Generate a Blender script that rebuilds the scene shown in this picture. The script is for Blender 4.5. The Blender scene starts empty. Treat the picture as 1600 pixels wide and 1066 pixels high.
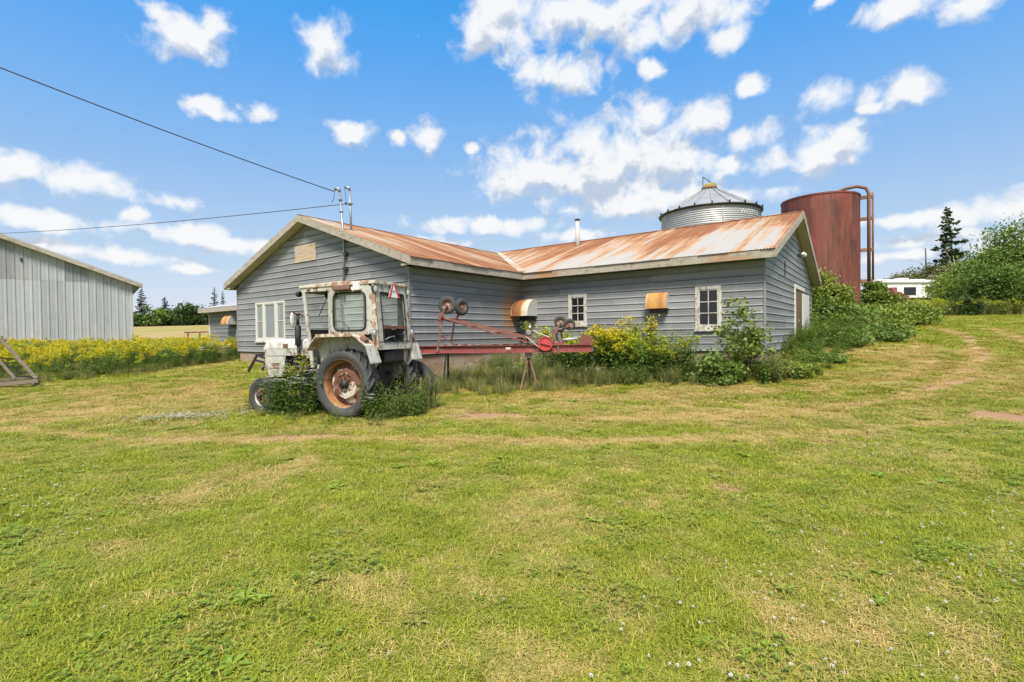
import bpy, bmesh, math, random
import numpy as np
from mathutils import Vector, Matrix, Euler

R = math.radians
random.seed(7)
rng = np.random.default_rng(11)
scene = bpy.context.scene
COL = scene.collection

# ------------------------------------------------------------------ camera
F_PX = 784.4                    # focal length in pixels of a 1600 px wide frame
PITCH, ROLL, YAW = 0.0150, 0.0128, -0.6403
CAM = np.array([20.336, -9.382, 0.572])
fwd = np.array([math.sin(YAW) * math.cos(PITCH), math.cos(YAW) * math.cos(PITCH), -math.sin(PITCH)])
rgt0 = np.array([math.cos(YAW), -math.sin(YAW), 0.0])
up0 = np.cross(rgt0, fwd)
rgt = rgt0 * math.cos(ROLL) - up0 * math.sin(ROLL)
upv = rgt0 * math.sin(ROLL) + up0 * math.cos(ROLL)
cd = bpy.data.cameras.new('camera')
cam = bpy.data.objects.new('camera', cd)
COL.objects.link(cam)
cd.sensor_width = 36.0
cd.lens = F_PX / 1600 * 36
cd.clip_start = 0.05
cd.clip_end = 5000
M = Matrix(((rgt[0], upv[0], -fwd[0], CAM[0]), (rgt[1], upv[1], -fwd[1], CAM[1]), (rgt[2], upv[2], -fwd[2], CAM[2]), (0, 0, 0, 1)))
cam.matrix_world = M
scene.camera = cam

# ------------------------------------------------------------------ exposure
scene.view_settings.view_transform = 'Standard'
scene.view_settings.look = 'None'
scene.view_settings.exposure = 1.4
scene.view_settings.gamma = 1.0
scene.cycles.use_denoising = True
scene.cycles.use_adaptive_sampling = True
scene.cycles.adaptive_threshold = 0.025
scene.cycles.max_bounces = 6
scene.cycles.diffuse_bounces = 3
scene.cycles.glossy_bounces = 3
scene.cycles.transparent_max_bounces = 12

# survey helpers: real positions in the yard from directions and distances
HF = np.array([math.sin(YAW), math.cos(YAW)])       # horizontal forward
HR = np.array([math.cos(YAW), -math.sin(YAW)])      # horizontal right
def ray(px, py):
    return fwd + rgt * ((px - 800) / F_PX) + upv * ((533 - py) / F_PX)
def at(px, py, dep):
    return CAM + ray(px, py) * dep
def on_v(px, py, v):
    d = ray(px, py); return CAM + d * ((v - CAM[1]) / d[1])
def on_u(px, py, u):
    d = ray(px, py); return CAM + d * ((u - CAM[0]) / d[0])
def yard(lat, dep):
    return CAM[0] + HR[0] * lat + HF[0] * dep, CAM[1] + HR[1] * lat + HF[1] * dep
def latdep(x, y):
    dx, dy = x - CAM[0], y - CAM[1]
    return dx * HR[0] + dy * HR[1], dx * HF[0] + dy * HF[1]

# ------------------------------------------------------------------ world
SUN_EL = R(54)
# sun behind the camera
sun_h = HR * -0.08 - HF * 0.97
sun_h = sun_h / np.linalg.norm(sun_h)
sun_dir = np.array([sun_h[0] * math.cos(SUN_EL), sun_h[1] * math.cos(SUN_EL), math.sin(SUN_EL)])
world = bpy.data.worlds.new('World'); scene.world = world
world.use_nodes = True
wn, wl = world.node_tree.nodes, world.node_tree.links
wn.clear()
def N(tree, t, **kw):
    n = tree.nodes.new(t)
    for k, v in kw.items():
        if k.startswith('i_'):
            n.inputs[k[2:]].default_value = v
        elif k.startswith('n') and k[1:].isdigit():
            n.inputs[int(k[1:])].default_value = v
        else:
            setattr(n, k, v)
    return n
WT = world.node_tree
SKY_S = 0.11
SKY_K = 1.0 / (SKY_S * 2 ** scene.view_settings.exposure)     # sky brightness as the film shows it
# clouds: a density over directions, used twice (cloud itself, and the shade its upper part throws on its base)
CL = [  # px, py, half width, half height (pixels of the wide frame at its centre)
 (295, 55, 62, 42), (255, 25, 30, 14), (510, 68, 40, 42), (330, 172, 42, 14), (405, 177, 34, 14), (548, 207, 38, 20), (668, 215, 32, 22), (622, 215, 22, 12),
 (30, 260, 62, 24), (130, 285, 80, 26), (270, 315, 44, 15), (50, 343, 75, 17), (213, 340, 24, 14), (290, 368, 95, 17), (370, 382, 60, 16), (60, 385, 110, 14), (195, 400, 90, 13), (310, 422, 42, 9),
 (780, 50, 75, 42), (800, 10, 70, 40), (930, 25, 130, 45), (1060, 25, 110, 40), (1140, 60, 40, 26), (880, 112, 80, 30), (1020, 105, 20, 16), (1172, 137, 26, 16), (1287, 148, 38, 28), (1408, 140, 50, 32), (1357, 172, 16, 9),
 (1405, 12, 46, 24), (1512, 8, 44, 20), (1285, 5, 22, 10),
 (1010, 180, 58, 30), (1090, 190, 66, 32), (1160, 215, 55, 22), (860, 268, 120, 48), (950, 262, 150, 58), (1050, 254, 95, 42), (1135, 258, 24, 16), (1000, 315, 130, 26), (1275, 240, 78, 32), (1310, 215, 34, 20),
 (770, 352, 110, 15), (900, 368, 70, 12), (700, 380, 70, 10), (740, 231, 14, 8), (1400, 345, 120, 11), (1560, 330, 90, 24), (1480, 372, 150, 12), (1580, 380, 90, 20), (1400, 400, 120, 10), (560, 375, 30, 8), (1150, 310, 70, 14), (640, 400, 90, 9),
]
blobs = []
for (px, py, hw, hh) in CL:
    d = ray(px, py); L = np.linalg.norm(d); d = d / L
    s = 1.0 / (F_PX * L)
    k = 1.0 / L
    blobs.append((d, hw * s * (0.6 + 0.4 * k), hh * s))
cg = bpy.data.node_groups.new('cloud_density', 'ShaderNodeTree')
cg.interface.new_socket('Direction', in_out='INPUT', socket_type='NodeSocketVector')
cg.interface.new_socket('Density', in_out='OUTPUT', socket_type='NodeSocketFloat')
gi = N(cg, 'NodeGroupInput'); go = N(cg, 'NodeGroupOutput')
wob = N(cg, 'ShaderNodeTexNoise', noise_dimensions='3D'); wob.inputs['Scale'].default_value = 14; wob.inputs['Detail'].default_value = 4; wob.inputs['Roughness'].default_value = 0.6
cg.links.new(gi.outputs[0], wob.inputs['Vector'])
wsub = N(cg, 'ShaderNodeVectorMath', operation='SUBTRACT'); wsub.inputs[1].default_value = (0.5, 0.5, 0.5)
cg.links.new(wob.outputs['Color'], wsub.inputs[0])
wsc = N(cg, 'ShaderNodeVectorMath', operation='MULTIPLY_ADD'); wsc.inputs[1].default_value = (0.045, 0.045, 0.024)
cg.links.new(wsub.outputs[0], wsc.inputs[0]); cg.links.new(gi.outputs[0], wsc.inputs[2])
prev = None
for (d, rw, rh) in blobs:
    z = Vector(d); x = Vector((0, 0, 1)).cross(z); x.normalize(); y = z.cross(x)
    m = Matrix((x, y, z)).transposed()
    mp = N(cg, 'ShaderNodeMapping', vector_type='TEXTURE')
    mp.inputs['Location'].default_value = d
    mp.inputs['Rotation'].default_value = m.to_euler()
    mp.inputs['Scale'].default_value = (rw, rh, 0.5)
    cg.links.new(wsc.outputs[0], mp.inputs['Vector'])
    ln = N(cg, 'ShaderNodeVectorMath', operation='LENGTH')
    cg.links.new(mp.outputs[0], ln.inputs[0])
    if prev is None:
        prev = ln.outputs['Value']
    else:
        mn = N(cg, 'ShaderNodeMath', operation='SMOOTH_MIN'); mn.inputs[2].default_value = 0.25
        cg.links.new(prev, mn.inputs[0]); cg.links.new(ln.outputs['Value'], mn.inputs[1])
        prev = mn.outputs[0]
# the same broken cumulus goes on all round the sky outside this part of it
far = N(cg, 'ShaderNodeTexNoise', noise_dimensions='3D'); far.inputs['Scale'].default_value = 5.5; far.inputs['Detail'].default_value = 2
fst = N(cg, 'ShaderNodeVectorMath', operation='MULTIPLY'); fst.inputs[1].default_value = (1, 1, 2.2)
cg.links.new(gi.outputs[0], fst.inputs[0]); cg.links.new(fst.outputs[0], far.inputs['Vector'])
fd_ = N(cg, 'ShaderNodeVectorMath', operation='DOT_PRODUCT'); fd_.inputs[1].default_value = fwd
cg.links.new(gi.outputs[0], fd_.inputs[0])
fm = N(cg, 'ShaderNodeMapRange'); fm.inputs['From Min'].default_value = 0.58; fm.inputs['From Max'].default_value = 0.68; fm.inputs['To Max'].default_value = 3.0
cg.links.new(fd_.outputs['Value'], fm.inputs['Value'])
fa = N(cg, 'ShaderNodeMath', operation='MULTIPLY_ADD'); fa.inputs[1].default_value = -6.5; fa.inputs[2].default_value = 4.6
cg.links.new(far.outputs['Fac'], fa.inputs[0])
fb_ = N(cg, 'ShaderNodeMath', operation='ADD'); cg.links.new(fa.outputs[0], fb_.inputs[0]); cg.links.new(fm.outputs[0], fb_.inputs[1])
fc_ = N(cg, 'ShaderNodeMath', operation='MAXIMUM'); fc_.inputs[1].default_value = 0.0; cg.links.new(fb_.outputs[0], fc_.inputs[0])
fmin = N(cg, 'ShaderNodeMath', operation='MINIMUM'); cg.links.new(prev, fmin.inputs[0]); cg.links.new(fc_.outputs[0], fmin.inputs[1])
prev = fmin.outputs[0]
nz = N(cg, 'ShaderNodeTexNoise', noise_dimensions='3D'); nz.inputs['Scale'].default_value = 19; nz.inputs['Detail'].default_value = 9; nz.inputs['Roughness'].default_value = 0.56; nz.inputs['Distortion'].default_value = 0.3
cg.links.new(gi.outputs[0], nz.inputs['Vector'])
m1 = N(cg, 'ShaderNodeMath', operation='MULTIPLY_ADD'); m1.inputs[1].default_value = 3.0; m1.inputs[2].default_value = -0.36
cg.links.new(nz.outputs['Fac'], m1.inputs[0])
m2 = N(cg, 'ShaderNodeMath', operation='SUBTRACT')
cg.links.new(m1.outputs[0], m2.inputs[0]); cg.links.new(prev, m2.inputs[1])
cg.links.new(m2.outputs[0], go.inputs[0])

tc = N(WT, 'ShaderNodeTexCoord')
sky = N(WT, 'ShaderNodeTexSky', sky_type='NISHITA')
sky.sun_disc = False
sky.sun_elevation = SUN_EL
sky.sun_rotation = math.atan2(sun_dir[0], sun_dir[1])
sky.altitude = 20
sky.air_density = 1.0; sky.dust_density = 0.6; sky.ozone_density = 1.6
d1 = N(WT, 'ShaderNodeGroup', node_tree=cg)
WT.links.new(tc.outputs['Generated'], d1.inputs[0])
off = N(WT, 'ShaderNodeVectorMath', operation='ADD'); off.inputs[1].default_value = (sun_dir[0] * 0.006, sun_dir[1] * 0.006, 0.030)
WT.links.new(tc.outputs['Generated'], off.inputs[0])
d2 = N(WT, 'ShaderNodeGroup', node_tree=cg)
WT.links.new(off.outputs[0], d2.inputs[0])
al = N(WT, 'ShaderNodeMapRange', interpolation_type='SMOOTHSTEP'); al.inputs['From Min'].default_value = -0.15; al.inputs['From Max'].default_value = 0.80; al.inputs['To Max'].default_value = 0.97
WT.links.new(d1.outputs[0], al.inputs['Value'])
sh = N(WT, 'ShaderNodeMapRange', interpolation_type='SMOOTHSTEP'); sh.inputs['From Min'].default_value = 0.25; sh.inputs['From Max'].default_value = 1.45
sd_ = N(WT, 'ShaderNodeMath', operation='SUBTRACT'); WT.links.new(d2.outputs[0], sd_.inputs[0]); WT.links.new(d1.outputs[0], sd_.inputs[1])
sm_ = N(WT, 'ShaderNodeMath', operation='MULTIPLY_ADD'); sm_.inputs[1].default_value = 0.9; WT.links.new(sd_.outputs[0], sm_.inputs[0]); WT.links.new(d2.outputs[0], sm_.inputs[2])
WT.links.new(sm_.outputs[0], sh.inputs['Value'])
ccol = N(WT, 'ShaderNodeMix', data_type='RGBA')
ccol.inputs['A'].default_value = [k * SKY_K for k in (0.95, 0.96, 0.97)] + [1]; ccol.inputs['B'].default_value = [k * SKY_K for k in (0.55, 0.62, 0.74)] + [1]
WT.links.new(sh.outputs[0], ccol.inputs['Factor'])
cmix = N(WT, 'ShaderNodeMix', data_type='RGBA')
# the photograph's rich blue: each channel of the sky texture on its own gentle curve
ssep = N(WT, 'ShaderNodeSeparateColor'); scom = N(WT, 'ShaderNodeCombineColor')
WT.links.new(sky.outputs[0], ssep.inputs[0])
for i_, (b_, k_, lo_) in enumerate(((0.070, 0.375, 0.055), (0.215, 0.295, 0.20), (0.86, 0.01, 0.2))):
    lg_ = N(WT, 'ShaderNodeMath', operation='LOGARITHM'); lg_.inputs[1].default_value = math.e; WT.links.new(ssep.outputs[i_], lg_.inputs[0])
    ma_ = N(WT, 'ShaderNodeMath', operation='MULTIPLY_ADD'); ma_.inputs[1].default_value = k_ * SKY_K; ma_.inputs[2].default_value = b_ * SKY_K; WT.links.new(lg_.outputs[0], ma_.inputs[0])
    mx_ = N(WT, 'ShaderNodeMath', operation='MAXIMUM'); mx_.inputs[1].default_value = lo_ * SKY_K; WT.links.new(ma_.outputs[0], mx_.inputs[0])
    WT.links.new(mx_.outputs[0], scom.inputs[i_])
WT.links.new(al.outputs[0], cmix.inputs['Factor']); WT.links.new(scom.outputs[0], cmix.inputs['A']); WT.links.new(ccol.outputs['Result'], cmix.inputs['B'])
bg = N(WT, 'ShaderNodeBackground'); bg.inputs['Strength'].default_value = SKY_S
WT.links.new(cmix.outputs['Result'], bg.inputs['Color'])
wo = N(WT, 'ShaderNodeOutputWorld')
WT.links.new(bg.outputs[0], wo.inputs['Surface'])
world.cycles.sampling_method = 'MANUAL'
world.cycles.sample_map_resolution = 512

# ------------------------------------------------------------------ sun, softened by thin cloud
sl = bpy.data.lights.new('sun', 'SUN'); sl.energy = 2.6; sl.angle = R(16); sl.color = (1.0, 0.93, 0.80)
sun = bpy.data.objects.new('sun', sl); COL.objects.link(sun)
sun.rotation_euler = Vector(-sun_dir).to_track_quat('-Z', 'Y').to_euler()
sun.location = (20, -20, 40)

# ================================================================== helpers
def tag(o, label=None, cat=None, group=None, kind=None):
    if label: o['label'] = label
    if cat: o['category'] = cat
    if group: o['group'] = group
    if kind: o['kind'] = kind
    return o
def empty(name, loc=(0, 0, 0), rz=0.0, label=None, cat=None, group=None):
    o = bpy.data.objects.new(name, None); COL.objects.link(o)
    o.location = loc; o.rotation_euler = (0, 0, rz); o.empty_display_size = 0.2
    return tag(o, label, cat, group)
def link(name, me, mat, parent=None, smooth=False):
    o = bpy.data.objects.new(name, me); COL.objects.link(o)
    if mat is not None and len(me.materials) == 0:
        for m in (mat if isinstance(mat, (list, tuple)) else [mat]):
            me.materials.append(m)
    if parent is not None: o.parent = parent
    if smooth:
        me.polygons.foreach_set('use_smooth', [True] * len(me.polygons))
    return o
class MB:
    def __init__(s): s.v = []; s.f = []; s.mi = []; s.m = 0
    def add(s, vs, fs):
        b = len(s.v); s.v += [tuple(map(float, p)) for p in vs]
        s.f += [tuple(b + i for i in f) for f in fs]; s.mi += [s.m] * len(fs); return s
    def box(s, c, size, rot=None):
        x, y, z = [k / 2 for k in size]
        P = [Vector((a * x, b * y, d * z)) for a in (-1, 1) for b in (-1, 1) for d in (-1, 1)]
        if rot is not None:
            E = rot if isinstance(rot, Matrix) else Euler(rot).to_matrix()
            P = [E @ p for p in P]
        P = [p + Vector(c) for p in P]
        return s.add(P, [(0, 1, 3, 2), (4, 6, 7, 5), (0, 4, 5, 1), (2, 3, 7, 6), (0, 2, 6, 4), (1, 5, 7, 3)])
    def bb(s, a, b):
        a = np.minimum(a, b), np.maximum(a, b)
        return s.box((a[0] + a[1]) / 2, a[1] - a[0])
    def bar(s, a, b, w, h, upd=(0, 0, 1)):
        a, b = Vector(a), Vector(b); d = b - a; L = d.length; z = d.normalized()
        x = Vector(upd).cross(z)
        if x.length < 1e-4: x = Vector((1, 0, 0)).cross(z)
        x.normalize(); y = z.cross(x)
        return s.box((a + b) / 2, (w, h, L), Matrix((x, y, z)).transposed())
    def tube(s, path, r, n=8, cap=True):
        path = [Vector(p) for p in path]; k = len(path)
        rs = r if isinstance(r, (list, tuple)) else [r] * k
        rings = []; ref = None
        for i, p in enumerate(path):
            t = (path[min(i + 1, k - 1)] - path[max(i - 1, 0)]).normalized()
            if ref is None:
                ref = Vector((0, 0, 1)).cross(t)
                if ref.length < 1e-3: ref = Vector((1, 0, 0)).cross(t)
            x = (ref - t * ref.dot(t)).normalized(); ref = x; y = t.cross(x)
            rings.append([p + (x * math.cos(2 * math.pi * j / n) + y * math.sin(2 * math.pi * j / n)) * rs[i] for j in range(n)])
        vs = [p for q in rings for p in q]; fs = []
        for i in range(k - 1):
            for j in range(n):
                fs.append((i * n + j, i * n + (j + 1) % n, (i + 1) * n + (j + 1) % n, (i + 1) * n + j))
        if cap: fs += [tuple(range(n))[::-1], tuple(range((k - 1) * n, k * n))]
        return s.add(vs, fs)
    def lathe(s, prof, c=(0, 0, 0), axis='Y', n=24, closed=False):
        # prof: list of (radius, offset along the axis)
        vs = []; k = len(prof)
        for j in range(n):
            a = 2 * math.pi * j / n; ca, sa = math.cos(a), math.sin(a)
            for (r, o) in prof:
                p = {'Y': (r * ca, o, r * sa), 'Z': (r * ca, r * sa, o), 'X': (o, r * ca, r * sa)}[axis]
                vs.append((p[0] + c[0], p[1] + c[1], p[2] + c[2]))
        fs = []
        for j in range(n):
            j2 = (j + 1) % n
            for i in range(k if closed else k - 1):
                i2 = (i + 1) % k
                fs.append((j * k + i, j * k + i2, j2 * k + i2, j2 * k + i))
        return s.add(vs, fs)
    def prism(s, poly, vec):
        # poly: planar list of 3D points, extruded by vec
        n = len(poly); v = Vector(vec); P = [Vector(p) for p in poly]
        vs = P + [p + v for p in P]
        fs = [tuple(range(n))[::-1], tuple(range(n, 2 * n))] + [(i, (i + 1) % n, n + (i + 1) % n, n + i) for i in range(n)]
        return s.add(vs, fs)
    def sphere(s, c, r, n=8, m=6, sc=(1, 1, 1)):
        prof = [(math.sin(math.pi * i / m) * r + 1e-5, -math.cos(math.pi * i / m) * r) for i in range(m + 1)]
        b = len(s.v); s.lathe(prof, (0, 0, 0), 'Z', n)
        for i in range(b, len(s.v)):
            p = s.v[i]; s.v[i] = (p[0] * sc[0] + c[0], p[1] * sc[1] + c[1], p[2] * sc[2] + c[2])
        return s
    def mesh(s, name='mesh', recalc=True):
        me = bpy.data.meshes.new(name); me.from_pydata(s.v, [], s.f); me.update()
        if recalc and len(s.f) < 60000:
            bm = bmesh.new(); bm.from_mesh(me); bmesh.ops.recalc_face_normals(bm, faces=bm.faces); bm.to_mesh(me); bm.free()
        if any(s.mi): me.polygons.foreach_set('material_index', s.mi)
        return me
    def build(s, name, mat, parent=None, smooth=False, bevel=0.0):
        o = link(name, s.mesh(name), mat, parent, smooth)
        if bevel:
            b = o.modifiers.new('bevel', 'BEVEL'); b.width = bevel; b.segments = 2; b.limit_method = 'ANGLE'; b.angle_limit = R(40)
        return o

# value noise in python for layout maps
_perm = np.random.default_rng(3).random((64, 64))
def vnoise(x, y):
    x = np.asarray(x, float); y = np.asarray(y, float)
    xi, yi = np.floor(x).astype(int), np.floor(y).astype(int); fx, fy = x - xi, y - yi
    fx = fx * fx * (3 - 2 * fx); fy = fy * fy * (3 - 2 * fy)
    g = lambda a, b: _perm[a % 64, b % 64]
    return (g(xi, yi) * (1 - fx) + g(xi + 1, yi) * fx) * (1 - fy) + (g(xi, yi + 1) * (1 - fx) + g(xi + 1, yi + 1) * fx) * fy
def fbm(x, y, o=4):
    t = 0; a = 0.5; n = 0
    for i in range(o):
        t = t + a * vnoise(x * 2 ** i + 17 * i, y * 2 ** i + 5 * i); n += a; a *= 0.5
    return t / n
def sstep(a, b, x):
    t = np.clip((np.asarray(x, float) - a) / (b - a), 0, 1); return t * t * (3 - 2 * t)

# ================================================================== materials
def new_mat(name):
    m = bpy.data.materials.new(name); m.use_nodes = True
    t = m.node_tree; t.nodes.clear()
    out = N(t, 'ShaderNodeOutputMaterial'); b = N(t, 'ShaderNodeBsdfPrincipled')
    t.links.new(b.outputs[0], out.inputs[0])
    return m, t, b
def c4(c): return (c[0], c[1], c[2], 1.0)
def noise(t, vec, scale, detail=4, rough=0.6, dist=0.0):
    n = N(t, 'ShaderNodeTexNoise'); n.inputs['Scale'].default_value = scale; n.inputs['Detail'].default_value = detail
    n.inputs['Roughness'].default_value = rough; n.inputs['Distortion'].default_value = dist
    t.links.new(vec, n.inputs['Vector']); return n.outputs['Fac']
def rng_(t, val, a, b, lo=0.0, hi=1.0, smooth=True):
    n = N(t, 'ShaderNodeMapRange', interpolation_type='SMOOTHSTEP' if smooth else 'LINEAR')
    for k, v in (('From Min', a), ('From Max', b), ('To Min', lo), ('To Max', hi)): n.inputs[k].default_value = v
    t.links.new(val, n.inputs['Value']); return n.outputs[0]
def mixc(t, fac, A, B, mode='MIX'):
    n = N(t, 'ShaderNodeMix', data_type='RGBA', blend_type=mode)
    for k, v in (('Factor', fac), ('A', A), ('B', B)):
        if isinstance(v, bpy.types.NodeSocket): t.links.new(v, n.inputs[k])
        elif k == 'Factor': n.inputs[k].default_value = v
        else: n.inputs[k].default_value = c4(v)
    return n.outputs['Result']
def math_(t, op, a, b=None, c=None):
    n = N(t, 'ShaderNodeMath', operation=op)
    for i, v in enumerate((a, b, c)):
        if v is None: continue
        if isinstance(v, bpy.types.NodeSocket): t.links.new(v, n.inputs[i])
        else: n.inputs[i].default_value = v
    return n.outputs[0]
def coords(t, kind='Object', scale=(1, 1, 1), rot=(0, 0, 0)):
    if kind == 'World': s = N(t, 'ShaderNodeNewGeometry').outputs['Position']
    else: s = N(t, 'ShaderNodeTexCoord').outputs[kind]
    if scale != (1, 1, 1) or rot != (0, 0, 0):
        m = N(t, 'ShaderNodeMapping'); m.inputs['Scale'].default_value = scale; m.inputs['Rotation'].default_value = rot
        t.links.new(s, m.inputs['Vector']); s = m.outputs[0]
    return s
def bump(t, b, h, strength=0.3, dist=0.01):
    n = N(t, 'ShaderNodeBump'); n.inputs['Strength'].default_value = strength; n.inputs['Distance'].default_value = dist
    t.links.new(h, n.inputs['Height']); t.links.new(n.outputs[0], b.inputs['Normal'])
def weathered(name, base, layers=(), rough=0.6, metal=0.0, vary=0.15, vscale=3.0, bumpy=0.15, bscale=40.0, space='Object', obj_random=0.0):
    """base colour with soft variation, then layers (colour, scale xyz, threshold low, threshold high)"""
    m, t, b = new_mat(name)
    v = coords(t, space)
    n = noise(t, v, vscale, 5)
    col = mixc(t, n, [k * (1 - vary) for k in base], [min(1, k * (1 + vary)) for k in base])
    for (lc, sc, lo, hi) in layers:
        vv = coords(t, space, sc)
        f = rng_(t, noise(t, vv, 1.0, 6, 0.65), lo, hi)
        col = mixc(t, f, col, lc)
    if obj_random:
        oi = N(t, 'ShaderNodeObjectInfo')
        k = rng_(t, oi.outputs['Random'], 0, 1, 1 - obj_random, 1 + obj_random, False)
        cc = N(t, 'ShaderNodeCombineColor'); 
        for i in range(3): t.links.new(k, cc.inputs[i])
        col = mixc(t, 1.0, col, cc.outputs[0], 'MULTIPLY')
    t.links.new(col, b.inputs['Base Color'])
    b.inputs['Roughness'].default_value = rough; b.inputs['Metallic'].default_value = metal
    if bumpy: bump(t, b, noise(t, v, bscale, 4), bumpy)
    return m
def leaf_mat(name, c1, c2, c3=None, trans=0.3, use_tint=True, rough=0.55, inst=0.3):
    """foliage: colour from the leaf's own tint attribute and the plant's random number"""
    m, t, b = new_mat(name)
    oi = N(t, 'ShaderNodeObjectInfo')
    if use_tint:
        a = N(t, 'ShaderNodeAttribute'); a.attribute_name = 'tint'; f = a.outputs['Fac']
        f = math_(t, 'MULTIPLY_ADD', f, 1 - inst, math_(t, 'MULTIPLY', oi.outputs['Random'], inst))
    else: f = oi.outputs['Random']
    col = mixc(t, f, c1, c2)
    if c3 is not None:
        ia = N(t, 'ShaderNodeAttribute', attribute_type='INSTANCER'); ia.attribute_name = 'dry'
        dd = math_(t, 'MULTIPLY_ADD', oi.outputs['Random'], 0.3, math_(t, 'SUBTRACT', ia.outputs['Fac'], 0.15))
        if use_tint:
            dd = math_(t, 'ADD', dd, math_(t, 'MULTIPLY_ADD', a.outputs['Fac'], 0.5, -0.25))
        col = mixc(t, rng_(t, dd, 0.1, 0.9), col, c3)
    t.links.new(col, b.inputs['Base Color'])
    b.inputs['Roughness'].default_value = rough
    b.inputs['Specular IOR Level'].default_value = 0.25
    tr = N(t, 'ShaderNodeBsdfTranslucent')
    t.links.new(mixc(t, 1.0, col, (1.25, 1.15, 0.6), 'MULTIPLY'), tr.inputs['Color'])
    ms = N(t, 'ShaderNodeMixShader'); ms.inputs[0].default_value = trans
    t.links.new(b.outputs[0], ms.inputs[1]); t.links.new(tr.outputs[0], ms.inputs[2])
    t.links.new(ms.outputs[0], t.nodes['Material Output'].inputs[0])
    return m
def glass_mat(name, tint, alpha=0.35, rough=0.05):
    m, t, b = new_mat(name)
    b.inputs['Base Color'].default_value = c4(tint); b.inputs['Roughness'].default_value = rough
    v = coords(t, 'Object')
    tr = N(t, 'ShaderNodeBsdfTransparent')
    ms = N(t, 'ShaderNodeMixShader')
    t.links.new(rng_(t, noise(t, v, 5, 4), 0.3, 0.8, alpha * 0.6, min(1, alpha * 1.5)), ms.inputs[0])
    t.links.new(tr.outputs[0], ms.inputs[1]); t.links.new(b.outputs[0], ms.inputs[2])
    t.links.new(ms.outputs[0], t.nodes['Material Output'].inputs[0])
    return m

MT = {}
# siding with a rust stain beside the corner vent
def siding_mat():
    m, t, b = new_mat('grey_siding')
    w = coords(t, 'World')
    n = noise(t, coords(t, 'World', (0.6, 0.6, 3.0)), 2.0, 6)
    col = mixc(t, n, (0.168, 0.173, 0.180), (0.278, 0.282, 0.290))
    f = rng_(t, noise(t, coords(t, 'World', (2.0, 2.0, 0.5)), 1.6, 7, 0.7), 0.52, 0.80, 0, 0.55)
    col = mixc(t, f, col, (0.38, 0.372, 0.35))
    f = rng_(t, noise(t, coords(t, 'World', (9, 9, 1.2)), 1.0, 6, 0.7), 0.58, 0.80, 0, 0.5)
    col = mixc(t, f, col, (0.15, 0.143, 0.135))
    f = rng_(t, noise(t, coords(t, 'World', (5, 5, 0.8)), 1.0, 6, 0.7), 0.60, 0.74, 0, 0.45)
    col = mixc(t, f, col, (0.22, 0.17, 0.12))
    oi = N(t, 'ShaderNodeObjectInfo')
    k = rng_(t, oi.outputs['Random'], 0, 1, 0.80, 1.16, False)
    cc = N(t, 'ShaderNodeCombineColor')
    for i in range(3): t.links.new(k, cc.inputs[i])
    col = mixc(t, 1.0, col, cc.outputs[0], 'MULTIPLY')
    # stain: orange, on the side wall near the inner corner
    mp = N(t, 'ShaderNodeMapping', vector_type='TEXTURE'); mp.inputs['Location'].default_value = (9.9, 4.55, 1.25); mp.inputs['Scale'].default_value = (0.25, 0.55, 0.85)
    t.links.new(w, mp.inputs['Vector'])
    ln = N(t, 'ShaderNodeVectorMath', operation='LENGTH'); t.links.new(mp.outputs[0], ln.inputs[0])
    s = math_(t, 'ADD', ln.outputs['Value'], math_(t, 'MULTIPLY_ADD', noise(t, coords(t, 'World', (4, 4, 1)), 2, 5), 0.8, -0.4))
    col = mixc(t, rng_(t, s, 0.35, 1.1, 0.75, 0), col, (0.33, 0.17, 0.07))
    t.links.new(col, b.inputs['Base Color'])
    b.inputs['Roughness'].default_value = 0.55
    bump(t, b, noise(t, coords(t, 'World', (2, 2, 30)), 3, 4), 0.08)
    return m
MT['siding'] = siding_mat()
MT['core'] = weathered('wall_core', (0.05, 0.05, 0.05))
MT['foundation'] = weathered('terracotta_foundation', (0.30, 0.19, 0.135), [((0.33, 0.29, 0.24), (1.2, 1.2, 3), 0.42, 0.62), ((0.16, 0.13, 0.10), (5, 5, 8), 0.52, 0.72)], rough=0.9)
MT['board'] = weathered('weathered_board', (0.35, 0.31, 0.26), [((0.22, 0.19, 0.16), (6, 6, 6), 0.45, 0.7), ((0.46, 0.43, 0.38), (2, 2, 8), 0.5, 0.75)], rough=0.85, obj_random=0.08)
MT['fascia_rust'] = weathered('stained_board', (0.35, 0.31, 0.26), [((0.36, 0.20, 0.09), (0.5, 0.5, 1.5), 0.50, 0.68), ((0.22, 0.19, 0.16), (6, 6, 6), 0.45, 0.7), ((0.46, 0.43, 0.38), (2, 2, 8), 0.55, 0.75)], rough=0.85, space='World')
MT['soffit'] = weathered('plywood_soffit', (0.40, 0.35, 0.24), [((0.30, 0.25, 0.17), (2, 6, 2), 0.5, 0.75)], rough=0.85)
MT['ply'] = weathered('plywood_patch', (0.44, 0.35, 0.25), [((0.30, 0.22, 0.15), (3, 3, 18), 0.48, 0.66), ((0.36, 0.34, 0.31), (4, 4, 4), 0.5, 0.7)], rough=0.85)
MT['white_paint'] = weathered('peeling_white_paint', (0.52, 0.50, 0.46), [((0.30, 0.25, 0.20), (14, 14, 5), 0.46, 0.62), ((0.20, 0.155, 0.12), (30, 30, 9), 0.58, 0.68)], rough=0.7)
MT['cream_trim'] = weathered('cream_trim', (0.56, 0.55, 0.51), [((0.5, 0.45, 0.36), (6, 6, 3), 0.6, 0.8)], rough=0.7)
MT['dark_pane'] = weathered('dark_window_glass', (0.012, 0.013, 0.015), rough=0.06, bumpy=0)
MT['curtain_pane'] = weathered('curtained_glass', (0.20, 0.23, 0.25), [((0.30, 0.32, 0.33), (14, 14, 1), 0.45, 0.7)], rough=0.1, bumpy=0)
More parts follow.
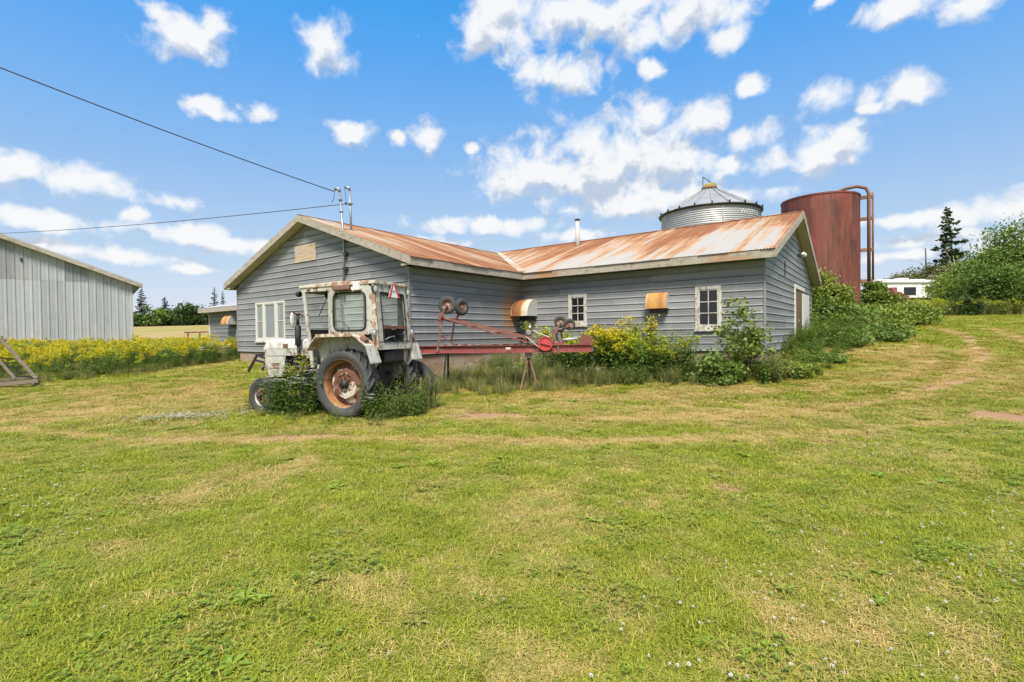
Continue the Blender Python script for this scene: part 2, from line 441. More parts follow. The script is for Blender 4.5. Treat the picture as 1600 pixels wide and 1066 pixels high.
MT['brown_door'] = weathered('brown_door', (0.12, 0.07, 0.05), [((0.2, 0.13, 0.09), (8, 8, 1), 0.5, 0.7)], rough=0.6)
MT['pipe'] = weathered('galvanised_pipe', (0.30, 0.31, 0.32), [((0.22, 0.16, 0.12), (8, 8, 3), 0.6, 0.75)], rough=0.45, metal=0.6)
MT['black_metal'] = weathered('black_metal', (0.02, 0.02, 0.021), rough=0.5)
MT['wire'] = weathered('black_cable', (0.022, 0.022, 0.024), rough=0.6, bumpy=0)
MT['flue'] = weathered('pale_flue', (0.52, 0.50, 0.46), [((0.25, 0.2, 0.16), (5, 5, 2), 0.55, 0.75)], rough=0.6)
MT['lamp_glass'] = weathered('lamp_glass', (0.62, 0.62, 0.58), rough=0.15, bumpy=0)

def roof_mat(name, axis, z_lo, z_hi, amount, grad):
    """rusted galvanised sheets; streaks run down the slope"""
    m, t, b = new_mat(name)
    sx = (0.22, 3.2, 0.22) if axis == 'v' else (3.2, 0.22, 0.22)      # long along the slope
    sf = (0.5, 9.0, 0.5) if axis == 'v' else (9.0, 0.5, 0.5)
    n1 = noise(t, coords(t, 'World', sx), 1.0, 5, 0.62)
    n2 = noise(t, coords(t, 'World', sf), 1.0, 5, 0.65)
    n3 = noise(t, coords(t, 'World', (0.35, 0.35, 0.35)), 1.0, 3)
    sep = N(t, 'ShaderNodeSeparateXYZ'); t.links.new(coords(t, 'World'), sep.inputs[0])
    h = rng_(t, sep.outputs['Z'], z_lo, z_hi, -grad, grad, False)
    oi = N(t, 'ShaderNodeObjectInfo')
    s = math_(t, 'ADD', math_(t, 'MULTIPLY', n1, 0.75), math_(t, 'MULTIPLY', n2, 0.45))
    s = math_(t, 'ADD', s, math_(t, 'MULTIPLY_ADD', n3, 0.4, amount - 0.8))
    s = math_(t, 'ADD', s, h)
    s = math_(t, 'ADD', s, math_(t, 'MULTIPLY_ADD', oi.outputs['Random'], 0.16, -0.08))
    zinc = mixc(t, n2, (0.29, 0.275, 0.25), (0.42, 0.40, 0.365))
    light = mixc(t, n2, (0.38, 0.185, 0.075), (0.42, 0.30, 0.18))
    dark = mixc(t, n1, (0.155, 0.058, 0.024), (0.28, 0.115, 0.048))
    col = mixc(t, rng_(t, s, -0.06, 0.10), zinc, light)
    col = mixc(t, rng_(t, s, 0.02, 0.24), col, dark)
    col = mixc(t, rng_(t, n2, 0.60, 0.75, 0, 0.45), col, (0.44, 0.32, 0.21))
    t.links.new(col, b.inputs['Base Color'])
    t.links.new(rng_(t, s, -0.1, 0.2, 0.6, 0.9), b.inputs['Roughness'])
    b.inputs['Specular IOR Level'].default_value = 0.3
    bump(t, b, n2, 0.1)
    return m
# ================================================================== ground
P1d = [-200, 0, 9, 11, 14, 19, 25, 30, 45, 70, 100, 130, 200, 500, 3000]
P1z = [-1.0, -1.0, -0.97, -0.93, -0.75, -0.38, -0.2, 0.0, 0.5, 1.4, 2.9, 4.2, 5.5, 6.5, 8]
P2d = [-200, 0, 9, 13, 16, 20, 26, 30, 36, 45, 75, 100, 200, 500, 3000]
P2z = [-1.0, -1.0, -0.93, -0.5, -0.1, 0.35, 0.8, 1.1, 1.5, 2.2, 5.0, 6.4, 7.5, 8, 8]
def _prof(d, D, Z):
    t = 0
    for k in (-1.2, -0.6, 0, 0.6, 1.2): t = t + np.interp(d + k, D, Z)
    return t / 5
def gz(x, y):
    lat, dep = latdep(np.asarray(x, float), np.asarray(y, float))
    w = sstep(1.0, 9.0, lat)
    z = _prof(dep, P1d, P1z) * (1 - w) + _prof(dep, P2d, P2z) * w
    return z + 0.05 * (fbm(x * 0.35, y * 0.35, 3) - 0.5) * sstep(1.0, 4.0, np.abs(dep) + 1)
def gpt(px, py):
    """the ground point seen in a direction"""
    d = ray(px, py); lo = 1.0
    t = 1.0
    for i in range(2000):
        p = CAM + d * t
        if p[2] <= gz(p[0], p[1]): break
        t += 0.02 + t * 0.002
    return CAM + d * t
def g3(x, y): return (x, y, float(gz(x, y)))

# worn, dry and bare patches of the yard: centre, second point to the right, depth half-extent, value
def patch(px, py, hw, hh):
    c = gpt(px, py); e = gpt(px + hw, py); f = gpt(px, py - hh); g = gpt(px, py + hh)
    return (c[:2], np.linalg.norm(e[:2] - c[:2]), np.linalg.norm(f[:2] - g[:2]) / 2)
DRY = [(patch(400, 745, 95, 55), 0.8), (patch(900, 625, 230, 14), 0.6), (patch(1150, 645, 420, 22), 0.55), (patch(1200, 683, 420, 9), 0.8), (patch(800, 690, 260, 8), 0.6),
       (patch(120, 640, 260, 40), 0.5), (patch(330, 690, 240, 12), 0.55), (patch(700, 610, 60, 10), 0.6), (patch(1100, 960, 260, 70), 0.6), (patch(1400, 1000, 240, 60), 0.55), (patch(1330, 900, 160, 40), 0.45),
       (patch(620, 930, 180, 40), 0.4), (patch(300, 970, 200, 50), 0.45), (patch(980, 900, 120, 30), 0.4), (patch(840, 1040, 160, 40), 0.5), (patch(1400, 560, 160, 40), 0.45), (patch(260, 620, 120, 10), 0.5), (patch(1100, 612, 160, 8), 0.55)]
DIRT = [(patch(765, 651, 66, 7), 1.0), (patch(1575, 652, 60, 13), 1.0), (patch(1135, 763, 25, 9), 1.0), (patch(925, 732, 17, 6), 0.9), (patch(480, 684, 110, 4), 0.9), (patch(260, 686, 90, 3), 0.7), (patch(700, 655, 40, 4), 0.6),
        (patch(1478, 515, 14, 1.6), 0.70), (patch(1496, 519, 13, 2.0), 0.85), (patch(1510, 526, 11, 2.5), 0.80), (patch(1519, 535, 9, 4.0), 0.85), (patch(1525, 547, 8, 5.0), 0.90), (patch(1526, 559, 8, 5.0), 0.85), (patch(1519, 574, 8, 5.0), 0.50), (patch(1504, 590, 12, 4.0), 0.70), (patch(1478, 600, 16, 3.5), 0.75), (patch(1455, 606, 16, 3.0), 0.50), (patch(1540, 514, 18, 1.6), 0.55), (patch(1568, 519, 14, 2.2), 0.60), (patch(1592, 528, 12, 3.0), 0.75), (patch(1430, 509, 16, 2.0), 0.40),
        (patch(1140, 676, 70, 4), 0.45), (patch(890, 668, 50, 4), 0.4)]
TRACKS = [([gpt(*p)[:2] for p in L], w, k, b) for L, w, k, b in (
    ([(1425, 507), (1482, 517), (1518, 533), (1527, 556), (1505, 590), (1460, 606)], 0.36, 0.6, 1.25),
    ([(1505, 590), (1440, 612), (1340, 632), (1200, 645), (1000, 655), (800, 652), (690, 640)], 0.30, 0.6, 0.5),
    ([(1640, 640), (1500, 660), (1300, 678), (1100, 688), (900, 690), (700, 688), (500, 686), (250, 690), (0, 672)], 0.30, 0.55, 0.6),
    ([(1540, 513), (1590, 528), (1640, 560)], 0.4, 0.5, 1.5), ([(1400, 520), (1440, 540), (1450, 565), (1400, 590), (1250, 610), (1000, 622), (800, 618)], 0.3, 0.4, 0.2))]
def layer(L, x, y, soft):
    v = np.zeros_like(x); wob = (fbm(x * 1.3, y * 1.3, 4) - 0.5)
    for ((c, rw, rd), k) in L:
        dx, dy = x - c[0], y - c[1]
        a = (dx * HR[0] + dy * HR[1]) / rw; b = (dx * HF[0] + dy * HF[1]) / rd
        r = np.sqrt(a * a + b * b) + wob * soft
        v = np.maximum(v, k * sstep(1.25, 0.35, r))
    return v
def lawn_maps(x, y):
    x = np.asarray(x, float); y = np.asarray(y, float)
    lat, dep = latdep(x, y)
    n = fbm(x * 0.45 + 3, y * 0.45, 4)
    n2 = fbm(x * 2.1 + 9, y * 2.1, 3)
    dry = layer(DRY, x, y, 1.1) * (0.35 + 0.7 * n2) + 0.8 * (n - 0.42) + 0.6 * (n2 - 0.5)
    band = sstep(7.6, 8.6, dep) * (1 - sstep(20, 30, dep)) * 0.16
    dry = dry + band
    # the far field beyond the barn is ripe and yellow
    field = sstep(38, 48, dep) * sstep(0, -8, lat)
    dry = np.maximum(dry, field * (0.62 + 1.0 * (fbm(x * 0.12, y * 0.12, 4) - 0.5)))
    # faint wheel tracks worn into the grass
    tr = np.zeros_like(x); trd = np.zeros_like(x)
    for (line, wd, k, bare) in TRACKS:
        dm = np.full(x.shape, 9.0)
        for p, q in zip(line[:-1], line[1:]):
            e_ = q - p; t_ = np.clip(((x - p[0]) * e_[0] + (y - p[1]) * e_[1]) / (e_ @ e_), 0, 1)
            dm = np.minimum(dm, np.hypot(x - p[0] - e_[0] * t_, y - p[1] - e_[1] * t_))
        tr = np.maximum(tr, k * sstep(wd, wd * 0.2, dm + (n2 - 0.5) * wd * 0.8)); trd = np.maximum(trd, bare * sstep(wd * 1.1, wd * 0.3, dm + (n2 - 0.5) * wd))
    dry = dry + tr * (0.5 + n2)
    dirt = np.maximum(layer(DIRT, x, y, 1.3), np.clip(trd * 1.5 * (fbm(x * 0.9 + 5, y * 0.9, 3) - 0.28), 0, 1))
    return np.clip(dry, 0, 1), np.clip(dirt, 0, 1)

def graded(lo, hi, fine_lo, fine_hi, step, grow):
    a = list(np.arange(fine_lo, fine_hi + 1e-6, step)); s = step
    x = a[-1]
    while x < hi: s *= grow; x += s; a.append(x)
    s = step; x = a[0]; pre = []
    while x > lo: s *= grow; x -= s; pre.append(x)
    return np.array(pre[::-1] + a)
lats = graded(-2500, 2500, -15, 17, 0.16, 1.16)
deps = graded(-2500, 2500, 1.2, 17, 0.13, 1.12)
GL, GD = np.meshgrid(lats, deps)
gx = CAM[0] + HR[0] * GL + HF[0] * GD; gy = CAM[1] + HR[1] * GL + HF[1] * GD
gzv = gz(gx, gy)
nr, nc = GL.shape
gm = bpy.data.meshes.new('ground')
idx = np.arange(nr * nc).reshape(nr, nc)
quads = np.stack([idx[:-1, :-1], idx[:-1, 1:], idx[1:, 1:], idx[1:, :-1]], -1).reshape(-1, 4)
gm.from_pydata(np.stack([gx, gy, gzv], -1).reshape(-1, 3).tolist(), [], quads.tolist())
dry_v, dirt_v = lawn_maps(gx.ravel(), gy.ravel())
for nm, val in (('dry', dry_v), ('dirt', dirt_v)):
    at_ = gm.attributes.new(nm, 'FLOAT', 'POINT'); at_.data.foreach_set('value', val.astype(np.float32))
gm.polygons.foreach_set('use_smooth', [True] * len(gm.polygons))
def ground_mat():
    m, t, b = new_mat('mown_grass_ground')
    w = coords(t, 'World')
    a = N(t, 'ShaderNodeAttribute'); a.attribute_name = 'dry'
    d = N(t, 'ShaderNodeAttribute'); d.attribute_name = 'dirt'
    nf = noise(t, w, 38, 5, 0.7); nm = noise(t, w, 6, 4); 
    green = mixc(t, nf, (0.12, 0.15, 0.02), (0.28, 0.31, 0.045))
    dryc = mixc(t, nf, (0.26, 0.19, 0.08), (0.46, 0.35, 0.16))
    f = math_(t, 'ADD', a.outputs['Fac'], math_(t, 'MULTIPLY_ADD', nm, 0.7, -0.35))
    col = mixc(t, rng_(t, f, 0.05, 0.9), green, dryc)
    soil = mixc(t, nf, (0.25, 0.135, 0.07), (0.46, 0.30, 0.18))
    f2 = math_(t, 'ADD', d.outputs['Fac'], math_(t, 'MULTIPLY_ADD', noise(t, w, 9, 6, 0.7), 1.1, -0.5))
    col = mixc(t, rng_(t, f2, 0.35, 0.6), col, soil)
    t.links.new(col, b.inputs['Base Color']); b.inputs['Roughness'].default_value = 0.95
    b.inputs['Specular IOR Level'].default_value = 0.1
    bump(t, b, nf, 0.8, 0.03)
    return m
ground = link('ground', gm, ground_mat())
tag(ground, kind='structure')

# ================================================================== the L-shaped barn
W1, DW, LW, W2 = 9.852, 5.229, 7.919, 10.205
EO, GO = 0.407, 0.306            # eave and gable overhangs
HE, FH = 2.44, 0.215             # soffit level, fascia height
T = HE + FH; SL = 0.352
HR1 = T + SL * (W1 / 2 + EO); HR2 = T + SL * (W2 / 2 + EO)
UR = W1 + LW                      # right gable wall plane
barn = empty('barn', (0, 0, 0), 0, 'long grey L-shaped barn with rusty sheet metal roof behind the tractor', 'barn')

# each siding board: three shallow laps, ends may be cut on a slope
CH = 0.2033
def board_mesh(x0b, x0t, x1b, x1t, h, laps=3):
    """local: x along, y outward is negative, z up; sloping ends"""
    mb = MB(); P = []
    k = max(1, round(laps * h / CH))
    for i in range(k):
        za, zb = h * i / k, h * (i + 1) / k
        first = (i == 0)
        P += [(za + (0.012 if first else 0.0), 0.028 if first else 0.011), (zb - 0.002, 0.005)]
    rows = []
    for (z, o) in P:
        f = z / h
        rows.append(((x0b + (x0t - x0b) * f, -o, z), (x1b + (x1t - x1b) * f, -o, z)))
    vs = [p for r in rows for p in r]; fs = []
    for i in range(len(rows) - 1): fs.append((2 * i, 2 * i + 1, 2 * i + 3, 2 * i + 2))
    nb = len(vs); f0, f1 = rows[0], rows[-1]
    vs += [(f0[0][0], 0.0, f0[0][2]), (f0[1][0], 0.0, f0[1][2]), (f1[0][0], 0.0, f1[0][2]), (f1[1][0], 0.0, f1[1][2])]
    fs += [(nb, nb + 1, 1, 0), (len(rows) * 2 - 2, len(rows) * 2 - 1, nb + 3, nb + 2)]
    fs += [tuple([nb] + [2 * i for i in range(len(rows))] + [nb + 2]), tuple([nb + 1] + [2 * i + 1 for i in range(len(rows))] + [nb + 3])]
    mb.add(vs, fs)
    return mb.mesh('siding_board', False)
_board_cache = {}
def clad(parent, origin, rz, width, z0, top, holes, mat, joints=3.66, seed=0, ch=CH):
    """cover a wall plane with single boards. top: list of (x, z) roofline; holes: (x0, x1, z0, z1)"""
    r = random.Random(seed)
    xs, zs = [p[0] for p in top], [p[1] for p in top]
    ztop = max(zs); n = int(math.ceil((ztop - z0) / ch))
    for i in range(n):
        a = z0 + i * ch; b = a + ch
        def span(z):
            ins = [x for x in np.linspace(0, width, 400) if np.interp(x, xs, zs) >= z]
            return (ins[0], ins[-1]) if ins else None
        sa, sb = span(a), span(b - 0.01)
        if sa is None: break
        if sb is None:
            hb = max(zs) - a
            if hb < 0.05: break
            mid = (sa[0] + sa[1]) / 2; sb = (mid - 0.02, mid + 0.02)
        cuts = [[sa[0], sa[1]]]
        for (h0, h1, hz0, hz1) in holes:
            if b > hz0 + 0.03 and a < hz1 - 0.03:
                nxt = []
                for (p, q) in cuts:
                    if h1 <= p or h0 >= q: nxt.append([p, q]); continue
                    if h0 > p + 0.03: nxt.append([p, h0])
                    if h1 < q - 0.03: nxt.append([h1, q])
                cuts = nxt
        for (p, q) in cuts:
            if q - p < 0.06: continue
            segs = [p]; x = p + (r.random() * 0.8 + 0.2) * joints
            while x < q - 0.5: segs.append(x); x += joints
            segs.append(q)
            for s0, s1 in zip(segs[:-1], segs[1:]):
                t0 = sb[0] if abs(s0 - sa[0]) < 1e-6 else s0
                t1 = sb[1] if abs(s1 - sa[1]) < 1e-6 else s1
                g = 0.003
                L = s1 - s0
                key = (round(L, 4), round(t0 - s0, 4), round(t1 - s1, 4), round(ch, 4))
                if key not in _board_cache:
                    _board_cache[key] = board_mesh(g, t0 - s0 + g, L - g, t1 - s0 - g, ch)
                o = link('siding_board', _board_cache[key], mat, parent)
                o.location = (origin[0] + math.cos(rz) * s0, origin[1] + math.sin(rz) * s0, a)
                o.rotation_euler = (0, 0, rz); o.location.z += r.uniform(-0.004, 0.004); o.rotation_euler.y = r.uniform(-1, 1) * 0.006 / max(L, 0.8)

def under(u, half, e=EO):   # underside of the roof above a gable, for distance from the eave wall
    return HE + 0.0 + SL * (min(u, 2 * half - u) + e) - 0.0
# windows and doors found on the walls
def rect_v(px0, py0, px1, py1, v):
    a, b = on_v(px0, py0, v), on_v(px1, py1, v); return a[0], b[0], b[2], a[2]
win_g = (on_v(400.5, 476, 0)[0], on_v(446, 476, 0)[0], on_v(400.5, 537, 0)[2], on_v(402, 477, 0)[2])
win_a = (on_v(889, 470, DW)[0], on_v(917.5, 470, DW)[0], on_v(905, 512, DW)[2], on_v(905, 463, DW)[2])
win_b = (on_v(1087, 480, DW)[0], on_v(1128, 480, DW)[0], on_v(1107, 514, DW)[2], on_v(1107, 451.5, DW)[2])
snap = lambda w: (w[0], w[1], round(w[2] / CH) * CH, round(w[3] / CH) * CH)
win_g, win_a, win_b = snap(win_g), snap(win_a), snap(win_b)
door_r = (on_u(1241.5, 500, UR)[1], on_u(1252, 500, UR)[1], -0.2, on_u(1245, 456, UR)[2])
door_r = door_r[:3] + (round(door_r[3] / CH) * CH,)
slab_r = (on_u(1252, 500, UR)[1], on_u(1261.5, 500, UR)[1], -0.2, on_u(1257, 461, UR)[2])

def wall_core(name, pts, vec, parent):
    o = MB().prism(pts, vec).build(name, MT['core'], parent); return o
roofU = lambda d: HE + 0.02 + SL * (d + EO)
# left wing, gable end
w_gable = wall_core('wall', [(0, 0, -0.02), (W1, 0, -0.02), (W1, 0, HE), (W1 / 2, 0, roofU(W1 / 2) - 0.14), (0, 0, HE)], (0, 0.14, 0), barn)
clad(w_gable, (0, 0, 0), 0, W1, 0.0, [(0, HE + 0.12), (W1 / 2, roofU(W1 / 2) + 0.02), (W1, HE + 0.12)], [(win_g[0] - 0.0, win_g[1] + 0.0, win_g[2], win_g[3])], MT['siding'], seed=1)
# left wing, side wall facing the yard
w_side = wall_core('wall', [(W1, 0.14, -0.02), (W1, DW, -0.02), (W1, DW, HE), (W1, 0.14, HE)], (-0.14, 0, 0), barn)
clad(w_side, (W1, 0, 0), R(90), DW, 0.0, [(0, HE), (DW, HE)], [], MT['siding'], seed=2)
# right wing, front wall
w_front = wall_core('wall', [(W1 - 0.14, DW, -0.02), (UR, DW, -0.02), (UR, DW, HE), (W1 - 0.14, DW, HE)], (0, 0.14, 0), barn)
clad(w_front, (W1, DW, 0), 0, LW, 0.0, [(0, HE), (LW, HE)], [(a - W1, b - W1, c, d) for (a, b, c, d) in (win_a, win_b)], MT['siding'], seed=3)
# right wing, gable end
w_right = wall_core('wall', [(UR, DW + 0.14, -0.02), (UR, DW + W2, -0.02), (UR, DW + W2, HE), (UR, DW + W2 / 2, roofU(W2 / 2) - 0.14), (UR, DW + 0.14, HE)], (-0.14, 0, 0), barn)
clad(w_right, (UR, DW, 0), R(90), W2, 0.0, [(0, HE + 0.12), (W2 / 2, roofU(W2 / 2) + 0.02), (W2, HE + 0.12)], [(door_r[0] - DW, slab_r[1] - DW, door_r[2], door_r[3])], MT['siding'], seed=4)
# walls the yard does not show
wall_core('wall', [(0, 0.14, -0.02), (0, DW + W2, -0.02), (0, DW + W2, HE), (0, 0.14, HE)], (0.14, 0, 0), barn)
wall_core('wall', [(0.14, DW + W2, -0.02), (UR - 0.14, DW + W2, -0.02), (UR - 0.14, DW + W2, HE), (0.14, DW + W2, HE)], (0, -0.14, 0), barn)
# corner posts
for (x, y) in ((W1 + 0.012, -0.012), (UR + 0.012, DW - 0.012), (-0.012, -0.012), (UR + 0.012, DW + W2 + 0.012)):
    MB().box((x, y, 1.22), (0.05, 0.05, 2.44)).build('corner_trim', MT['siding'], barn)
MB().box((W1 + 0.02, DW - 0.02, 1.22), (0.035, 0.035, 2.43)).build('corner_trim', MT['pipe'], barn)
# foundation
f = MB()
f.bb((0.03, 0.03, -1.2), (W1 - 0.03, 0.4, -0.021)); f.bb((W1 - 0.4, 0.4, -1.2), (W1 - 0.03, DW + 0.03, -0.021))
f.bb((W1 - 0.03, DW + 0.03, -1.2), (UR - 0.03, DW + 0.4, -0.021)); f.bb((UR - 0.4, DW + 0.4, -1.2), (UR - 0.03, DW + W2 - 0.03, -0.021))
f.build('foundation', MT['foundation'], barn)

# ---- windows
def window(parent, frame_of, x0, x1, z0, z1, cols, rows, pane_mat, trim, fw=0.085, sill=True, lower_only=None):
    """frame_of maps (x along wall, out of the wall, z) to a point"""
    P = frame_of
    def bx(mb, a0, a1, o0, o1, c0, c1):
        pts = [P(a, o, c) for a in (a0, a1) for o in (o0, o1) for c in (c0, c1)]
        mb.add(pts, [(0, 1, 3, 2), (4, 6, 7, 5), (0, 4, 5, 1), (2, 3, 7, 6), (0, 2, 6, 4), (1, 5, 7, 3)])
        return mb
    w = bx(bx(bx(bx(MB(), x0, x0 + fw, 0.0, 0.045, z0, z1), x1 - fw, x1, 0.0, 0.045, z0, z1), x0 + fw, x1 - fw, 0.0, 0.045, z1 - fw, z1), x0 + fw, x1 - fw, 0.0, 0.045, z0, z0 + fw)
    win = w.build('window', trim, parent)
    ix0, ix1, iz0, iz1 = x0 + fw, x1 - fw, z0 + fw, z1 - fw
    # sash
    sw = 0.035
    s = bx(bx(bx(bx(MB(), ix0, ix0 + sw, 0.002, 0.03, iz0, iz1), ix1 - sw, ix1, 0.002, 0.03, iz0, iz1), ix0 + sw, ix1 - sw, 0.002, 0.03, iz1 - sw, iz1), ix0 + sw, ix1 - sw, 0.002, 0.03, iz0, iz0 + sw * 1.8)
    s.build('sash', trim, win)
    gx0, gx1, gz0, gz1 = ix0 + sw, ix1 - sw, iz0 + sw * 1.8, iz1 - sw
    for c in range(1, cols):
        x = gx0 + (gx1 - gx0) * c / cols; bx(MB(), x - 0.011, x + 0.011, 0.004, 0.026, gz0, gz1).build('muntin', trim, win)
    for r_ in range(1, rows):
        z = gz0 + (gz1 - gz0) * r_ / rows
        for c in range(cols):
            xa = gx0 + (gx1 - gx0) * c / cols + (0.011 if c else 0); xb = gx0 + (gx1 - gx0) * (c + 1) / cols - (0.011 if c < cols - 1 else 0)
            bx(MB(), xa, xb, 0.004, 0.024, z - 0.011, z + 0.011).build('muntin', trim, win)
    for c in range(cols):
        for r_ in range(rows):
            xa = gx0 + (gx1 - gx0) * c / cols; xb = gx0 + (gx1 - gx0) * (c + 1) / cols
            za = gz0 + (gz1 - gz0) * r_ / rows; zb = gz0 + (gz1 - gz0) * (r_ + 1) / rows
            bx(MB(), xa, xb, 0.002, 0.008, za, zb).build('pane', pane_mat, win)
    if sill: bx(MB(), x0 - 0.03, x1 + 0.03, 0.0, 0.075, z0 - 0.045, z0 - 0.002).build('sill', trim, win)
    return win
front_wall = lambda v: (lambda x, o, z: (x, v - o, z))
wa = window(barn, front_wall(DW), *win_a, 2, 3, MT['dark_pane'], MT['white_paint'])
wb = window(barn, front_wall(DW), *win_b, 2, 3, MT['dark_pane'], MT['white_paint'])
# three-light gable window: narrow double-hung, wide fixed, narrow double-hung
x0, x1, z0, z1 = win_g
wv = front_wall(0.0)
aw = (x1 - x0)
wc = window(barn, wv, x0, x0 + aw * 0.29, z0, z1, 1, 2, MT['curtain_pane'], MT['cream_trim'], 0.06)
window(barn, wv, x0 + aw * 0.29 + 0.003, x0 + aw * 0.71 - 0.003, z0, z1, 1, 1, MT['curtain_pane'], MT['cream_trim'], 0.07)
window(barn, wv, x0 + aw * 0.71, x1, z0, z1, 1, 2, MT['curtain_pane'], MT['cream_trim'], 0.06)

# ---- door in the right gable
def gx_(mb, y0, y1, o0, o1, za, zb):
    return mb.bb(np.array((UR + o0, y0, za)), np.array((UR + o1, y1, zb)))
dy0, dy1, dz0, dz1 = door_r
dr = gx_(gx_(MB(), dy0 - 0.12, dy0, 0.0, 0.05, dz0, dz1 + 0.13), dy0, slab_r[1] * 0.35 + dy1 * 0.65, 0.0, 0.05, dz1, dz1 + 0.13).build('door', MT['cream_trim'], barn)
tag(dr, 'brown door standing ajar in a cream frame')
gx_(MB(), dy0 + 0.003, dy0 + 0.62, -0.05, 0.008, dz0, dz1 - 0.003).build('door_leaf', MT['brown_door'], dr)
gx_(MB(), dy0 + 0.66, dy1 - 0.02, -0.02, 0.03, dz0, dz1 - 0.05).build('door_leaf', MT['brown_door'], dr)
MB().box((UR + 0.04, dy0 + 0.72, dz0 + 1.1), (0.06, 0.05, 0.12)).build('latch', MT['pipe'], dr)
sd = gx_(MB(), slab_r[0] + 0.03, slab_r[1], 0.022, 0.07, slab_r[2], slab_r[3]).build('sliding_door', MT['cream_trim'], barn)
MB().box((UR + 0.06, slab_r[1] + 0.12, 0.75), (0.08, 0.12, 0.18)).build('outlet_box', MT['pipe'], barn)

# ---- roof: single corrugated sheets
MT['roof_left'] = roof_mat('rusty_roof_left', 'v', T, HR1, 0.16, -0.02)
MT['roof_right'] = roof_mat('rusty_roof_right', 'u', T, HR2, 0.075, 0.13)
def sheets(parent, a0, a1, low, high, place, mat, wid=0.79, ncor=10):
    """sheets side by side along a, each reaching from low(a) to high(a) up the slope"""
    n = int(math.ceil((a1 - a0) / wid)); r = random.Random(int(a0 * 10) + int(a1 * 10))
    for i in range(n):
        s0 = a0 + i * wid; s1 = min(a1, s0 + wid + 0.03)
        k = max(4, int(ncor * 4 * (s1 - s0) / wid))
        vs = []; fs = []; ok = True; lift = 0.004 * (i % 2) + 0.002
        jl = r.uniform(-0.025, 0.02)
        cols = []
        for j in range(k + 1):
            a = s0 + (s1 - s0) * j / k
            lo, hi = low(a), high(a)
            if hi - lo < 0.02: continue
            w = 0.009 * math.cos(2 * math.pi * (a - a0) / (wid / ncor)) + lift
            cols.append([place(a, lo + (jl if lo == low(a) else 0), w), place(a, (lo + hi) / 2, w), place(a, hi, w)])
        if len(cols) < 2: continue
        for c in cols: vs += c
        for j in range(len(cols) - 1):
            for q in range(2): fs.append((3 * j + q, 3 * j + q + 1, 3 * j + q + 4, 3 * j + q + 3))
        me = bpy.data.meshes.new('roof_sheet'); me.from_pydata(vs, [], fs); me.update()
        link('roof_sheet', me, mat, parent, True)
nrm = 1 / math.sqrt(1 + SL * SL)
def deck(pts, name='roof'):
    return MB().prism(pts, (0, 0, -0.05)).build(name, MT['board'], barn)
u_e, v_e = W1 + EO, DW - EO
h1 = W1 / 2 + EO; h2 = W2 / 2 + EO
zc = T - 0.012
# left wing, yard-side slope
d1_ = deck([(u_e, -GO, zc), (u_e, v_e, zc), (W1 / 2, v_e + h1, zc + SL * h1), (W1 / 2, -GO, zc + SL * h1)])
sheets(d1_, -GO - 0.03, v_e + h1, lambda a: -0.05 + max(0.0, a - v_e), lambda a: h1, lambda a, b, w: (u_e - b, a, T + SL * b + w + 0.008), MT['roof_left'])
# left wing, far slope
d2_ = deck([(-EO, -GO, zc), (W1 / 2, -GO, zc + SL * h1), (W1 / 2, v_e + h1, zc + SL * h1), (-EO, v_e, zc)])
sheets(d2_, -GO - 0.03, v_e + h1, lambda a: -0.05 + max(0.0, a - v_e), lambda a: h1, lambda a, b, w: (-EO + b, a, T + SL * b + w + 0.008), MT['roof_left'])
# right wing, front slope
d3_ = deck([(u_e, v_e, zc), (UR + GO, v_e, zc), (UR + GO, v_e + h2, zc + SL * h2), (W1 / 2, v_e + h2, zc + SL * h2), (W1 / 2, v_e + h1, zc + SL * h1)])
def low3(a): return -0.05 + max(0.0, min(u_e - a, a + EO))
sheets(d3_, -EO, UR + GO + 0.03, low3, lambda a: h2, lambda a, b, w: (a, v_e + b, T + SL * b + w + 0.008), MT['roof_right'])
# right wing, back slope
d4_ = deck([(-EO, v_e + h2, zc + SL * h2), (UR + GO, v_e + h2, zc + SL * h2), (UR + GO, v_e + 2 * h2, zc), (-EO, v_e + 2 * h2, zc)])
sheets(d4_, -EO, UR + GO + 0.03, lambda a: -0.05, lambda a: h2, lambda a, b, w: (a, v_e + 2 * h2 - b, T + SL * b + w + 0.008), MT['roof_right'])
# ridge caps
def cap(p, q, side, name='ridge_cap'):
    p, q, s = Vector(p), Vector(q), Vector(side)
    mb = MB(); dz = Vector((0, 0, 0.034))
    mb.add([p + dz - s + Vector((0, 0, -SL * s.length)), p + dz, p + dz + s + Vector((0, 0, -SL * s.length)), q + dz - s + Vector((0, 0, -SL * s.length)), q + dz, q + dz + s + Vector((0, 0, -SL * s.length))], [(0, 1, 4, 3), (1, 2, 5, 4)])
    return mb
cap((W1 / 2, -GO - 0.02, HR1), (W1 / 2, v_e + h1, HR1), (0.13, 0, 0)).build('ridge_cap', MT['roof_left'], barn)
cap((-EO, v_e + h2, HR2), (UR + GO + 0.02, v_e + h2, HR2), (0, 0.13, 0)).build('ridge_cap', MT['roof_right'], barn)
# valley flashing
MT['flashing'] = weathered('valley_flashing', (0.40, 0.27, 0.15), [((0.46, 0.42, 0.35), (1, 1, 1), 0.45, 0.6), ((0.45, 0.22, 0.1), (4, 4, 4), 0.55, 0.75)], rough=0.7, space='World')
va, vb = Vector((u_e + 0.02, v_e - 0.02, T + 0.035)), Vector((W1 / 2, v_e + h1, HR1 + 0.04))
MB().add([va + Vector((-0.19, 0, 0.04)), va + Vector((0, 0, 0.012)), va + Vector((0, 0.19, 0.04)), vb + Vector((-0.03, -0.17, 0.03)), vb, vb + Vector((0.17, 0.03, 0.03))], [(0, 1, 4, 3), (1, 2, 5, 4)]).build('valley_flashing', MT['flashing'], barn)

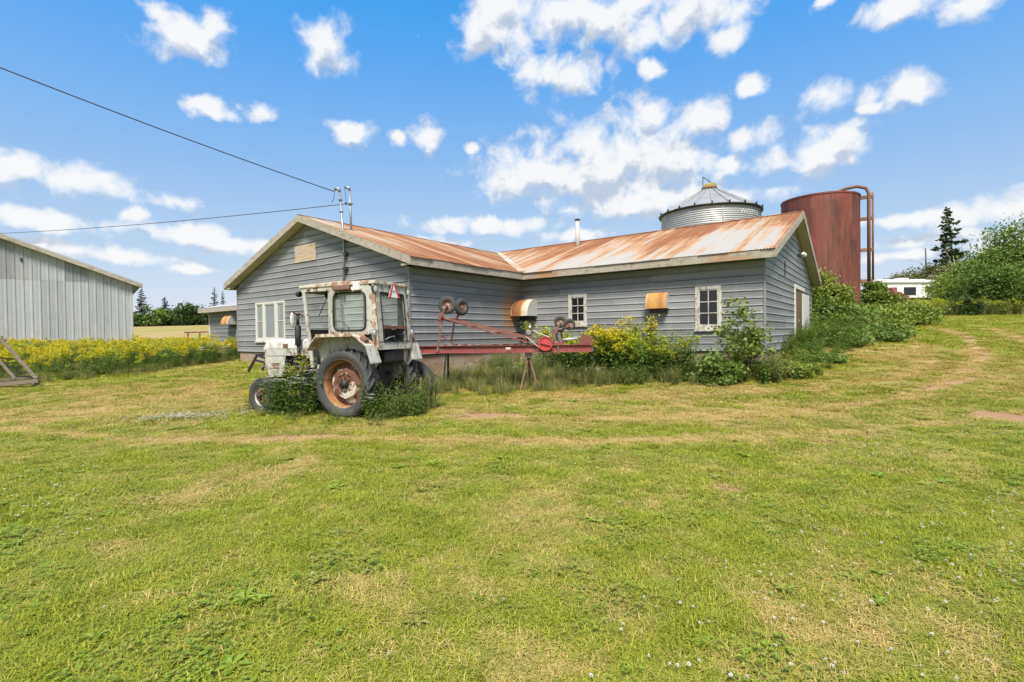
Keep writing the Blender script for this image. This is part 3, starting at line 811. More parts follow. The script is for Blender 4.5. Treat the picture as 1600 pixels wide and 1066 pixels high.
# ---- fascia, rakes and soffits
TH = 0.035
def fbar(a, b, name, mat, h=FH, up=(0, 0, 1)):
    return MB().bar(a, b, TH, h, up).build(name, mat, barn)
zf = HE + FH / 2 - 0.012
fbar((u_e + 0.001, -GO - TH, zf), (u_e + 0.001, v_e + TH / 2 - 0.02, zf), 'fascia_board', MT['board'], up=(0, 0, 1))
fbar((-EO - 0.001, -GO - TH, zf), (-EO - 0.001, v_e, zf), 'fascia_board', MT['board'])
xs_ = [u_e - 0.02, u_e + 3.4, UR + GO + TH]
for a, b in zip(xs_[:-1], xs_[1:]):
    fbar((a + 0.003, v_e - 0.001, zf), (b - 0.003, v_e - 0.001, zf), 'fascia_board', MT['fascia_rust'])
fbar((-EO, v_e + 2 * h2, zf), (UR + GO, v_e + 2 * h2, zf), 'fascia_board', MT['board'])
def rake(p_lo, p_hi, axis, nseg=2):
    # board hung under the roof edge along the slope
    p_lo, p_hi = Vector(p_lo), Vector(p_hi)
    for i in range(nseg):
        a = p_lo.lerp(p_hi, i / nseg); b = p_lo.lerp(p_hi, (i + 1) / nseg)
        t = Vector(axis) * TH
        h = Vector((0, 0, -FH - 0.01)); e = (b - a).normalized() * 0.002
        a, b = a + e, b - e
        MB().prism([a, b, b + h, a + h], t).build('rake_board', MT['board'], barn)
zt = T + 0.012
rake((u_e + 0.02, -GO - 0.002, zt - 0.006), (W1 / 2, -GO - 0.002, zt + SL * h1), (0, -1, 0))
rake((-EO - 0.02, -GO - 0.002, zt - 0.006), (W1 / 2, -GO - 0.002, zt + SL * h1), (0, -1, 0))
rake((UR + GO + 0.002, v_e - 0.02, zt - 0.006), (UR + GO + 0.002, v_e + h2, zt + SL * h2), (1, 0, 0), 1)
rake((UR + GO + 0.002, v_e + 2 * h2 + 0.02, zt - 0.006), (UR + GO + 0.002, v_e + h2, zt + SL * h2), (1, 0, 0), 1)
# small returns under the gable corners
for (x, y, sx, sy) in ((u_e - 0.2, -GO - 0.004, 0.36, TH), (-EO + 0.2, -GO - 0.004, 0.36, TH)):
    MB().box((x, y + 0.022, HE + 0.02), (sx, sy, 0.05)).build('soffit_return', MT['soffit'], barn)
def soffit(pts):
    MB().prism(pts, (0, 0, -0.012)).build('soffit', MT['soffit'], barn)
zs_ = T - 0.09
soffit([(-EO + 0.02, -GO, zs_ - 0.1), (W1 / 2, -GO, zs_ - 0.1 + SL * h1), (W1 / 2, -0.022, zs_ - 0.1 + SL * h1), (-EO + 0.02, -0.022, zs_ - 0.1)])
soffit([(u_e - 0.02, -GO, zs_ - 0.1), (W1 / 2, -GO, zs_ - 0.1 + SL * h1), (W1 / 2, -0.022, zs_ - 0.1 + SL * h1), (u_e - 0.02, -0.022, zs_ - 0.1)])
soffit([(UR + GO, v_e + 0.02, zs_ - 0.1), (UR + GO, v_e + h2, zs_ - 0.1 + SL * h2), (UR + 0.022, v_e + h2, zs_ - 0.1 + SL * h2), (UR + 0.022, v_e + 0.02, zs_ - 0.1)])
soffit([(UR + GO, v_e + 2 * h2 - 0.02, zs_ - 0.1), (UR + GO, v_e + h2, zs_ - 0.1 + SL * h2), (UR + 0.022, v_e + h2, zs_ - 0.1 + SL * h2), (UR + 0.022, v_e + 2 * h2 - 0.02, zs_ - 0.1)])
MB().bb((W1 + 0.022, 0.0, HE - 0.012), (u_e - 0.02, v_e, HE)).build('soffit', MT['core'], barn)
MB().bb((W1 + 0.03, v_e + 0.02, HE - 0.014), (UR, DW - 0.022, HE - 0.001)).build('soffit', MT['core'], barn)

# ---- things fixed to the walls and roof
a, b = on_v(462, 386, 0), on_v(495, 406, 0)
pl = MB().box(((a[0] + b[0]) / 2, -0.03, (a[2] + b[2]) / 2), (b[0] - a[0], 0.02, a[2] - b[2])).build('plywood_patch', MT['ply'], barn)
c0, c1 = on_v(537, 377, -0.07), on_v(537.5, 470, -0.07)
m0 = on_v(531, 300, -0.07)
mast = MB().tube([c1, (c0[0], -0.07, c0[2]), m0], 0.035, 8).build('service_mast', MT['pipe'], barn, True)
mt = np.array(m0)
MB().tube([mt, mt + (-0.02, -0.03, 0.08), mt + (-0.12, -0.06, 0.12), mt + (-0.16, -0.07, 0.06)], [0.045, 0.05, 0.05, 0.03], 8).build('weather_head', MT['pipe'], mast, True)
for zz in (0.25, 0.62, 1.2):
    MB().box((m0[0] + (c0[0] - m0[0]) * zz / 2, -0.07, m0[2] - zz), (0.11, 0.10, 0.035)).build('clamp', MT['pipe'], mast)
for py in (397, 420):
    q = on_v(540, py, -0.08); MB().box(q, (0.13, 0.08, 0.10)).build('bracket', MT['black_metal'], mast)
b2 = on_v(549, 362, 0.45); t2 = on_v(546.5, 298, 0.45)
mast2 = MB().tube([b2 + (0, 0, -0.25), t2], 0.035, 8).build('service_mast', MT['pipe'], barn, True)
MB().tube([t2, t2 + (-0.02, -0.03, 0.08), t2 + (-0.12, -0.06, 0.13), t2 + (-0.16, -0.07, 0.08)], [0.042, 0.05, 0.05, 0.03], 8).build('weather_head', MT['pipe'], mast2, True)
MB().box(b2 + (0, 0, 0.02), (0.4, 0.4, 0.03), (0, math.atan(SL), 0)).build('flashing_plate', MT['cream_trim'], mast2)
q = t2 + (0, 0, -0.42); MB().box(q, (0.16, 0.12, 0.04)).build('clamp', MT['pipe'], mast2)
MB().sphere(q + (-0.16, -0.03, 0.03), 0.045).build('insulator', MT['black_metal'], mast2, True)
# flue behind the ridge
fb = at(902.5, 378, 21.0); ft = at(902, 345, 21.0)
fl = MB().tube([(fb[0], fb[1], fb[2] - 0.5), (fb[0], fb[1], ft[2])], 0.085, 12).build('flue_pipe', MT['flue'], barn, True)
MB().lathe([(0.0, 0.07), (0.12, 0.03), (0.12, 0.0), (0.07, 0.0)], (fb[0], fb[1], ft[2] + 0.02), 'Z', 12).build('flue_cap', MT['black_metal'], fl, True)
# lamp on the right gable
lp = on_u(1247, 399, UR)
lmp = MB().box((UR + 0.05, lp[1] - 0.1, lp[2] - 0.03), (0.1, 0.12, 0.12)).build('gable_lamp', MT['black_metal'], barn)
MB().tube([(UR + 0.1, lp[1] - 0.08, lp[2]), (UR + 0.22, lp[1] - 0.1, lp[2] + 0.02)], [0.05, 0.08], 10).build('lamp_head', MT['lamp_glass'], lmp, True)
MB().tube([(UR + 0.1, lp[1] + 0.05, lp[2]), (UR + 0.22, lp[1] + 0.14, lp[2] + 0.0)], [0.05, 0.08], 10).build('lamp_head', MT['lamp_glass'], lmp, True)
MB().box((UR + 0.03, on_u(1225, 420, UR)[1], on_u(1225, 420, UR)[2]), (0.03, 0.03, 0.45)).build('bracket', MT['black_metal'], barn)

# rusty vent hoods: a curved cover with closed ends
def hood_mat(name, x_c, stripes):
    m, t, b = new_mat(name)
    sep = N(t, 'ShaderNodeSeparateXYZ'); t.links.new(coords(t, 'Object'), sep.inputs[0])
    n = noise(t, coords(t, 'Object', (6, 1.5, 1.5)), 1.5, 5)
    x = math_(t, 'ADD', sep.outputs['X'], math_(t, 'MULTIPLY_ADD', n, 0.10, -0.05))
    cr = N(t, 'ShaderNodeValToRGB'); cr.color_ramp.interpolation = 'EASE'
    e = cr.color_ramp.elements
    while len(e) < len(stripes): e.new(0.5)
    for k, (p, c) in zip(e, stripes): k.position = p; k.color = c4(c)
    t.links.new(x, cr.inputs[0])
    col = mixc(t, rng_(t, noise(t, coords(t, 'Object'), 9, 6), 0.45, 0.75, 0, 0.6), cr.outputs[0], (0.30, 0.13, 0.05))
    t.links.new(col, b.inputs['Base Color']); b.inputs['Roughness'].default_value = 0.7
    return m
def hood(u0, width, z0, z1, out, cover_mat, side_mat, label, parent=barn, v=DW, drip=0.0):
    h = z1 - z0
    root = MB()
    prof = []
    for i in range(11):
        a = math.pi / 2 * i / 10
        prof.append((-(0.22 + 0.78 * math.sin(a)) * out if i else -0.22 * out, z0 + h * (0.0 if i == 10 else math.cos(a))))
    prof = [(-0.0, z1)] + [(p[0], p[1]) for p in prof]
    vs = []; fs = []
    for (y, z) in prof: vs += [(0, y, z - z0), (width, y, z - z0)]
    for i in range(len(prof) - 1): fs.append((2 * i, 2 * i + 1, 2 * i + 3, 2 * i + 2))
    root.add(vs, fs)
    o = root.build('vent_hood', cover_mat, parent, True); o.location = (u0, v - 0.02, z0)
    o['label'] = label
    for x in (0.004, width - 0.004):
        MB().prism([(x, p[0], p[1] - z0) for p in prof] + [(x, 0, 0)], (0.004 if x < width / 2 else -0.004, 0, 0)).build('end_panel', side_mat, o)
    MB().bb((0.03, -0.05, -0.12), (width - 0.03, 0.0, h * 0.8)).build('vent_opening', MT['core'], o)
    return o
tan, brn, pale = (0.42, 0.25, 0.11), (0.20, 0.075, 0.03), (0.58, 0.52, 0.40)
MT['hood_a'] = hood_mat('striped_rust', 0, [(0.0, pale), (0.10, tan), (0.30, (0.45, 0.27, 0.12)), (0.34, brn), (0.62, (0.26, 0.10, 0.035)), (0.70, (0.42, 0.24, 0.09)), (0.76, pale), (0.95, pale)])
MT['hood_b'] = hood_mat('orange_rust', 0, [(0.0, (0.55, 0.40, 0.2)), (0.06, (0.45, 0.24, 0.07)), (0.3, (0.50, 0.27, 0.07)), (0.45, (0.36, 0.15, 0.04)), (0.62, (0.5, 0.28, 0.09)), (0.68, (0.55, 0.5, 0.42))])
MT['galv'] = weathered('galvanised_sheet', (0.52, 0.53, 0.53), [((0.40, 0.33, 0.24), (4, 4, 4), 0.58, 0.75)], rough=0.45, metal=0.35)
ha0, ha1 = on_v(840, 480, DW), on_v(840, 468, DW)
hood(ha0[0] - 0.98, 0.98, on_v(840, 494, DW)[2], ha1[2], 0.62, MT['hood_a'], MT['galv'], 'striped rusty curved hood in the inner corner')
hb0 = on_v(1046, 470, DW)
hood(hb0[0] - 0.62, 0.62, on_v(1046, 482, DW)[2], on_v(1046, 457, DW)[2], 0.30, MT['hood_b'], MT['galv'], 'small orange rusty hood on the front wall')

# ================================================================== shed behind, metal barn at left
shed = empty('shed', (-8.6, 2.5, 0), 0, 'low grey shed with a small rusty vent behind the barn at left', 'shed')
SWD, SDP, SH = 7.9, 6.5, 2.0
ws = MB().prism([(0, 0, -1), (SWD, 0, -1), (SWD, 0, SH), (0, 0, SH)], (0, 0.14, 0)).build('wall', MT['core'], shed)
clad(ws, (0, 0, 0), 0, SWD, -0.61, [(0, SH), (SWD, SH)], [], MT['siding'], seed=9)
wsl = MB().prism([(0, 0.14, -1), (0, SDP, -1), (0, SDP, SH), (0, SDP / 2, SH + 0.7), (0, 0.14, SH)], (0.14, 0, 0)).build('wall', MT['siding'], shed)
MB().prism([(0.14, SDP, -1), (SWD, SDP, -1), (SWD, SDP, SH), (0.14, SDP, SH)], (0, -0.14, 0)).build('wall', MT['core'], shed)
MB().box((-0.012, -0.012, 0.5), (0.1, 0.06, 3.0)).build('corner_trim', MT['cream_trim'], shed)
MT['grey_roof'] = weathered('grey_sheet_roof', (0.36, 0.36, 0.37), [((0.40, 0.25, 0.16), (0.6, 2, 1), 0.55, 0.75)], rough=0.6, space='World')
rs = MB().prism([(-0.35, -0.4, SH + 0.08), (SWD, -0.4, SH + 0.08), (SWD, SDP / 2, SH + 0.86), (-0.35, SDP / 2, SH + 0.86)], (0, 0, -0.05)).build('roof', MT['board'], shed)
sheets(rs, -0.37, SWD, lambda a: 0.0, lambda a: SDP / 2 + 0.4, lambda a, b, w: (a, -0.42 + b, SH + 0.09 + 0.2137 * b + w), MT['grey_roof'])
MB().prism([(-0.35, SDP + 0.4, SH + 0.08), (SWD, SDP + 0.4, SH + 0.08), (SWD, SDP / 2, SH + 0.86), (-0.35, SDP / 2, SH + 0.86)], (0, 0, -0.05)).build('roof', MT['grey_roof'], shed)
MB().bb((-0.36, -0.44, SH - 0.14), (SWD, -0.405, SH + 0.07)).build('fascia_board', MT['board'], shed)
MB().bb((-0.36, -0.40, SH - 0.13), (SWD, -0.03, SH - 0.11)).build('soffit', MT['soffit'], shed)
p = on_v(371, 507, 2.5); p2 = on_v(371, 492, 2.5)
hs = hood(p[0] + 8.6 - 0.75, 0.75, p[2], p2[2], 0.45, MT['hood_b'], MT['galv'], 'rusty curved vent hood', parent=shed, v=0.0)

# big steel barn: the end wall turned towards the yard
bx_, by_ = yard(-592 / F_PX * 29 - 0.0, 29.0)
dirx = -(HR * 0.766 + HF * 0.643)                # along the wall, towards the camera's left
rzb = math.atan2(dirx[1], dirx[0])
bz = -0.4
steel = empty('steel_barn', (bx_, by_, bz), rzb, 'tall pale grey ribbed steel barn at the left edge', 'barn')
# local: x along the wall from the corner, -y... outward is towards the camera
SWB, EH, BS = 13.0, 0.572 + 3.25 - bz, 0.39
outy = 1 if (Matrix.Rotation(rzb, 2) @ Vector((0, 1))).dot(Vector(-HF)) > 0 else -1
MT['steel'] = weathered('pale_ribbed_steel', (0.36, 0.37, 0.385), [((0.42, 0.425, 0.43), (2, 2, 0.4), 0.5, 0.7), ((0.30, 0.30, 0.30), (3, 3, 0.3), 0.58, 0.78)], rough=0.5, metal=0.15, obj_random=0.10)
MT['steel_dark'] = weathered('darker_ribbed_steel', (0.25, 0.255, 0.265), [((0.32, 0.325, 0.33), (2, 2, 0.4), 0.5, 0.7)], rough=0.5, metal=0.15)
roofz = lambda x: EH + BS * min(x, SWB - x)
sw = MB().prism([(0, 0, -1), (SWB, 0, -1), (SWB, 0, EH), (SWB / 2, 0, roofz(SWB / 2)), (0, 0, EH)], (0, -outy * 0.15, 0)).build('wall', MT['core'], steel)
def panel(x0, x1, za, zb, mat, off=0.0):
    mb = MB(); cols = []
    ks = []
    x = x0
    for i in range(int(round((x1 - x0) / 0.32)) + 1):
        xr = x0 + i * 0.32
        for dx, o in ((0.0, 0.03), (0.045, 0.03), (0.075, 0.006), (0.16, 0.006), (0.165, 0.012), (0.175, 0.012), (0.18, 0.006), (0.29, 0.006)):
            if xr + dx <= x1 + 1e-6: cols.append((xr + dx, o))
    vs = []; fs = []
    for (xx, o) in cols:
        zt_ = zb if zb is not None else roofz(xx) - 0.02
        vs += [(xx, outy * (o + off), za), (xx, outy * (o + off), max(za + 0.02, zt_))]
    for i in range(len(cols) - 1): fs.append((2 * i, 2 * i + 2, 2 * i + 3, 2 * i + 1))
    mb.add(vs, fs)
    mb.build('wall_panel', mat, sw)
n = 0; x = 0.0
while x < SWB - 0.1:
    x1_ = min(x + 0.96, SWB)
    panel(x, x1_, -1.0, EH - 0.02, MT['steel'])
    if x < SWB / 2 + 4:
        k = int(x / 0.96)
        panel(x, x1_, EH - 0.12, None, MT['steel_dark'] if k in (2, 5) else MT['steel'], 0.008)
    x += 0.96
MB().box((0.0, outy * 0.02, EH / 2 - 0.5), (0.06, 0.1, EH + 1)).build('corner_trim', MT['steel'], steel)
# roof over it, running back
RLEN = 18.0
for side in (0, 1):
    xa, xb = (-0.5, SWB / 2) if side == 0 else (SWB + 0.5, SWB / 2)
    za, zb = EH - 0.5 * BS, EH + BS * SWB / 2
    MB().prism([(xa, outy * 0.35, za + 0.1), (xb, outy * 0.35, zb + 0.1), (xb, -outy * RLEN, zb + 0.1), (xa, -outy * RLEN, za + 0.1)], (0, 0, -0.06)).build('roof', MT['grey_roof'], steel)
    n_ = 3
    for i in range(n_):
        f0, f1 = i / n_ + 0.0006, (i + 1) / n_ - 0.0006
        A = (xa + (xb - xa) * f0, outy * 0.352, za + (zb - za) * f0 + 0.035); B = (xa + (xb - xa) * f1, outy * 0.352, za + (zb - za) * f1 + 0.035)
        MB().prism([A, B, (B[0], B[1], B[2] - 0.2), (A[0], A[1], A[2] - 0.2)], (0, outy * 0.04, 0)).build('rake_board', MT['board'], steel)
    MB().prism([(xa, outy * 0.35, za - 0.14), (xb, outy * 0.35, zb - 0.14), (xb, outy * 0.03, zb - 0.14), (xa, outy * 0.03, za - 0.14)], (0, 0, -0.02)).build('soffit', MT['soffit'], steel)
MB().prism([(0, -outy * 0.15, -1), (0, -outy * RLEN, -1), (0, -outy * RLEN, EH), (0, -outy * 0.15, EH)], (0.12, 0, 0)).build('wall', MT['steel'], steel)
MB().prism([(SWB, -outy * 0.15, -1), (SWB, -outy * RLEN, -1), (SWB, -outy * RLEN, EH), (SWB, -outy * 0.15, EH)], (-0.12, 0, 0)).build('wall', MT['steel'], steel)
q = MB().box((SWB * 0.35, outy * 0.06, EH + 0.9), (0.06, 0.08, 0.2)).build('bracket', MT['black_metal'], steel)

# ================================================================== grain bin and tank
bc = yard(12.05, 30.5)
BR, BZ0 = 2.79, float(gz(*bc)) - 0.1
BZE = float(at(1125, 318.5, 27.8)[2])
gbin = empty('grain_bin', (bc[0], bc[1], BZ0), 0, 'round corrugated steel grain bin with conical roof behind the barn', 'grain bin')
MT['bin'] = weathered('corrugated_bin_steel', (0.36, 0.37, 0.38), [((0.46, 0.46, 0.46), (1, 1, 0.3), 0.5, 0.7), ((0.27, 0.26, 0.25), (2, 2, 0.4), 0.58, 0.75)], rough=0.5, metal=0.3)
MT['bin_roof'] = weathered('bin_roof_steel', (0.33, 0.335, 0.34), [((0.26, 0.26, 0.26), (1, 1, 1), 0.5, 0.7)], rough=0.5, metal=0.25, obj_random=0.06)
EHB = BZE - BZ0
# rings of wall sheets, each a part; corrugations run round
rh = 0.82; nring = int(EHB / rh)
ring0 = EHB - nring * rh
def ring_mesh(h):
    k = int(h / 0.115) * 6
    prof = [(BR + 0.016 * math.sin(2 * math.pi * (i / 6)), h * i / k) for i in range(k + 1)]
    return MB().lathe(prof, (0, 0, 0), 'Z', 72).mesh('wall_ring')
rm = ring_mesh(rh)
for i in range(nring):
    o = link('wall_ring', rm, MT['bin'], gbin, True); o.location = (0, 0, ring0 + i * rh)
MB().lathe([(BR, -0.5), (BR, ring0)], (0, 0, 0), 'Z', 48).build('base_ring', MT['bin'], gbin, True)
apz = float(at(1108, 297, 30.5)[2]) - BZ0
nseg = 20
ro = BR + 0.10; ri = 0.34
for i in range(nseg):
    a0, a1 = 2 * math.pi * i / nseg, 2 * math.pi * (i + 1) / nseg
    am = (a0 + a1) / 2
    P = lambda r, a, z: (r * math.cos(a), r * math.sin(a), z)
    mb = MB()
    e0, e1 = a0 + 0.004, a1 - 0.004
    vs = []
    for (r_, z) in ((ro, EHB - 0.02), (ri, apz - 0.02)):
        vs += [P(r_, e0, z + 0.05), P(r_, e0 + 0.012 * ro / max(r_, 0.8), z), P(r_, e1 - 0.012 * ro / max(r_, 0.8), z), P(r_, e1, z + 0.05)]
    mb.add(vs, [(0, 1, 5, 4), (1, 2, 6, 5), (2, 3, 7, 6)])
    mb.build('roof_sheet', MT['bin_roof'], gbin)
    MB().bar(P(ro + 0.02, a0, EHB + 0.04), P(ri, a0, apz + 0.03), 0.04, 0.035).build('roof_rib', MT['bin'], gbin)
    MB().box(P(ro + 0.03, a0, EHB + 0.06), (0.07, 0.07, 0.16), (0, 0, a0)).build('rib_clip', MT['black_metal'], gbin)
MB().lathe([(BR + 0.02, -0.10), (ro + 0.04, -0.06), (ro + 0.04, 0.02), (BR + 0.02, 0.02)], (0, 0, EHB), 'Z', 72, True).build('eave_band', MT['black_metal'], gbin, True)
MT['yellow'] = weathered('yellow_paint', (0.38, 0.30, 0.06), [((0.3, 0.28, 0.2), (4, 4, 4), 0.45, 0.6)], rough=0.6)
MT['rust_dark'] = weathered('dark_rust', (0.16, 0.065, 0.04), [((0.28, 0.13, 0.07), (4, 4, 4), 0.5, 0.7)], rough=0.8)
MB().lathe([(0.0, 0.1), (ri + 0.1, 0.1), (ri + 0.14, -0.02), (ri, -0.04)], (0, 0, apz), 'Z', 24).build('roof_collar', MT['rust_dark'], gbin, True)
MB().box((0.05, 0.05, apz + 0.2), (0.62, 0.5, 0.26)).build('roof_hatch', MT['yellow'], gbin, bevel=0.03)
q = Vector((-HR[0] * 0.38, -HR[1] * 0.38, apz))
MB().tube([q, q + Vector((0, 0, 0.75))], 0.022, 6).tube([q + Vector((0, 0, 0.75)), q + Vector((HR[0] * 0.5, HR[1] * 0.5, 0.4))], 0.022, 6).build('hatch_arm', MT['black_metal'], gbin)
# bolted seams
for k in range(10):
    a = 2 * math.pi * k / 10 + 0.2
    MB().box(((BR + 0.018) * math.cos(a), (BR + 0.018) * math.sin(a), EHB / 2), (0.012, 0.07, EHB - 0.1), (0, 0, a)).build('wall_seam', MT['bin'], gbin)
# lettering
MT['letter'] = weathered('white_letters', (0.58, 0.58, 0.57), [((0.36, 0.37, 0.38), (9, 9, 9), 0.5, 0.65)], rough=0.6, bumpy=0)
tcv = bpy.data.curves.new('lettering', 'FONT'); tcv.body = 'WESTEEL'; tcv.size = 0.38; tcv.align_x = 'CENTER'; tcv.offset = 0.004; tcv.space_character = 1.02
to = bpy.data.objects.new('lettering_source', tcv); COL.objects.link(to)
dg = bpy.context.evaluated_depsgraph_get()
tm = bpy.data.meshes.new_from_object(to.evaluated_get(dg))
bpy.data.objects.remove(to)
bm = bmesh.new(); bm.from_mesh(tm); bmesh.ops.subdivide_edges(bm, edges=[e for e in bm.edges if e.calc_length() > 0.08], cuts=2); bm.to_mesh(tm); bm.free()
# angle on the bin that the sign faces
best = min((abs((lambda p: 800 + F_PX * ((p - CAM) @ rgt) / ((p - CAM) @ fwd))(np.array([bc[0] + BR * math.cos(a), bc[1] + BR * math.sin(a), BZE])) - 1173), a) for a in np.linspace(math.atan2(-HF[1], -HF[0]) - 0.2, math.atan2(-HF[1], -HF[0]) + 1.5, 200))
a_c = best[1]
for v in tm.vertices:
    a = a_c + v.co.x / BR
    v.co = ((BR + 0.024) * math.cos(a), (BR + 0.024) * math.sin(a), EHB - 0.56 + v.co.y)
lt = link('lettering', tm, MT['letter'], gbin)
lt['label'] = 'white lettering WESTEEL painted under the eave'

tcx = yard(16.8, 27.4)
TR_ = 1.84; TZ0 = float(gz(*tcx)) - 0.1; TZ1 = float(at(1310, 302, 25.9)[2])
tank = empty('rusty_tank', (tcx[0], tcx[1], TZ0), 0, 'tall rust-red cylindrical steel tank beyond the right gable', 'tank')
def tank_mat():
    m, t, b = new_mat('red_rust_tank')
    n1 = noise(t, coords(t, 'Object', (1.1, 1.1, 0.16)), 1.2, 6, 0.65)
    n2 = noise(t, coords(t, 'Object', (4, 4, 0.5)), 1.2, 6, 0.65)
    n3 = noise(t, coords(t, 'Object', (0.5, 0.5, 0.5)), 1.0, 4)
    col = mixc(t, rng_(t, n1, 0.32, 0.68), (0.050, 0.015, 0.011), (0.18, 0.046, 0.030))
    col = mixc(t, rng_(t, n3, 0.50, 0.64, 0, 0.6), col, (0.24, 0.045, 0.032))
    col = mixc(t, rng_(t, n2, 0.50, 0.68, 0, 0.6), col, (0.17, 0.082, 0.055))
    col = mixc(t, rng_(t, noise(t, coords(t, 'Object', (7, 7, 0.25)), 1.0, 5, 0.7), 0.52, 0.68, 0, 0.65), col, (0.045, 0.022, 0.02))
    t.links.new(col, b.inputs['Base Color']); b.inputs['Roughness'].default_value = 0.6
    bump(t, b, n2, 0.15)
    return m
MT['tank'] = tank_mat()
MT['rust_pipe'] = weathered('rust_pipe', (0.17, 0.085, 0.06), [((0.26, 0.14, 0.10), (3, 3, 3), 0.5, 0.7)], rough=0.75)
H_ = TZ1 - TZ0
nst = 4
for i in range(nst):
    za, zb = H_ * i / nst, H_ * (i + 1) / nst - 0.012
    MB().lathe([(TR_ - 0.004 * (i % 2), za), (TR_ - 0.004 * (i % 2), zb + 0.02)], (0, 0, 0), 'Z', 80).build('tank_course', MT['tank'], tank, True)
MB().lathe([(TR_ - 0.05, -0.08), (TR_ + 0.025, -0.08), (TR_ + 0.025, 0.0), (TR_ - 0.05, 0.0)], (0, 0, H_), 'Z', 64, True).build('top_rim', MT['tank'], tank)
MB().lathe([(0.01, 0.1), (TR_ - 0.04, -0.06)], (0, 0, H_), 'Z', 48).build('lid', MT['tank'], tank, True)
# filler pipe with brackets on the side away from the barn
def tl(lat, dep, z):   # local from yard axes
    a_ = HR * 0.853 - HF * 0.522; b_ = HR * 0.522 + HF * 0.853
    return (a_[0] * lat + b_[0] * dep, a_[1] * lat + b_[1] * dep, z)
px_ = TR_ + 0.36
zb_ = float(at(1357, 442, 27.4)[2]) - TZ0
MB().tube([tl(px_, 0, zb_), tl(px_, 0, H_ + 0.05), tl(px_ - 0.12, 0, H_ + 0.33), tl(px_ - 0.5, -0.05, H_ + 0.47), tl(px_ - 1.0, -0.1, H_ + 0.42), tl(px_ - 1.6, -0.15, H_ + 0.22), tl(px_ - 2.0, -0.2, H_ + 0.02)], 0.085, 10).build('filler_pipe', MT['rust_pipe'], tank, True)
MB().tube([tl(px_ + 0.18, 0.1, zb_), tl(px_ + 0.18, 0.1, H_ + 0.12)], 0.05, 8).build('stand_pipe', MT['rust_pipe'], tank, True)
for fz in (0.0, 0.36, 0.72, 0.97):
    z = zb_ + (H_ - zb_) * fz
    MB().box(tl(TR_ + 0.24, 0.05, z), (0.58, 0.18, 0.16), (0, 0, math.atan2(HR[1], HR[0]) - R(31.5))).build('bracket', MT['rust_pipe'], tank)

# ================================================================== overhead wires
def wire(name, a, b, sag, r, label, start_extra=None):
    a, b = np.array(a), np.array(b); pts = []
    for i in range(41):
        t = i / 40; p = a * (1 - t) + b * t; p = p - np.array((0, 0, sag * 4 * t * (1 - t))); pts.append(p)
    o = MB().tube(pts, r, 6).build(name, MT['wire'], None, True)
    return tag(o, label, 'cable', 'cables to the barn')
w1 = wire('overhead_cable', m0 + (-0.16, -0.07, 0.02), at(-320, -22, 9.0), 0.10, 0.013, 'upper black cable rising steeply to the left edge')
w2 = wire('overhead_cable', t2 + (-0.16, -0.03, -0.4), at(-30, 366, 25.6), 0.14, 0.011, 'lower black cable running level above the steel barn')
for (p, q, n_) in ((m0 + (-0.16, -0.07, 0.05), m0 + (-0.28, -0.1, -0.30), 0), (t2 + (-0.16, -0.07, 0.06), t2 + (-0.16, -0.03, -0.36), 1)):
    mid = (np.array(p) + q) / 2 + (0.02, 0, -0.08)
    MB().tube([p, mid, q], 0.008, 5).build('drip_loop', MT['wire'], (w1, w2)[n_])

# ================================================================== tractor
tr_lat, tr_dep = -2.86, 10.03
tx, ty = yard(tr_lat, tr_dep)
ang = R(23)
hd = HR * -math.cos(ang) + HF * math.sin(ang)
tz = -0.97
tractor = empty('tractor', (tx, ty, tz), math.atan2(hd[1], hd[0]), 'old white farm tractor with rusty cab and weeds around its wheels', 'tractor')
rust_l = ((0.17, 0.075, 0.042), (5, 5, 4), 0.57, 0.64)
rust_s = ((0.25, 0.125, 0.07), (14, 14, 8), 0.57, 0.66)
MT['tw'] = weathered('worn_white_paint', (0.45, 0.45, 0.415), [((0.34, 0.33, 0.285), (3, 3, 3), 0.45, 0.65), ((0.13, 0.105, 0.08), (9, 9, 1.3), 0.54, 0.68), rust_s, rust_l], rough=0.6)
MT['tw_clean'] = weathered('white_bonnet_paint', (0.58, 0.58, 0.565), [((0.35, 0.34, 0.30), (3, 3, 3), 0.45, 0.65), rust_s], rough=0.5)
MT['tw_rusty'] = weathered('rust_eaten_paint', (0.50, 0.46, 0.40), [((0.30, 0.18, 0.12), (7, 7, 7), 0.43, 0.56), ((0.16, 0.06, 0.035), (11, 11, 11), 0.58, 0.68)], rough=0.7)
MT['t_dark'] = weathered('greasy_black', (0.018, 0.017, 0.016), [((0.06, 0.04, 0.03), (6, 6, 6), 0.55, 0.75)], rough=0.6)
MT['tyre'] = weathered('old_rubber', (0.045, 0.045, 0.046), [((0.09, 0.088, 0.085), (3, 3, 3), 0.45, 0.75)], rough=0.8, bumpy=0.3)
MT['rim_rust'] = weathered('rust_orange_rim', (0.27, 0.13, 0.05), [((0.42, 0.27, 0.12), (3, 3, 3), 0.5, 0.68), ((0.13, 0.045, 0.025), (4, 4, 4), 0.52, 0.7)], rough=0.75)
MT['disc_rust'] = weathered('rust_brown_disc', (0.13, 0.055, 0.035), [((0.50, 0.46, 0.40), (5, 5, 5), 0.52, 0.60)], rough=0.8)
MT['rubber'] = weathered('black_seal', (0.012, 0.012, 0.013), rough=0.7)
MT['cabglass'] = glass_mat('dusty_green_glass', (0.30, 0.36, 0.31), 0.33, 0.12)
MT['red'] = weathered('sign_red', (0.50, 0.045, 0.05), rough=0.5, bumpy=0)
MT['white'] = weathered('sign_white', (0.78, 0.77, 0.76), rough=0.5, bumpy=0)
MT['lamp_chrome'] = weathered('lamp_reflector', (0.55, 0.55, 0.52), rough=0.2, metal=0.6, bumpy=0)
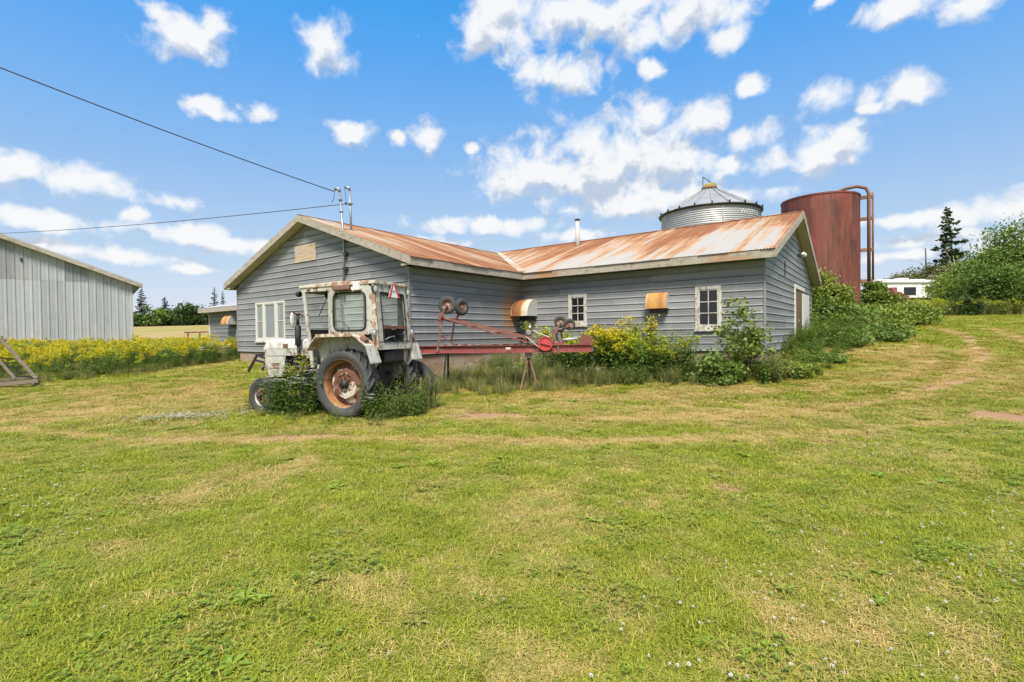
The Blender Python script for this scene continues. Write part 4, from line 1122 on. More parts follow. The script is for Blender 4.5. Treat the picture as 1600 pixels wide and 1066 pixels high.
MT['rustbrown'] = weathered('brown_lens', (0.16, 0.085, 0.06), rough=0.5)

def wheel(x, y, r, w, rim_r, lugs, side, rim_mat, disc_mat, front=False):
    wh = bpy.data.objects.new('wheel', None); COL.objects.link(wh); wh.parent = tractor; wh.location = (x, y, r - 0.03)
    hw = w / 2
    prof = [(rim_r - 0.01, -hw * 0.78), (rim_r + 0.03, -hw * 0.95), ((rim_r + r) / 2, -hw * 1.04), (r - 0.075 * r, -hw * 0.96), (r - 0.03 * r - 0.02 * (not front), -hw * 0.8), (r - 0.012 * r - 0.012 - 0.032 * (not front), -hw * 0.4), (r - 0.024 - 0.032 * (not front), 0)]
    prof = prof + [(a, -b) for (a, b) in prof[:-1][::-1]]
    t = MB().lathe(prof, (0, 0, 0), 'Y', 48)
    if not front:
        for k in range(lugs):
            for s in (-1, 1):
                a0 = 2 * math.pi * (k + (0.5 if s > 0 else 0)) / lugs
                # a bar from the centre line sweeping back to the shoulder
                pts = []
                for f_ in (0.0, 0.5, 1.0):
                    a = a0 + f_ * 0.30; yy = s * (0.02 + f_ * (hw * 0.96 - 0.02)); rr = r + 0.0 - 0.035 * f_ ** 2 * r / 0.66
                    pts.append((a, yy, rr))
                vs = []; fs = []
                for (a, yy, rr) in pts:
                    for da, dr in ((-0.040, -0.075), (-0.026, 0.0), (0.026, 0.0), (0.040, -0.075)):
                        q_ = rr + dr; vs.append((q_ * math.cos(a + da), yy, q_ * math.sin(a + da)))
                for i in range(2):
                    for j in range(3): fs.append((4 * i + j, 4 * i + j + 1, 4 * i + 4 + j + 1, 4 * i + 4 + j))
                fs += [(0, 1, 2, 3), (8, 9, 10, 11)]
                # shoulder tail down the side wall
                a, yy, rr = pts[2]
                b0 = len(vs); vs += [((rr - 0.13 * r) * math.cos(a + da + 0.03), yy * 1.05, (rr - 0.13 * r) * math.sin(a + da + 0.03)) for da in (-0.02, 0.02)]
                fs += [(8, 9, b0), (9, 10, b0 + 1, b0), (10, 11, b0 + 1)]
                t.add(vs, fs)
    else:
        for k in (-0.5, 0, 0.5):
            t.lathe([(r - 0.03, k * hw - 0.016), (r - 0.004, k * hw - 0.012), (r - 0.004, k * hw + 0.012), (r - 0.03, k * hw + 0.016)], (0, 0, 0), 'Y', 48)
    t.build('tyre', MT['tyre'], wh, True)
    s = side
    # dished rim, open side outwards
    dpt = hw * 0.95
    rp = [(rim_r + 0.02, s * dpt), (rim_r + 0.028, s * (dpt - 0.012)), (rim_r - 0.005, s * (dpt - 0.03)), (rim_r - 0.03, s * (dpt - 0.07)), (rim_r - 0.04, s * 0.0), (rim_r - 0.03, -s * (dpt - 0.05)), (rim_r + 0.015, -s * dpt)]
    MB().lathe(rp, (0, 0, 0), 'Y', 48).build('rim', rim_mat, wh, True)
    off_ = s * (0.02 if not front else hw * 0.4)
    dp = [(rim_r - 0.038, off_ - s * 0.03), (rim_r * 0.72, off_ + s * 0.0), (rim_r * 0.62, off_ + s * 0.055), (rim_r * 0.45, off_ + s * 0.06), (rim_r * 0.40, off_ + s * 0.04), (0.001, off_ + s * 0.04)]
    MB().lathe(dp, (0, 0, 0), 'Y', 8 if not front else 24).build('wheel_disc', disc_mat, wh, front)
    MB().lathe([(0.001, off_ + s * 0.13), (rim_r * 0.17, off_ + s * 0.12), (rim_r * 0.19, off_ + s * 0.03)], (0, 0, 0), 'Y', 16).build('hub', MT['t_dark'], wh, True)
    for k in range(8 if not front else 5):
        a = 2 * math.pi * k / (8 if not front else 5)
        MB().lathe([(0.001, off_ + s * 0.075), (0.014, off_ + s * 0.075), (0.014, off_ + s * 0.03)], (rim_r * 0.30 * math.cos(a), 0, rim_r * 0.30 * math.sin(a)), 'Y', 6).build('wheel_nut', MT['rustbrown'], wh)
    return wh
wheel(0.0, 0.63, 0.665, 0.36, 0.45, 20, 1, MT['rim_rust'], MT['disc_rust'])
wheel(0.0, -0.68, 0.665, 0.36, 0.45, 20, -1, MT['rim_rust'], MT['disc_rust'])
wheel(2.12, 0.66, 0.37, 0.20, 0.215, 0, 1, MT['tw'], MT['disc_rust'], True)
wheel(2.12, -0.66, 0.37, 0.20, 0.215, 0, -1, MT['tw'], MT['disc_rust'], True)
def TB(name, c, size, mat, rot=None, bevel=0.0, parent=None):
    return MB().box(c, size, rot).build(name, mat, parent or tractor, bevel=bevel)
# driveline
MB().box((-0.05, 0, 0.72), (0.75, 0.46, 0.5)).lathe([(0.15, -0.55), (0.15, 0.55)], (0, 0, 0.64), 'Y', 16).build('rear_axle', MT['t_dark'], tractor, bevel=0.03)
MB().box((0.75, 0, 0.70), (0.95, 0.36, 0.42)).build('gearbox', MT['t_dark'], tractor, bevel=0.04)
MB().box((1.62, 0, 0.78), (0.85, 0.34, 0.56)).box((1.6, 0.2, 0.95), (0.5, 0.08, 0.16)).box((1.75, 0.21, 0.66), (0.22, 0.1, 0.22)).tube([(1.3, 0.22, 1.05), (1.9, 0.22, 1.02)], 0.035, 8).build('engine', MT['t_dark'], tractor, bevel=0.02)
for (x_, z_) in ((1.42, 0.9), (1.54, 0.9)):
    MB().lathe([(0.001, -0.1), (0.04, -0.1), (0.045, -0.08), (0.045, 0.08), (0.03, 0.1), (0.001, 0.1)], (x_, 0.25, z_), 'Z', 12).build('fuel_filter', MT['rustbrown'], tractor, True)
MB().tube([(1.3, 0.24, 1.1), (1.5, 0.3, 0.98), (1.75, 0.27, 1.08), (1.9, 0.24, 0.8)], 0.012, 6).tube([(1.25, 0.26, 0.95), (1.45, 0.29, 0.72), (1.8, 0.26, 0.62), (2.0, 0.3, 0.5)], 0.014, 6).tube([(0.95, 0.4, 1.0), (0.8, 0.45, 0.75), (0.4, 0.42, 0.7)], 0.014, 6).build('hose', MT['rubber'], tractor, True)
MB().tube([(1.95, 0.2, 1.12), (1.97, 0.25, 0.95), (1.97, 0.2, 0.75)], 0.03, 8).build('radiator_hose', MT['rubber'], tractor, True)
MB().box((2.12, 0, 0.42), (0.12, 1.1, 0.10)).box((2.12, 0, 0.5), (0.4, 0.3, 0.16)).build('front_axle', MT['t_dark'], tractor, bevel=0.02)
MB().bar((1.5, 0.25, 0.5), (2.1, 0.5, 0.45), 0.04, 0.04).bar((1.5, -0.25, 0.5), (2.1, -0.5, 0.45), 0.04, 0.04).build('steering_rod', MT['t_dark'], tractor)
TB('front_weight_bracket', (2.5, 0, 0.62), (0.22, 0.34, 0.2), MT['rust_dark'], bevel=0.02)
# bonnet: rounded top, sides, nose
hwid, ztop_, zed = 0.285, 1.50, 1.40
top = MB(); sec = []
for (y, z) in ((-hwid, zed - 0.10), (-hwid, zed), (-hwid + 0.035, zed + 0.06), (-hwid + 0.10, ztop_ - 0.01), (0, ztop_ + 0.005), (hwid - 0.10, ztop_ - 0.01), (hwid - 0.035, zed + 0.06), (hwid, zed), (hwid, zed - 0.10)): sec.append((y, z))
rows = [(1.18, 0.0), (2.42, -0.02), (2.52, -0.035), (2.56, -0.09)]
vs = []; fs = []
for (x, dz) in rows: vs += [(x, y, z + dz) for (y, z) in sec]
k = len(sec)
for i in range(len(rows) - 1):
    for j in range(k - 1): fs.append((i * k + j, i * k + j + 1, (i + 1) * k + j + 1, (i + 1) * k + j))
top.add(vs, fs)
bon = top.build('bonnet', MT['tw_clean'], tractor, True)
for s in (-1, 1):
    y = s * (hwid - 0.006)
    MB().prism([(1.20, y, 1.295), (2.53, y, 1.27), (2.50, y, 1.13), (1.20, y, 1.15)], (0, s * 0.012, 0)).build('side_panel', MT['tw'], tractor)
    sp = MB().prism([(1.93, y, 1.125), (2.50, y, 1.12), (2.40, y, 0.68), (2.02, y, 0.70)], (0, s * 0.010, 0)).build('side_panel', MT['tw'], tractor)
    MB().prism([(2.12, y + s * 0.012, 0.98), (2.32, y + s * 0.012, 0.98), (2.30, y + s * 0.012, 0.86), (2.12, y + s * 0.012, 0.86)], (0, s * 0.004, 0)).build('badge', MT['rustbrown'], sp)
    MB().prism([(1.86, y, 1.30), (2.0, y, 1.30), (2.0, y, 1.385), (1.86, y, 1.39)], (0, s * 0.014, 0)).build('rust_patch', MT['rustbrown'], tractor)
MB().prism([(2.54, -hwid + 0.02, 1.38), (2.56, -hwid + 0.02, 1.0), (2.42, -hwid + 0.02, 0.66), (2.36, -hwid + 0.02, 0.66), (2.46, -hwid + 0.02, 1.38)], (0, 2 * hwid - 0.04, 0)).build('grille', MT['tw_rusty'], tractor)
for k_ in range(9):
    TB('grille_slat', (2.555, 0, 1.02 + 0.038 * k_), (0.02, 2 * hwid - 0.09, 0.012), MT['t_dark'])
# front guard, black bar
for y in (-0.16, 0.2):
    MB().bar((2.55, y, 1.06), (2.86, y, 1.14), 0.035, 0.045).bar((2.86, y, 1.15), (3.14, y, 0.78), 0.035, 0.045).bar((2.53, y, 0.96), (2.93, y, 1.03), 0.035, 0.04).build('front_guard', MT['black_metal'], tractor)
MB().bar((2.86, -0.16, 1.14), (2.86, 0.2, 1.14), 0.035, 0.035).build('guard_crossbar', MT['black_metal'], tractor)
# exhaust
ex = MB().tube([(1.50, 0.34, 1.02), (1.50, 0.36, 1.36)], 0.03, 10).tube([(1.50, 0.36, 1.34), (1.50, 0.36, 1.37), (1.50, 0.36, 1.74), (1.50, 0.36, 1.77)], [0.03, 0.062, 0.062, 0.035], 14).tube([(1.50, 0.36, 1.76), (1.50, 0.36, 1.98)], 0.03, 10).build('exhaust', MT['t_dark'], tractor, True)
MB().sphere((1.5, 0.36, 2.0), 0.055, 10, 6, (1, 1, 0.5)).build('rain_cap', MT['rust_dark'], ex, True)
# cab
CX0, CX1, CY = -0.56, 1.21, 0.53     # rear, front (at the roof), half width
RZ = 2.50
roof = MB().prism([(CX0 - 0.03, -CY - 0.02, RZ), (CX1 + 0.05, -CY - 0.02, RZ - 0.01), (CX1 + 0.05, -CY - 0.02, RZ + 0.04), (0.3, -CY - 0.02, RZ + 0.085), (CX0 - 0.03, -CY - 0.02, RZ + 0.06)], (0, 2 * CY + 0.04, 0)).build('cab_roof', MT['tw_rusty'], tractor, bevel=0.012)
pw = 0.05
def side_frame(s):
    y = s * CY; t_ = 0.035
    def pr(pts, name, mat): return MB().prism([(x, y - s * t_, z) for (x, z) in pts], (0, s * t_, 0)).build(name, mat, tractor)
    pr([(CX1, RZ), (CX1 - 0.07, RZ), (1.0 - 0.07, 0.92), (1.0, 0.92)], 'cab_pillar', MT['tw'])
    pr([(0.54, RZ), (0.44, RZ), (0.43, 1.56), (0.53, 1.56)], 'cab_pillar', MT['tw'])
    pr([(CX1 - 0.07, RZ), (0.54, RZ), (0.54, RZ - 0.085), (CX1 - 0.08, RZ - 0.085)], 'cab_rail', MT['tw'])
    # side panel with a rounded window opening
    x0_, x1_, z0_, z1_ = -0.37, 0.40, 1.64, 2.36
    sp = MB(); n_ = 32; outer = []; inner = []
    X0, X1, Z0, Z1 = CX0 + 0.05, 0.44, 1.56, RZ
    for i in range(n_):
        a = 2 * math.pi * i / n_ + math.pi / n_
        c_, s_ = math.cos(a), math.sin(a)
        rr = 0.09; 
        # superellipse inner, box outer by the same angle
        e_ = 0.28
        ix = (x0_ + x1_) / 2 + (x1_ - x0_) / 2 * math.copysign(abs(c_) ** e_, c_); iz = (z0_ + z1_) / 2 + (z1_ - z0_) / 2 * math.copysign(abs(s_) ** e_, s_)
        m_ = max(abs(c_), abs(s_)); ox = (X0 + X1) / 2 + (X1 - X0) / 2 * c_ / m_; oz = (Z0 + Z1) / 2 + (Z1 - Z0) / 2 * s_ / m_
        outer.append((ox, oz)); inner.append((ix, iz))
    ya, yb = y - s * t_, y
    vs = [(x, ya, z) for x, z in outer] + [(x, ya, z) for x, z in inner] + [(x, yb, z) for x, z in outer] + [(x, yb, z) for x, z in inner]
    fs = []
    for i in range(n_):
        j = (i + 1) % n_
        fs += [(i, j, n_ + j, n_ + i), (2 * n_ + i, 2 * n_ + j, 3 * n_ + j, 3 * n_ + i), (n_ + i, n_ + j, 3 * n_ + j, 3 * n_ + i), (i, j, 2 * n_ + j, 2 * n_ + i)]
    sp.add(vs, fs); spo = sp.build('cab_side', MT['tw'], tractor)
    for (x, y_, z) in ((0, 0, 0),):
        lin = MB().add([(p[0], p[1] - s * 0.036, p[2]) for p in vs], fs).build('cab_side_shade', MT['t_dark'], tractor)  # black copy of the side, added to colour in the cab's inner shade
    MB().bb((CX0 + 0.08, y - s * 0.06, 1.02), (0.95 if s < 0 else 0.42, y - s * 0.04, 1.555)).build('cab_side_shade', MT['t_dark'], tractor)  # black panel below the windows, added for the same interior shade
    # seal and glass
    se = MB().tube([(x, y + s * 0.006, z) for x, z in inner] + [(inner[0][0], y + s * 0.006, inner[0][1])], 0.018, 6, False)
    wi = se.build('side_window', MT['rubber'], tractor, True)
    gl = MB().add([(x, y - s * 0.015, z) for x, z in inner], [tuple(range(n_))]).build('pane', MT['cabglass'], wi)
    # rear corner post
    pr([(CX0 + 0.05, RZ), (CX0, RZ), (CX0 - 0.10, 1.30), (CX0 + 0.05, 1.30)], 'cab_pillar', MT['tw_rusty'])
    # fender: flat top with sloped ends, and the inner skirt
    yo = s * 0.84; yi = s * (CY + 0.003)
    def strip(p, q, name, mat, th=0.02):
        (xa, za), (xb, zb) = p, q
        return MB().prism([(xa, yi, za), (xb, yi, zb), (xb, yo, zb), (xa, yo, za)], (0, 0, -th)).build(name, mat, tractor)
    fe = strip((0.56, 1.565), (-0.28, 1.575), 'fender', MT['tw_rusty'], 0.03)
    def sub(p, q, mat):
        (xa, za), (xb, zb) = p, q
        MB().prism([(xa, yi, za), (xb, yi, zb), (xb, yo, zb), (xa, yo, za)], (0, 0, -0.02)).build('fender_flap', mat, fe)
    sub((0.80, 1.28), (0.563, 1.560), MT['tw_rusty']); sub((-0.283, 1.572), (-0.60, 1.36), MT['tw_rusty']); sub((-0.603, 1.357), (-0.70, 1.05), MT['tw'])
    MB().prism([(0.56, yi - s * 0.02, 1.55), (0.80, yi - s * 0.02, 1.28), (0.72, yi - s * 0.02, 0.95), (0.45, yi - s * 0.02, 0.72), (-0.40, yi - s * 0.02, 0.72), (-0.66, yi - s * 0.02, 1.05), (-0.60, yi - s * 0.02, 1.36), (-0.28, yi - s * 0.02, 1.55)], (0, s * 0.02, 0)).build('fender_skirt', MT['tw'], fe)
    # outer lip of the fender
    MB().bar((0.56, yo, 1.545), (-0.28, yo, 1.555), 0.02, 0.06).build('fender_lip', MT['tw_rusty'], fe)
    # rear fin down behind the wheel
    MB().prism([(-0.56, yi, 1.38), (-0.70, yi, 1.05), (-0.50, yi, 0.95), (-0.42, yi, 1.3)], (0, -s * 0.02, 0)).build('fender_flap', MT['tw'], fe)
    # lamps
    lm = MB().lathe([(0.001, -0.05), (0.055, -0.045), (0.075, 0.0), (0.07, 0.02)], (0, 0, 0), 'X', 16).build('work_lamp', MT['t_dark'], tractor, True)
    lm.location = (CX0 - 0.02, s * (CY - 0.01), RZ - 0.09); lm.rotation_euler = (0, 0, math.pi)
    MB().lathe([(0.001, 0.022), (0.066, 0.012)], (0, 0, 0), 'X', 16).build('lens', MT['lamp_glass'], lm, True)
    l2 = MB().lathe([(0.001, -0.06), (0.05, -0.05), (0.07, 0.0), (0.066, 0.02)], (0, 0, 0), 'X', 16).build('fender_lamp', MT['lamp_chrome'], tractor, True)
    l2.location = (-0.60, s * 0.60, 1.60); l2.rotation_euler = (0, 0, math.pi)
    MB().lathe([(0.001, 0.03), (0.06, 0.012)], (0, 0, 0), 'X', 16).build('lens', MT['lamp_glass'], l2, True)
    MB().tube([(0, 0, -0.06), (0, 0, -0.20)], 0.014, 6).build('lamp_stem', MT['pipe'], l2)
    TB('tail_lamp', (-0.50, s * 0.74, 1.47), (0.13, 0.12, 0.07), MT['rustbrown'], (0, -0.6, 0), 0.015)
    fl_ = MB().lathe([(0.001, 0.06), (0.05, 0.05), (0.06, 0.0), (0.05, -0.03)], (CX1 + 0.06, s * (CY - 0.0), RZ - 0.12), 'X', 14).build('front_lamp', MT['t_dark'], tractor, True)
for s in (1, -1): side_frame(s)
TB('marker_lamp', (1.02, CY + 0.012, RZ - 0.04), (0.07, 0.04, 0.04), MT['rustbrown'], bevel=0.01)
TB('sun_visor', (0.14, CY + 0.05, RZ - 0.055), (0.40, 0.10, 0.10), MT['rustbrown'], (R(12), 0, 0), 0.02)
MB().box((-0.2, CY + 0.05, RZ - 0.08), (0.19, 0.09, 0.06)).box((-0.2, CY + 0.045, RZ - 0.0), (0.12, 0.08, 0.09)).build('beacon', MT['white'], tractor, bevel=0.012)
# front: top rail, windscreen, lower cowl
MB().bar((CX1 - 0.02, -CY + 0.04, RZ - 0.05), (CX1 - 0.02, CY - 0.04, RZ - 0.05), 0.05, 0.1).build('cab_rail', MT['tw'], tractor)
MB().box((1.10, 0, 1.62), (0.05, 2 * CY - 0.14, 0.1)).build('cab_rail', MT['t_dark'], tractor)
wsx = MB().add([(1.18, -CY + 0.06, RZ - 0.1), (1.18, CY - 0.06, RZ - 0.1), (1.11, CY - 0.06, 1.66), (1.11, -CY + 0.06, 1.66)], [(0, 1, 2, 3)]).build('windscreen', MT['cabglass'], tractor)
MB().tube([(1.145, -0.1, 2.35), (1.13, 0.16, 1.95)], 0.008, 6).build('wiper', MT['rubber'], wsx)
MB().sphere((1.14, -0.1, 2.38), 0.06, 8, 6, (0.6, 1.2, 0.9)).build('wiper_motor', MT['t_dark'], wsx, True)
MB().box((1.06, 0, 1.28), (0.08, 2 * CY - 0.1, 0.6)).build('dashboard', MT['t_dark'], tractor, bevel=0.02)
# rear: frame round the window, lower panel
def rear_x(z): return CX0 - 0.0 - 0.10 * (RZ - z) / (RZ - 1.30)
def rear_panel(y0, y1, z0, z1, mat, name):
    MB().prism([(rear_x(z0), y0, z0), (rear_x(z0), y1, z0), (rear_x(z1), y1, z1), (rear_x(z1), y0, z1)], (0.035, 0, 0)).build(name, mat, tractor)
rear_panel(-CY + 0.05, CY - 0.05, RZ - 0.135, RZ - 0.002, MT['tw'], 'rear_panel')
rear_panel(-CY + 0.012, -CY + 0.15, 1.42, RZ - 0.137, MT['tw'], 'rear_panel')
rear_panel(CY - 0.15, CY - 0.012, 1.42, RZ - 0.137, MT['tw'], 'rear_panel')
rear_panel(-CY + 0.02, CY - 0.02, 1.27, 1.40, MT['tw'], 'rear_panel')
in_ = [(-CY + 0.16, RZ - 0.16), (CY - 0.16, RZ - 0.16), (CY - 0.16, 1.42), (-CY + 0.16, 1.42)]
pth = [(rear_x(z) - 0.006, y, z) for (y, z) in in_]; pth = pth + [pth[0]]
rw = MB().tube(pth, 0.016, 6, False).build('rear_window', MT['rubber'], tractor)
MB().add([(rear_x(z) + 0.02, y, z) for (y, z) in ((-CY + 0.16, RZ - 0.16), (CY - 0.16, RZ - 0.16), (CY - 0.16, 1.72), (-CY + 0.16, 1.72))], [(0, 1, 2, 3)]).build('pane', MT['cabglass'], rw)
MB().bar((rear_x(1.69) - 0.01, -CY + 0.16, 1.69), (rear_x(1.69) - 0.01, CY - 0.16, 1.69), 0.04, 0.05).build('rear_sash', MT['rust_dark'], rw)
# inside
TB('cab_roof_shade', ((CX0 + CX1) / 2, 0, RZ - 0.035), (CX1 - CX0 - 0.12, 2 * CY - 0.1, 0.05), MT['t_dark'])  # black sheet added under the roof, shade at the door top put into colour
TB('cab_floor', (0.3, 0, 0.98), (1.4, 2 * CY - 0.08, 0.05), MT['t_dark'])
MB().box((-0.12, 0, 1.28), (0.42, 0.46, 0.14)).box((-0.33, 0, 1.52), (0.10, 0.46, 0.44), (0, -0.15, 0)).box((-0.1, 0, 1.08), (0.3, 0.3, 0.24)).build('seat', MT['t_dark'], tractor, bevel=0.04)
stw = MB().tube([(0.66 + 0.19 * math.cos(a) * 0.5, 0.19 * math.sin(a), 1.68 + 0.19 * math.cos(a) * 0.86) for a in np.linspace(0, 2 * math.pi, 21)], 0.014, 6, False).tube([(0.95, 0, 1.4), (0.66, 0, 1.68)], 0.022, 8).build('steering_wheel', MT['rubber'], tractor, True)
MB().tube([(0.3, 0.2, 1.0), (0.28, 0.22, 1.5)], 0.012, 6).tube([(-0.62, 0.0, 1.45), (-0.66, 0.05, 1.52), (-0.66, 0.22, 1.50), (-0.6, 0.3, 1.44)], 0.010, 6).build('lever', MT['pipe'], tractor)
# door step and front cowl below the door
MB().prism([(1.02, CY - 0.03, 1.32), (0.74, CY - 0.03, 1.32), (0.74, CY - 0.03, 0.9), (0.98, CY - 0.03, 0.9)], (0, -0.02, 0)).build('footwell_panel', MT['t_dark'], tractor)
TB('step', (0.78, 0.6, 0.62), (0.26, 0.2, 0.03), MT['t_dark'])
MB().bar((0.78, 0.62, 0.64), (0.78, 0.54, 0.98), 0.03, 0.03).build('step_bracket', MT['tw'], tractor)
# slow-vehicle triangle on the rear
zr = RZ + 0.03
def rp_(y, z, o=0.0): return (CX0 - 0.055 - o - 0.06 * (RZ - z), y, z)
sg = MB().prism([rp_(0.18, zr - 0.26), rp_(-0.18, zr - 0.26), rp_(-0.035, zr), rp_(0.035, zr)], (0.006, 0, 0)).build('warning_triangle', MT['white'], tractor)
sg['label'] = 'white warning triangle with red edges'
for s in (1, -1):
    MB().prism([rp_(s * 0.182, zr - 0.262, 0.003), rp_(s * 0.12, zr - 0.262, 0.003), rp_(s * 0.004, zr + 0.002, 0.003), rp_(s * 0.04, zr + 0.002, 0.003)], (-0.004, 0, 0)).build('red_edge', MT['red'], sg)
MB().bar(rp_(0.04, zr - 0.15, 0.006), rp_(-0.04, zr - 0.13, 0.006), 0.004, 0.012).build('mark', MT['rubber'], sg)
# mirror
MB().tube([(1.18, CY, 1.95), (1.22, CY + 0.16, 1.98), (1.24, CY + 0.2, 2.02)], 0.012, 6).build('mirror_arm', MT['t_dark'], tractor)
MB().sphere((1.25, CY + 0.2, 1.86), 0.1, 12, 8, (0.35, 0.55, 1.55)).build('mirror', MT['tw_clean'], tractor, True)
# three-point linkage and drawbar
MB().bar((-0.3, 0.25, 0.55), (-0.95, 0.32, 0.42), 0.04, 0.06).bar((-0.3, -0.25, 0.55), (-0.95, -0.32, 0.42), 0.04, 0.06).bar((-0.3, 0, 0.85), (-0.75, 0, 0.7), 0.05, 0.05).build('linkage', MT['t_dark'], tractor)
MB().box((-0.5, 0, 1.12), (0.25, 0.6, 0.2)).build('hydraulic_block', MT['t_dark'], tractor, bevel=0.03)

# ================================================================== bale elevator lying upside down on its stand
EDEP = 12.6
ex0, ey0 = yard(0, EDEP)
el = empty('bale_elevator', (ex0, ey0, -0.8), math.atan2(HR[1], HR[0]), 'long red farm elevator lying upside down with wheels in the air', 'farm elevator')
def e(px, py, d=0.0):
    p = at(px, py, EDEP + d); q = p - np.array((ex0, ey0, -0.8))
    return (q[0] * HR[0] + q[1] * HR[1], q[0] * HF[0] + q[1] * HF[1], q[2])
MT['ered'] = weathered('faded_red_paint', (0.24, 0.052, 0.054), [((0.27, 0.13, 0.11), (2, 2, 6), 0.48, 0.68), ((0.10, 0.045, 0.033), (9, 9, 9), 0.55, 0.70)], rough=0.6)
MT['ered_rust'] = weathered('red_rusted_steel', (0.19, 0.072, 0.055), [((0.26, 0.14, 0.10), (4, 4, 4), 0.5, 0.7), ((0.10, 0.05, 0.04), (9, 9, 9), 0.58, 0.72)], rough=0.75)
MT['ebright'] = weathered('bright_red_pulley', (0.42, 0.045, 0.048), [((0.22, 0.065, 0.05), (8, 8, 8), 0.58, 0.72)], rough=0.55)
MT['dull'] = weathered('dull_grey_casting', (0.22, 0.20, 0.18), [((0.20, 0.11, 0.07), (8, 8, 8), 0.5, 0.7)], rough=0.7)
def rail(d):
    (xa, ya, za), (xb, yb, zb) = e(640, 541, d), e(924, 538, d)
    hh = 0.19
    mb = MB()
    xs2 = (xa, xb)
    # C channel
    for (dz0, dz1, dy0_, dy1_) in ((-hh, 0, 0, 0.012), (-0.012, 0, 0, -0.06), (-hh, -hh + 0.012, 0, -0.06)):
        A = (xa, ya + dy0_, za + dz0); 
        mb.add([(xa, ya + dy0_, za + dz0), (xb, yb + dy0_, zb + dz0), (xb, yb + dy0_, zb + dz1), (xa, ya + dy0_, za + dz1), (xa, ya + dy1_, za + dz0), (xb, yb + dy1_, zb + dz0), (xb, yb + dy1_, zb + dz1), (xa, ya + dy1_, za + dz1)],
               [(0, 1, 2, 3), (4, 7, 6, 5), (0, 4, 5, 1), (2, 6, 7, 3), (0, 3, 7, 4), (1, 5, 6, 2)])
    return mb.build('side_rail', MT['ered'], el)
r1 = rail(0.0); r2 = rail(0.42)
for px in (660, 702, 722, 743, 764, 785, 806, 865, 886, 908):
    a_ = e(px, 548, 0); MB().lathe([(0.001, -0.012), (0.012, -0.01), (0.012, 0.0)], (a_[0], a_[1] - 0.003, a_[2] + 0.02), 'Y', 6).build('bolt', MT['rust_dark'], r1)
(xa, ya, za), (xb, yb, zb) = e(640, 541), e(924, 538)
for k in range(9):
    f_ = k / 8 * 0.96 + 0.02; x_ = xa + (xb - xa) * f_; z_ = za + (zb - za) * f_
    MB().box((x_, 0.22, z_ - 0.03), (0.04, 0.42, 0.03)).build('cross_slat', MT['ered_rust'], el)
MB().prism([(xa, ya + 0.02, za - 0.13), (xb, yb + 0.02, zb - 0.13), (xb, yb + 0.41, zb - 0.13), (xa, ya + 0.41, za - 0.13)], (0, 0, -0.01)).build('trough', MT['ered_rust'], el)
for k in range(14):
    f_ = 0.14 + k * 0.052; x_ = xa + (xb - xa) * f_; z_ = za + (zb - za) * f_
    MB().box((x_, 0.2, z_ + 0.012), (0.10, 0.34, 0.03), (0, 0.1 * math.sin(k * 2.1), 0.12 * math.sin(k * 1.7))).build('chain_flight', MT['rust_dark'], el)
def strut(name, p, q, w=0.045, mat='ered_rust', h=None):
    return MB().bar(p, q, w, h or w).build(name, MT[mat], el)
# undercarriage, now on top
strut('upright', e(683, 550, -0.03), e(691, 499, -0.03), 0.04)
strut('upright', e(705, 536, 0.45), e(710, 503, 0.45), 0.04, 'ered')
strut('cross_bar', e(688, 498, -0.03), e(714, 499.5, 0.45), 0.05)
strut('brace_bar', e(691, 496.5, -0.05), e(840, 532, -0.05), 0.045)
strut('brace_bar', e(694, 500, -0.03), e(826, 535, -0.03), 0.03, 'ered')
strut('brace_bar', e(714, 500, 0.45), e(832, 528, 0.45), 0.045)
strut('brace_bar', e(689, 525, -0.03), e(712, 540, 0.2), 0.025)
strut('brace_bar', e(690, 526, 0.0), e(700, 524, 0.45), 0.02)
def ewheel(px, py, d, r, yaw, fork, mat='ered_rust', tilt=0.0):
    c_ = e(px, py, d)
    w_ = bpy.data.objects.new('wheel', None); COL.objects.link(w_); w_.parent = el; w_.location = c_; w_.rotation_euler = (tilt, 0, yaw)
    w = r * 0.30
    MB().lathe([(r * 0.52, -w * 0.8), (r * 0.7, -w), (r * 0.93, -w * 0.85), (r, -w * 0.35), (r, w * 0.35), (r * 0.93, w * 0.85), (r * 0.7, w), (r * 0.52, w * 0.8)], (0, 0, 0), 'Y', 32).build('tyre', MT['tyre'], w_, True)
    MB().lathe([(r * 0.55, -w * 0.7), (r * 0.50, -w * 0.55), (r * 0.3, -w * 0.3), (r * 0.14, -w * 0.6), (0.001, -w * 0.65)], (0, 0, 0), 'Y', 24).lathe([(r * 0.55, w * 0.7), (r * 0.50, w * 0.55), (r * 0.3, w * 0.3), (0.001, w * 0.4)], (0, 0, 0), 'Y', 24).build('rim', MT['disc_rust'], w_, True)
    MB().tube([(0, -w * 1.25, 0), (0, w * 1.0, 0)], r * 0.07, 8).build('axle', MT['rust_dark'], w_)
    if fork is not None:
        q_ = e(*fork); MB().bar((c_[0], c_[1] - w * 1.3, c_[2]), q_, 0.05, 0.05).build('wheel_arm', MT['ered_rust'], el)
    return w_
ewheel(699, 477, -0.05, 0.225, 0.0, (687, 500, -0.08))
ewheel(721, 480, 0.42, 0.225, R(52), (713, 500, 0.40))
ewheel(875.5, 503, 0.0, 0.155, R(-12), (868, 520, -0.05))
ewheel(890, 507, 0.25, 0.150, R(10), (876, 518, 0.15))
strut('upright', e(688, 488, -0.05), e(685, 510, -0.05), 0.045)
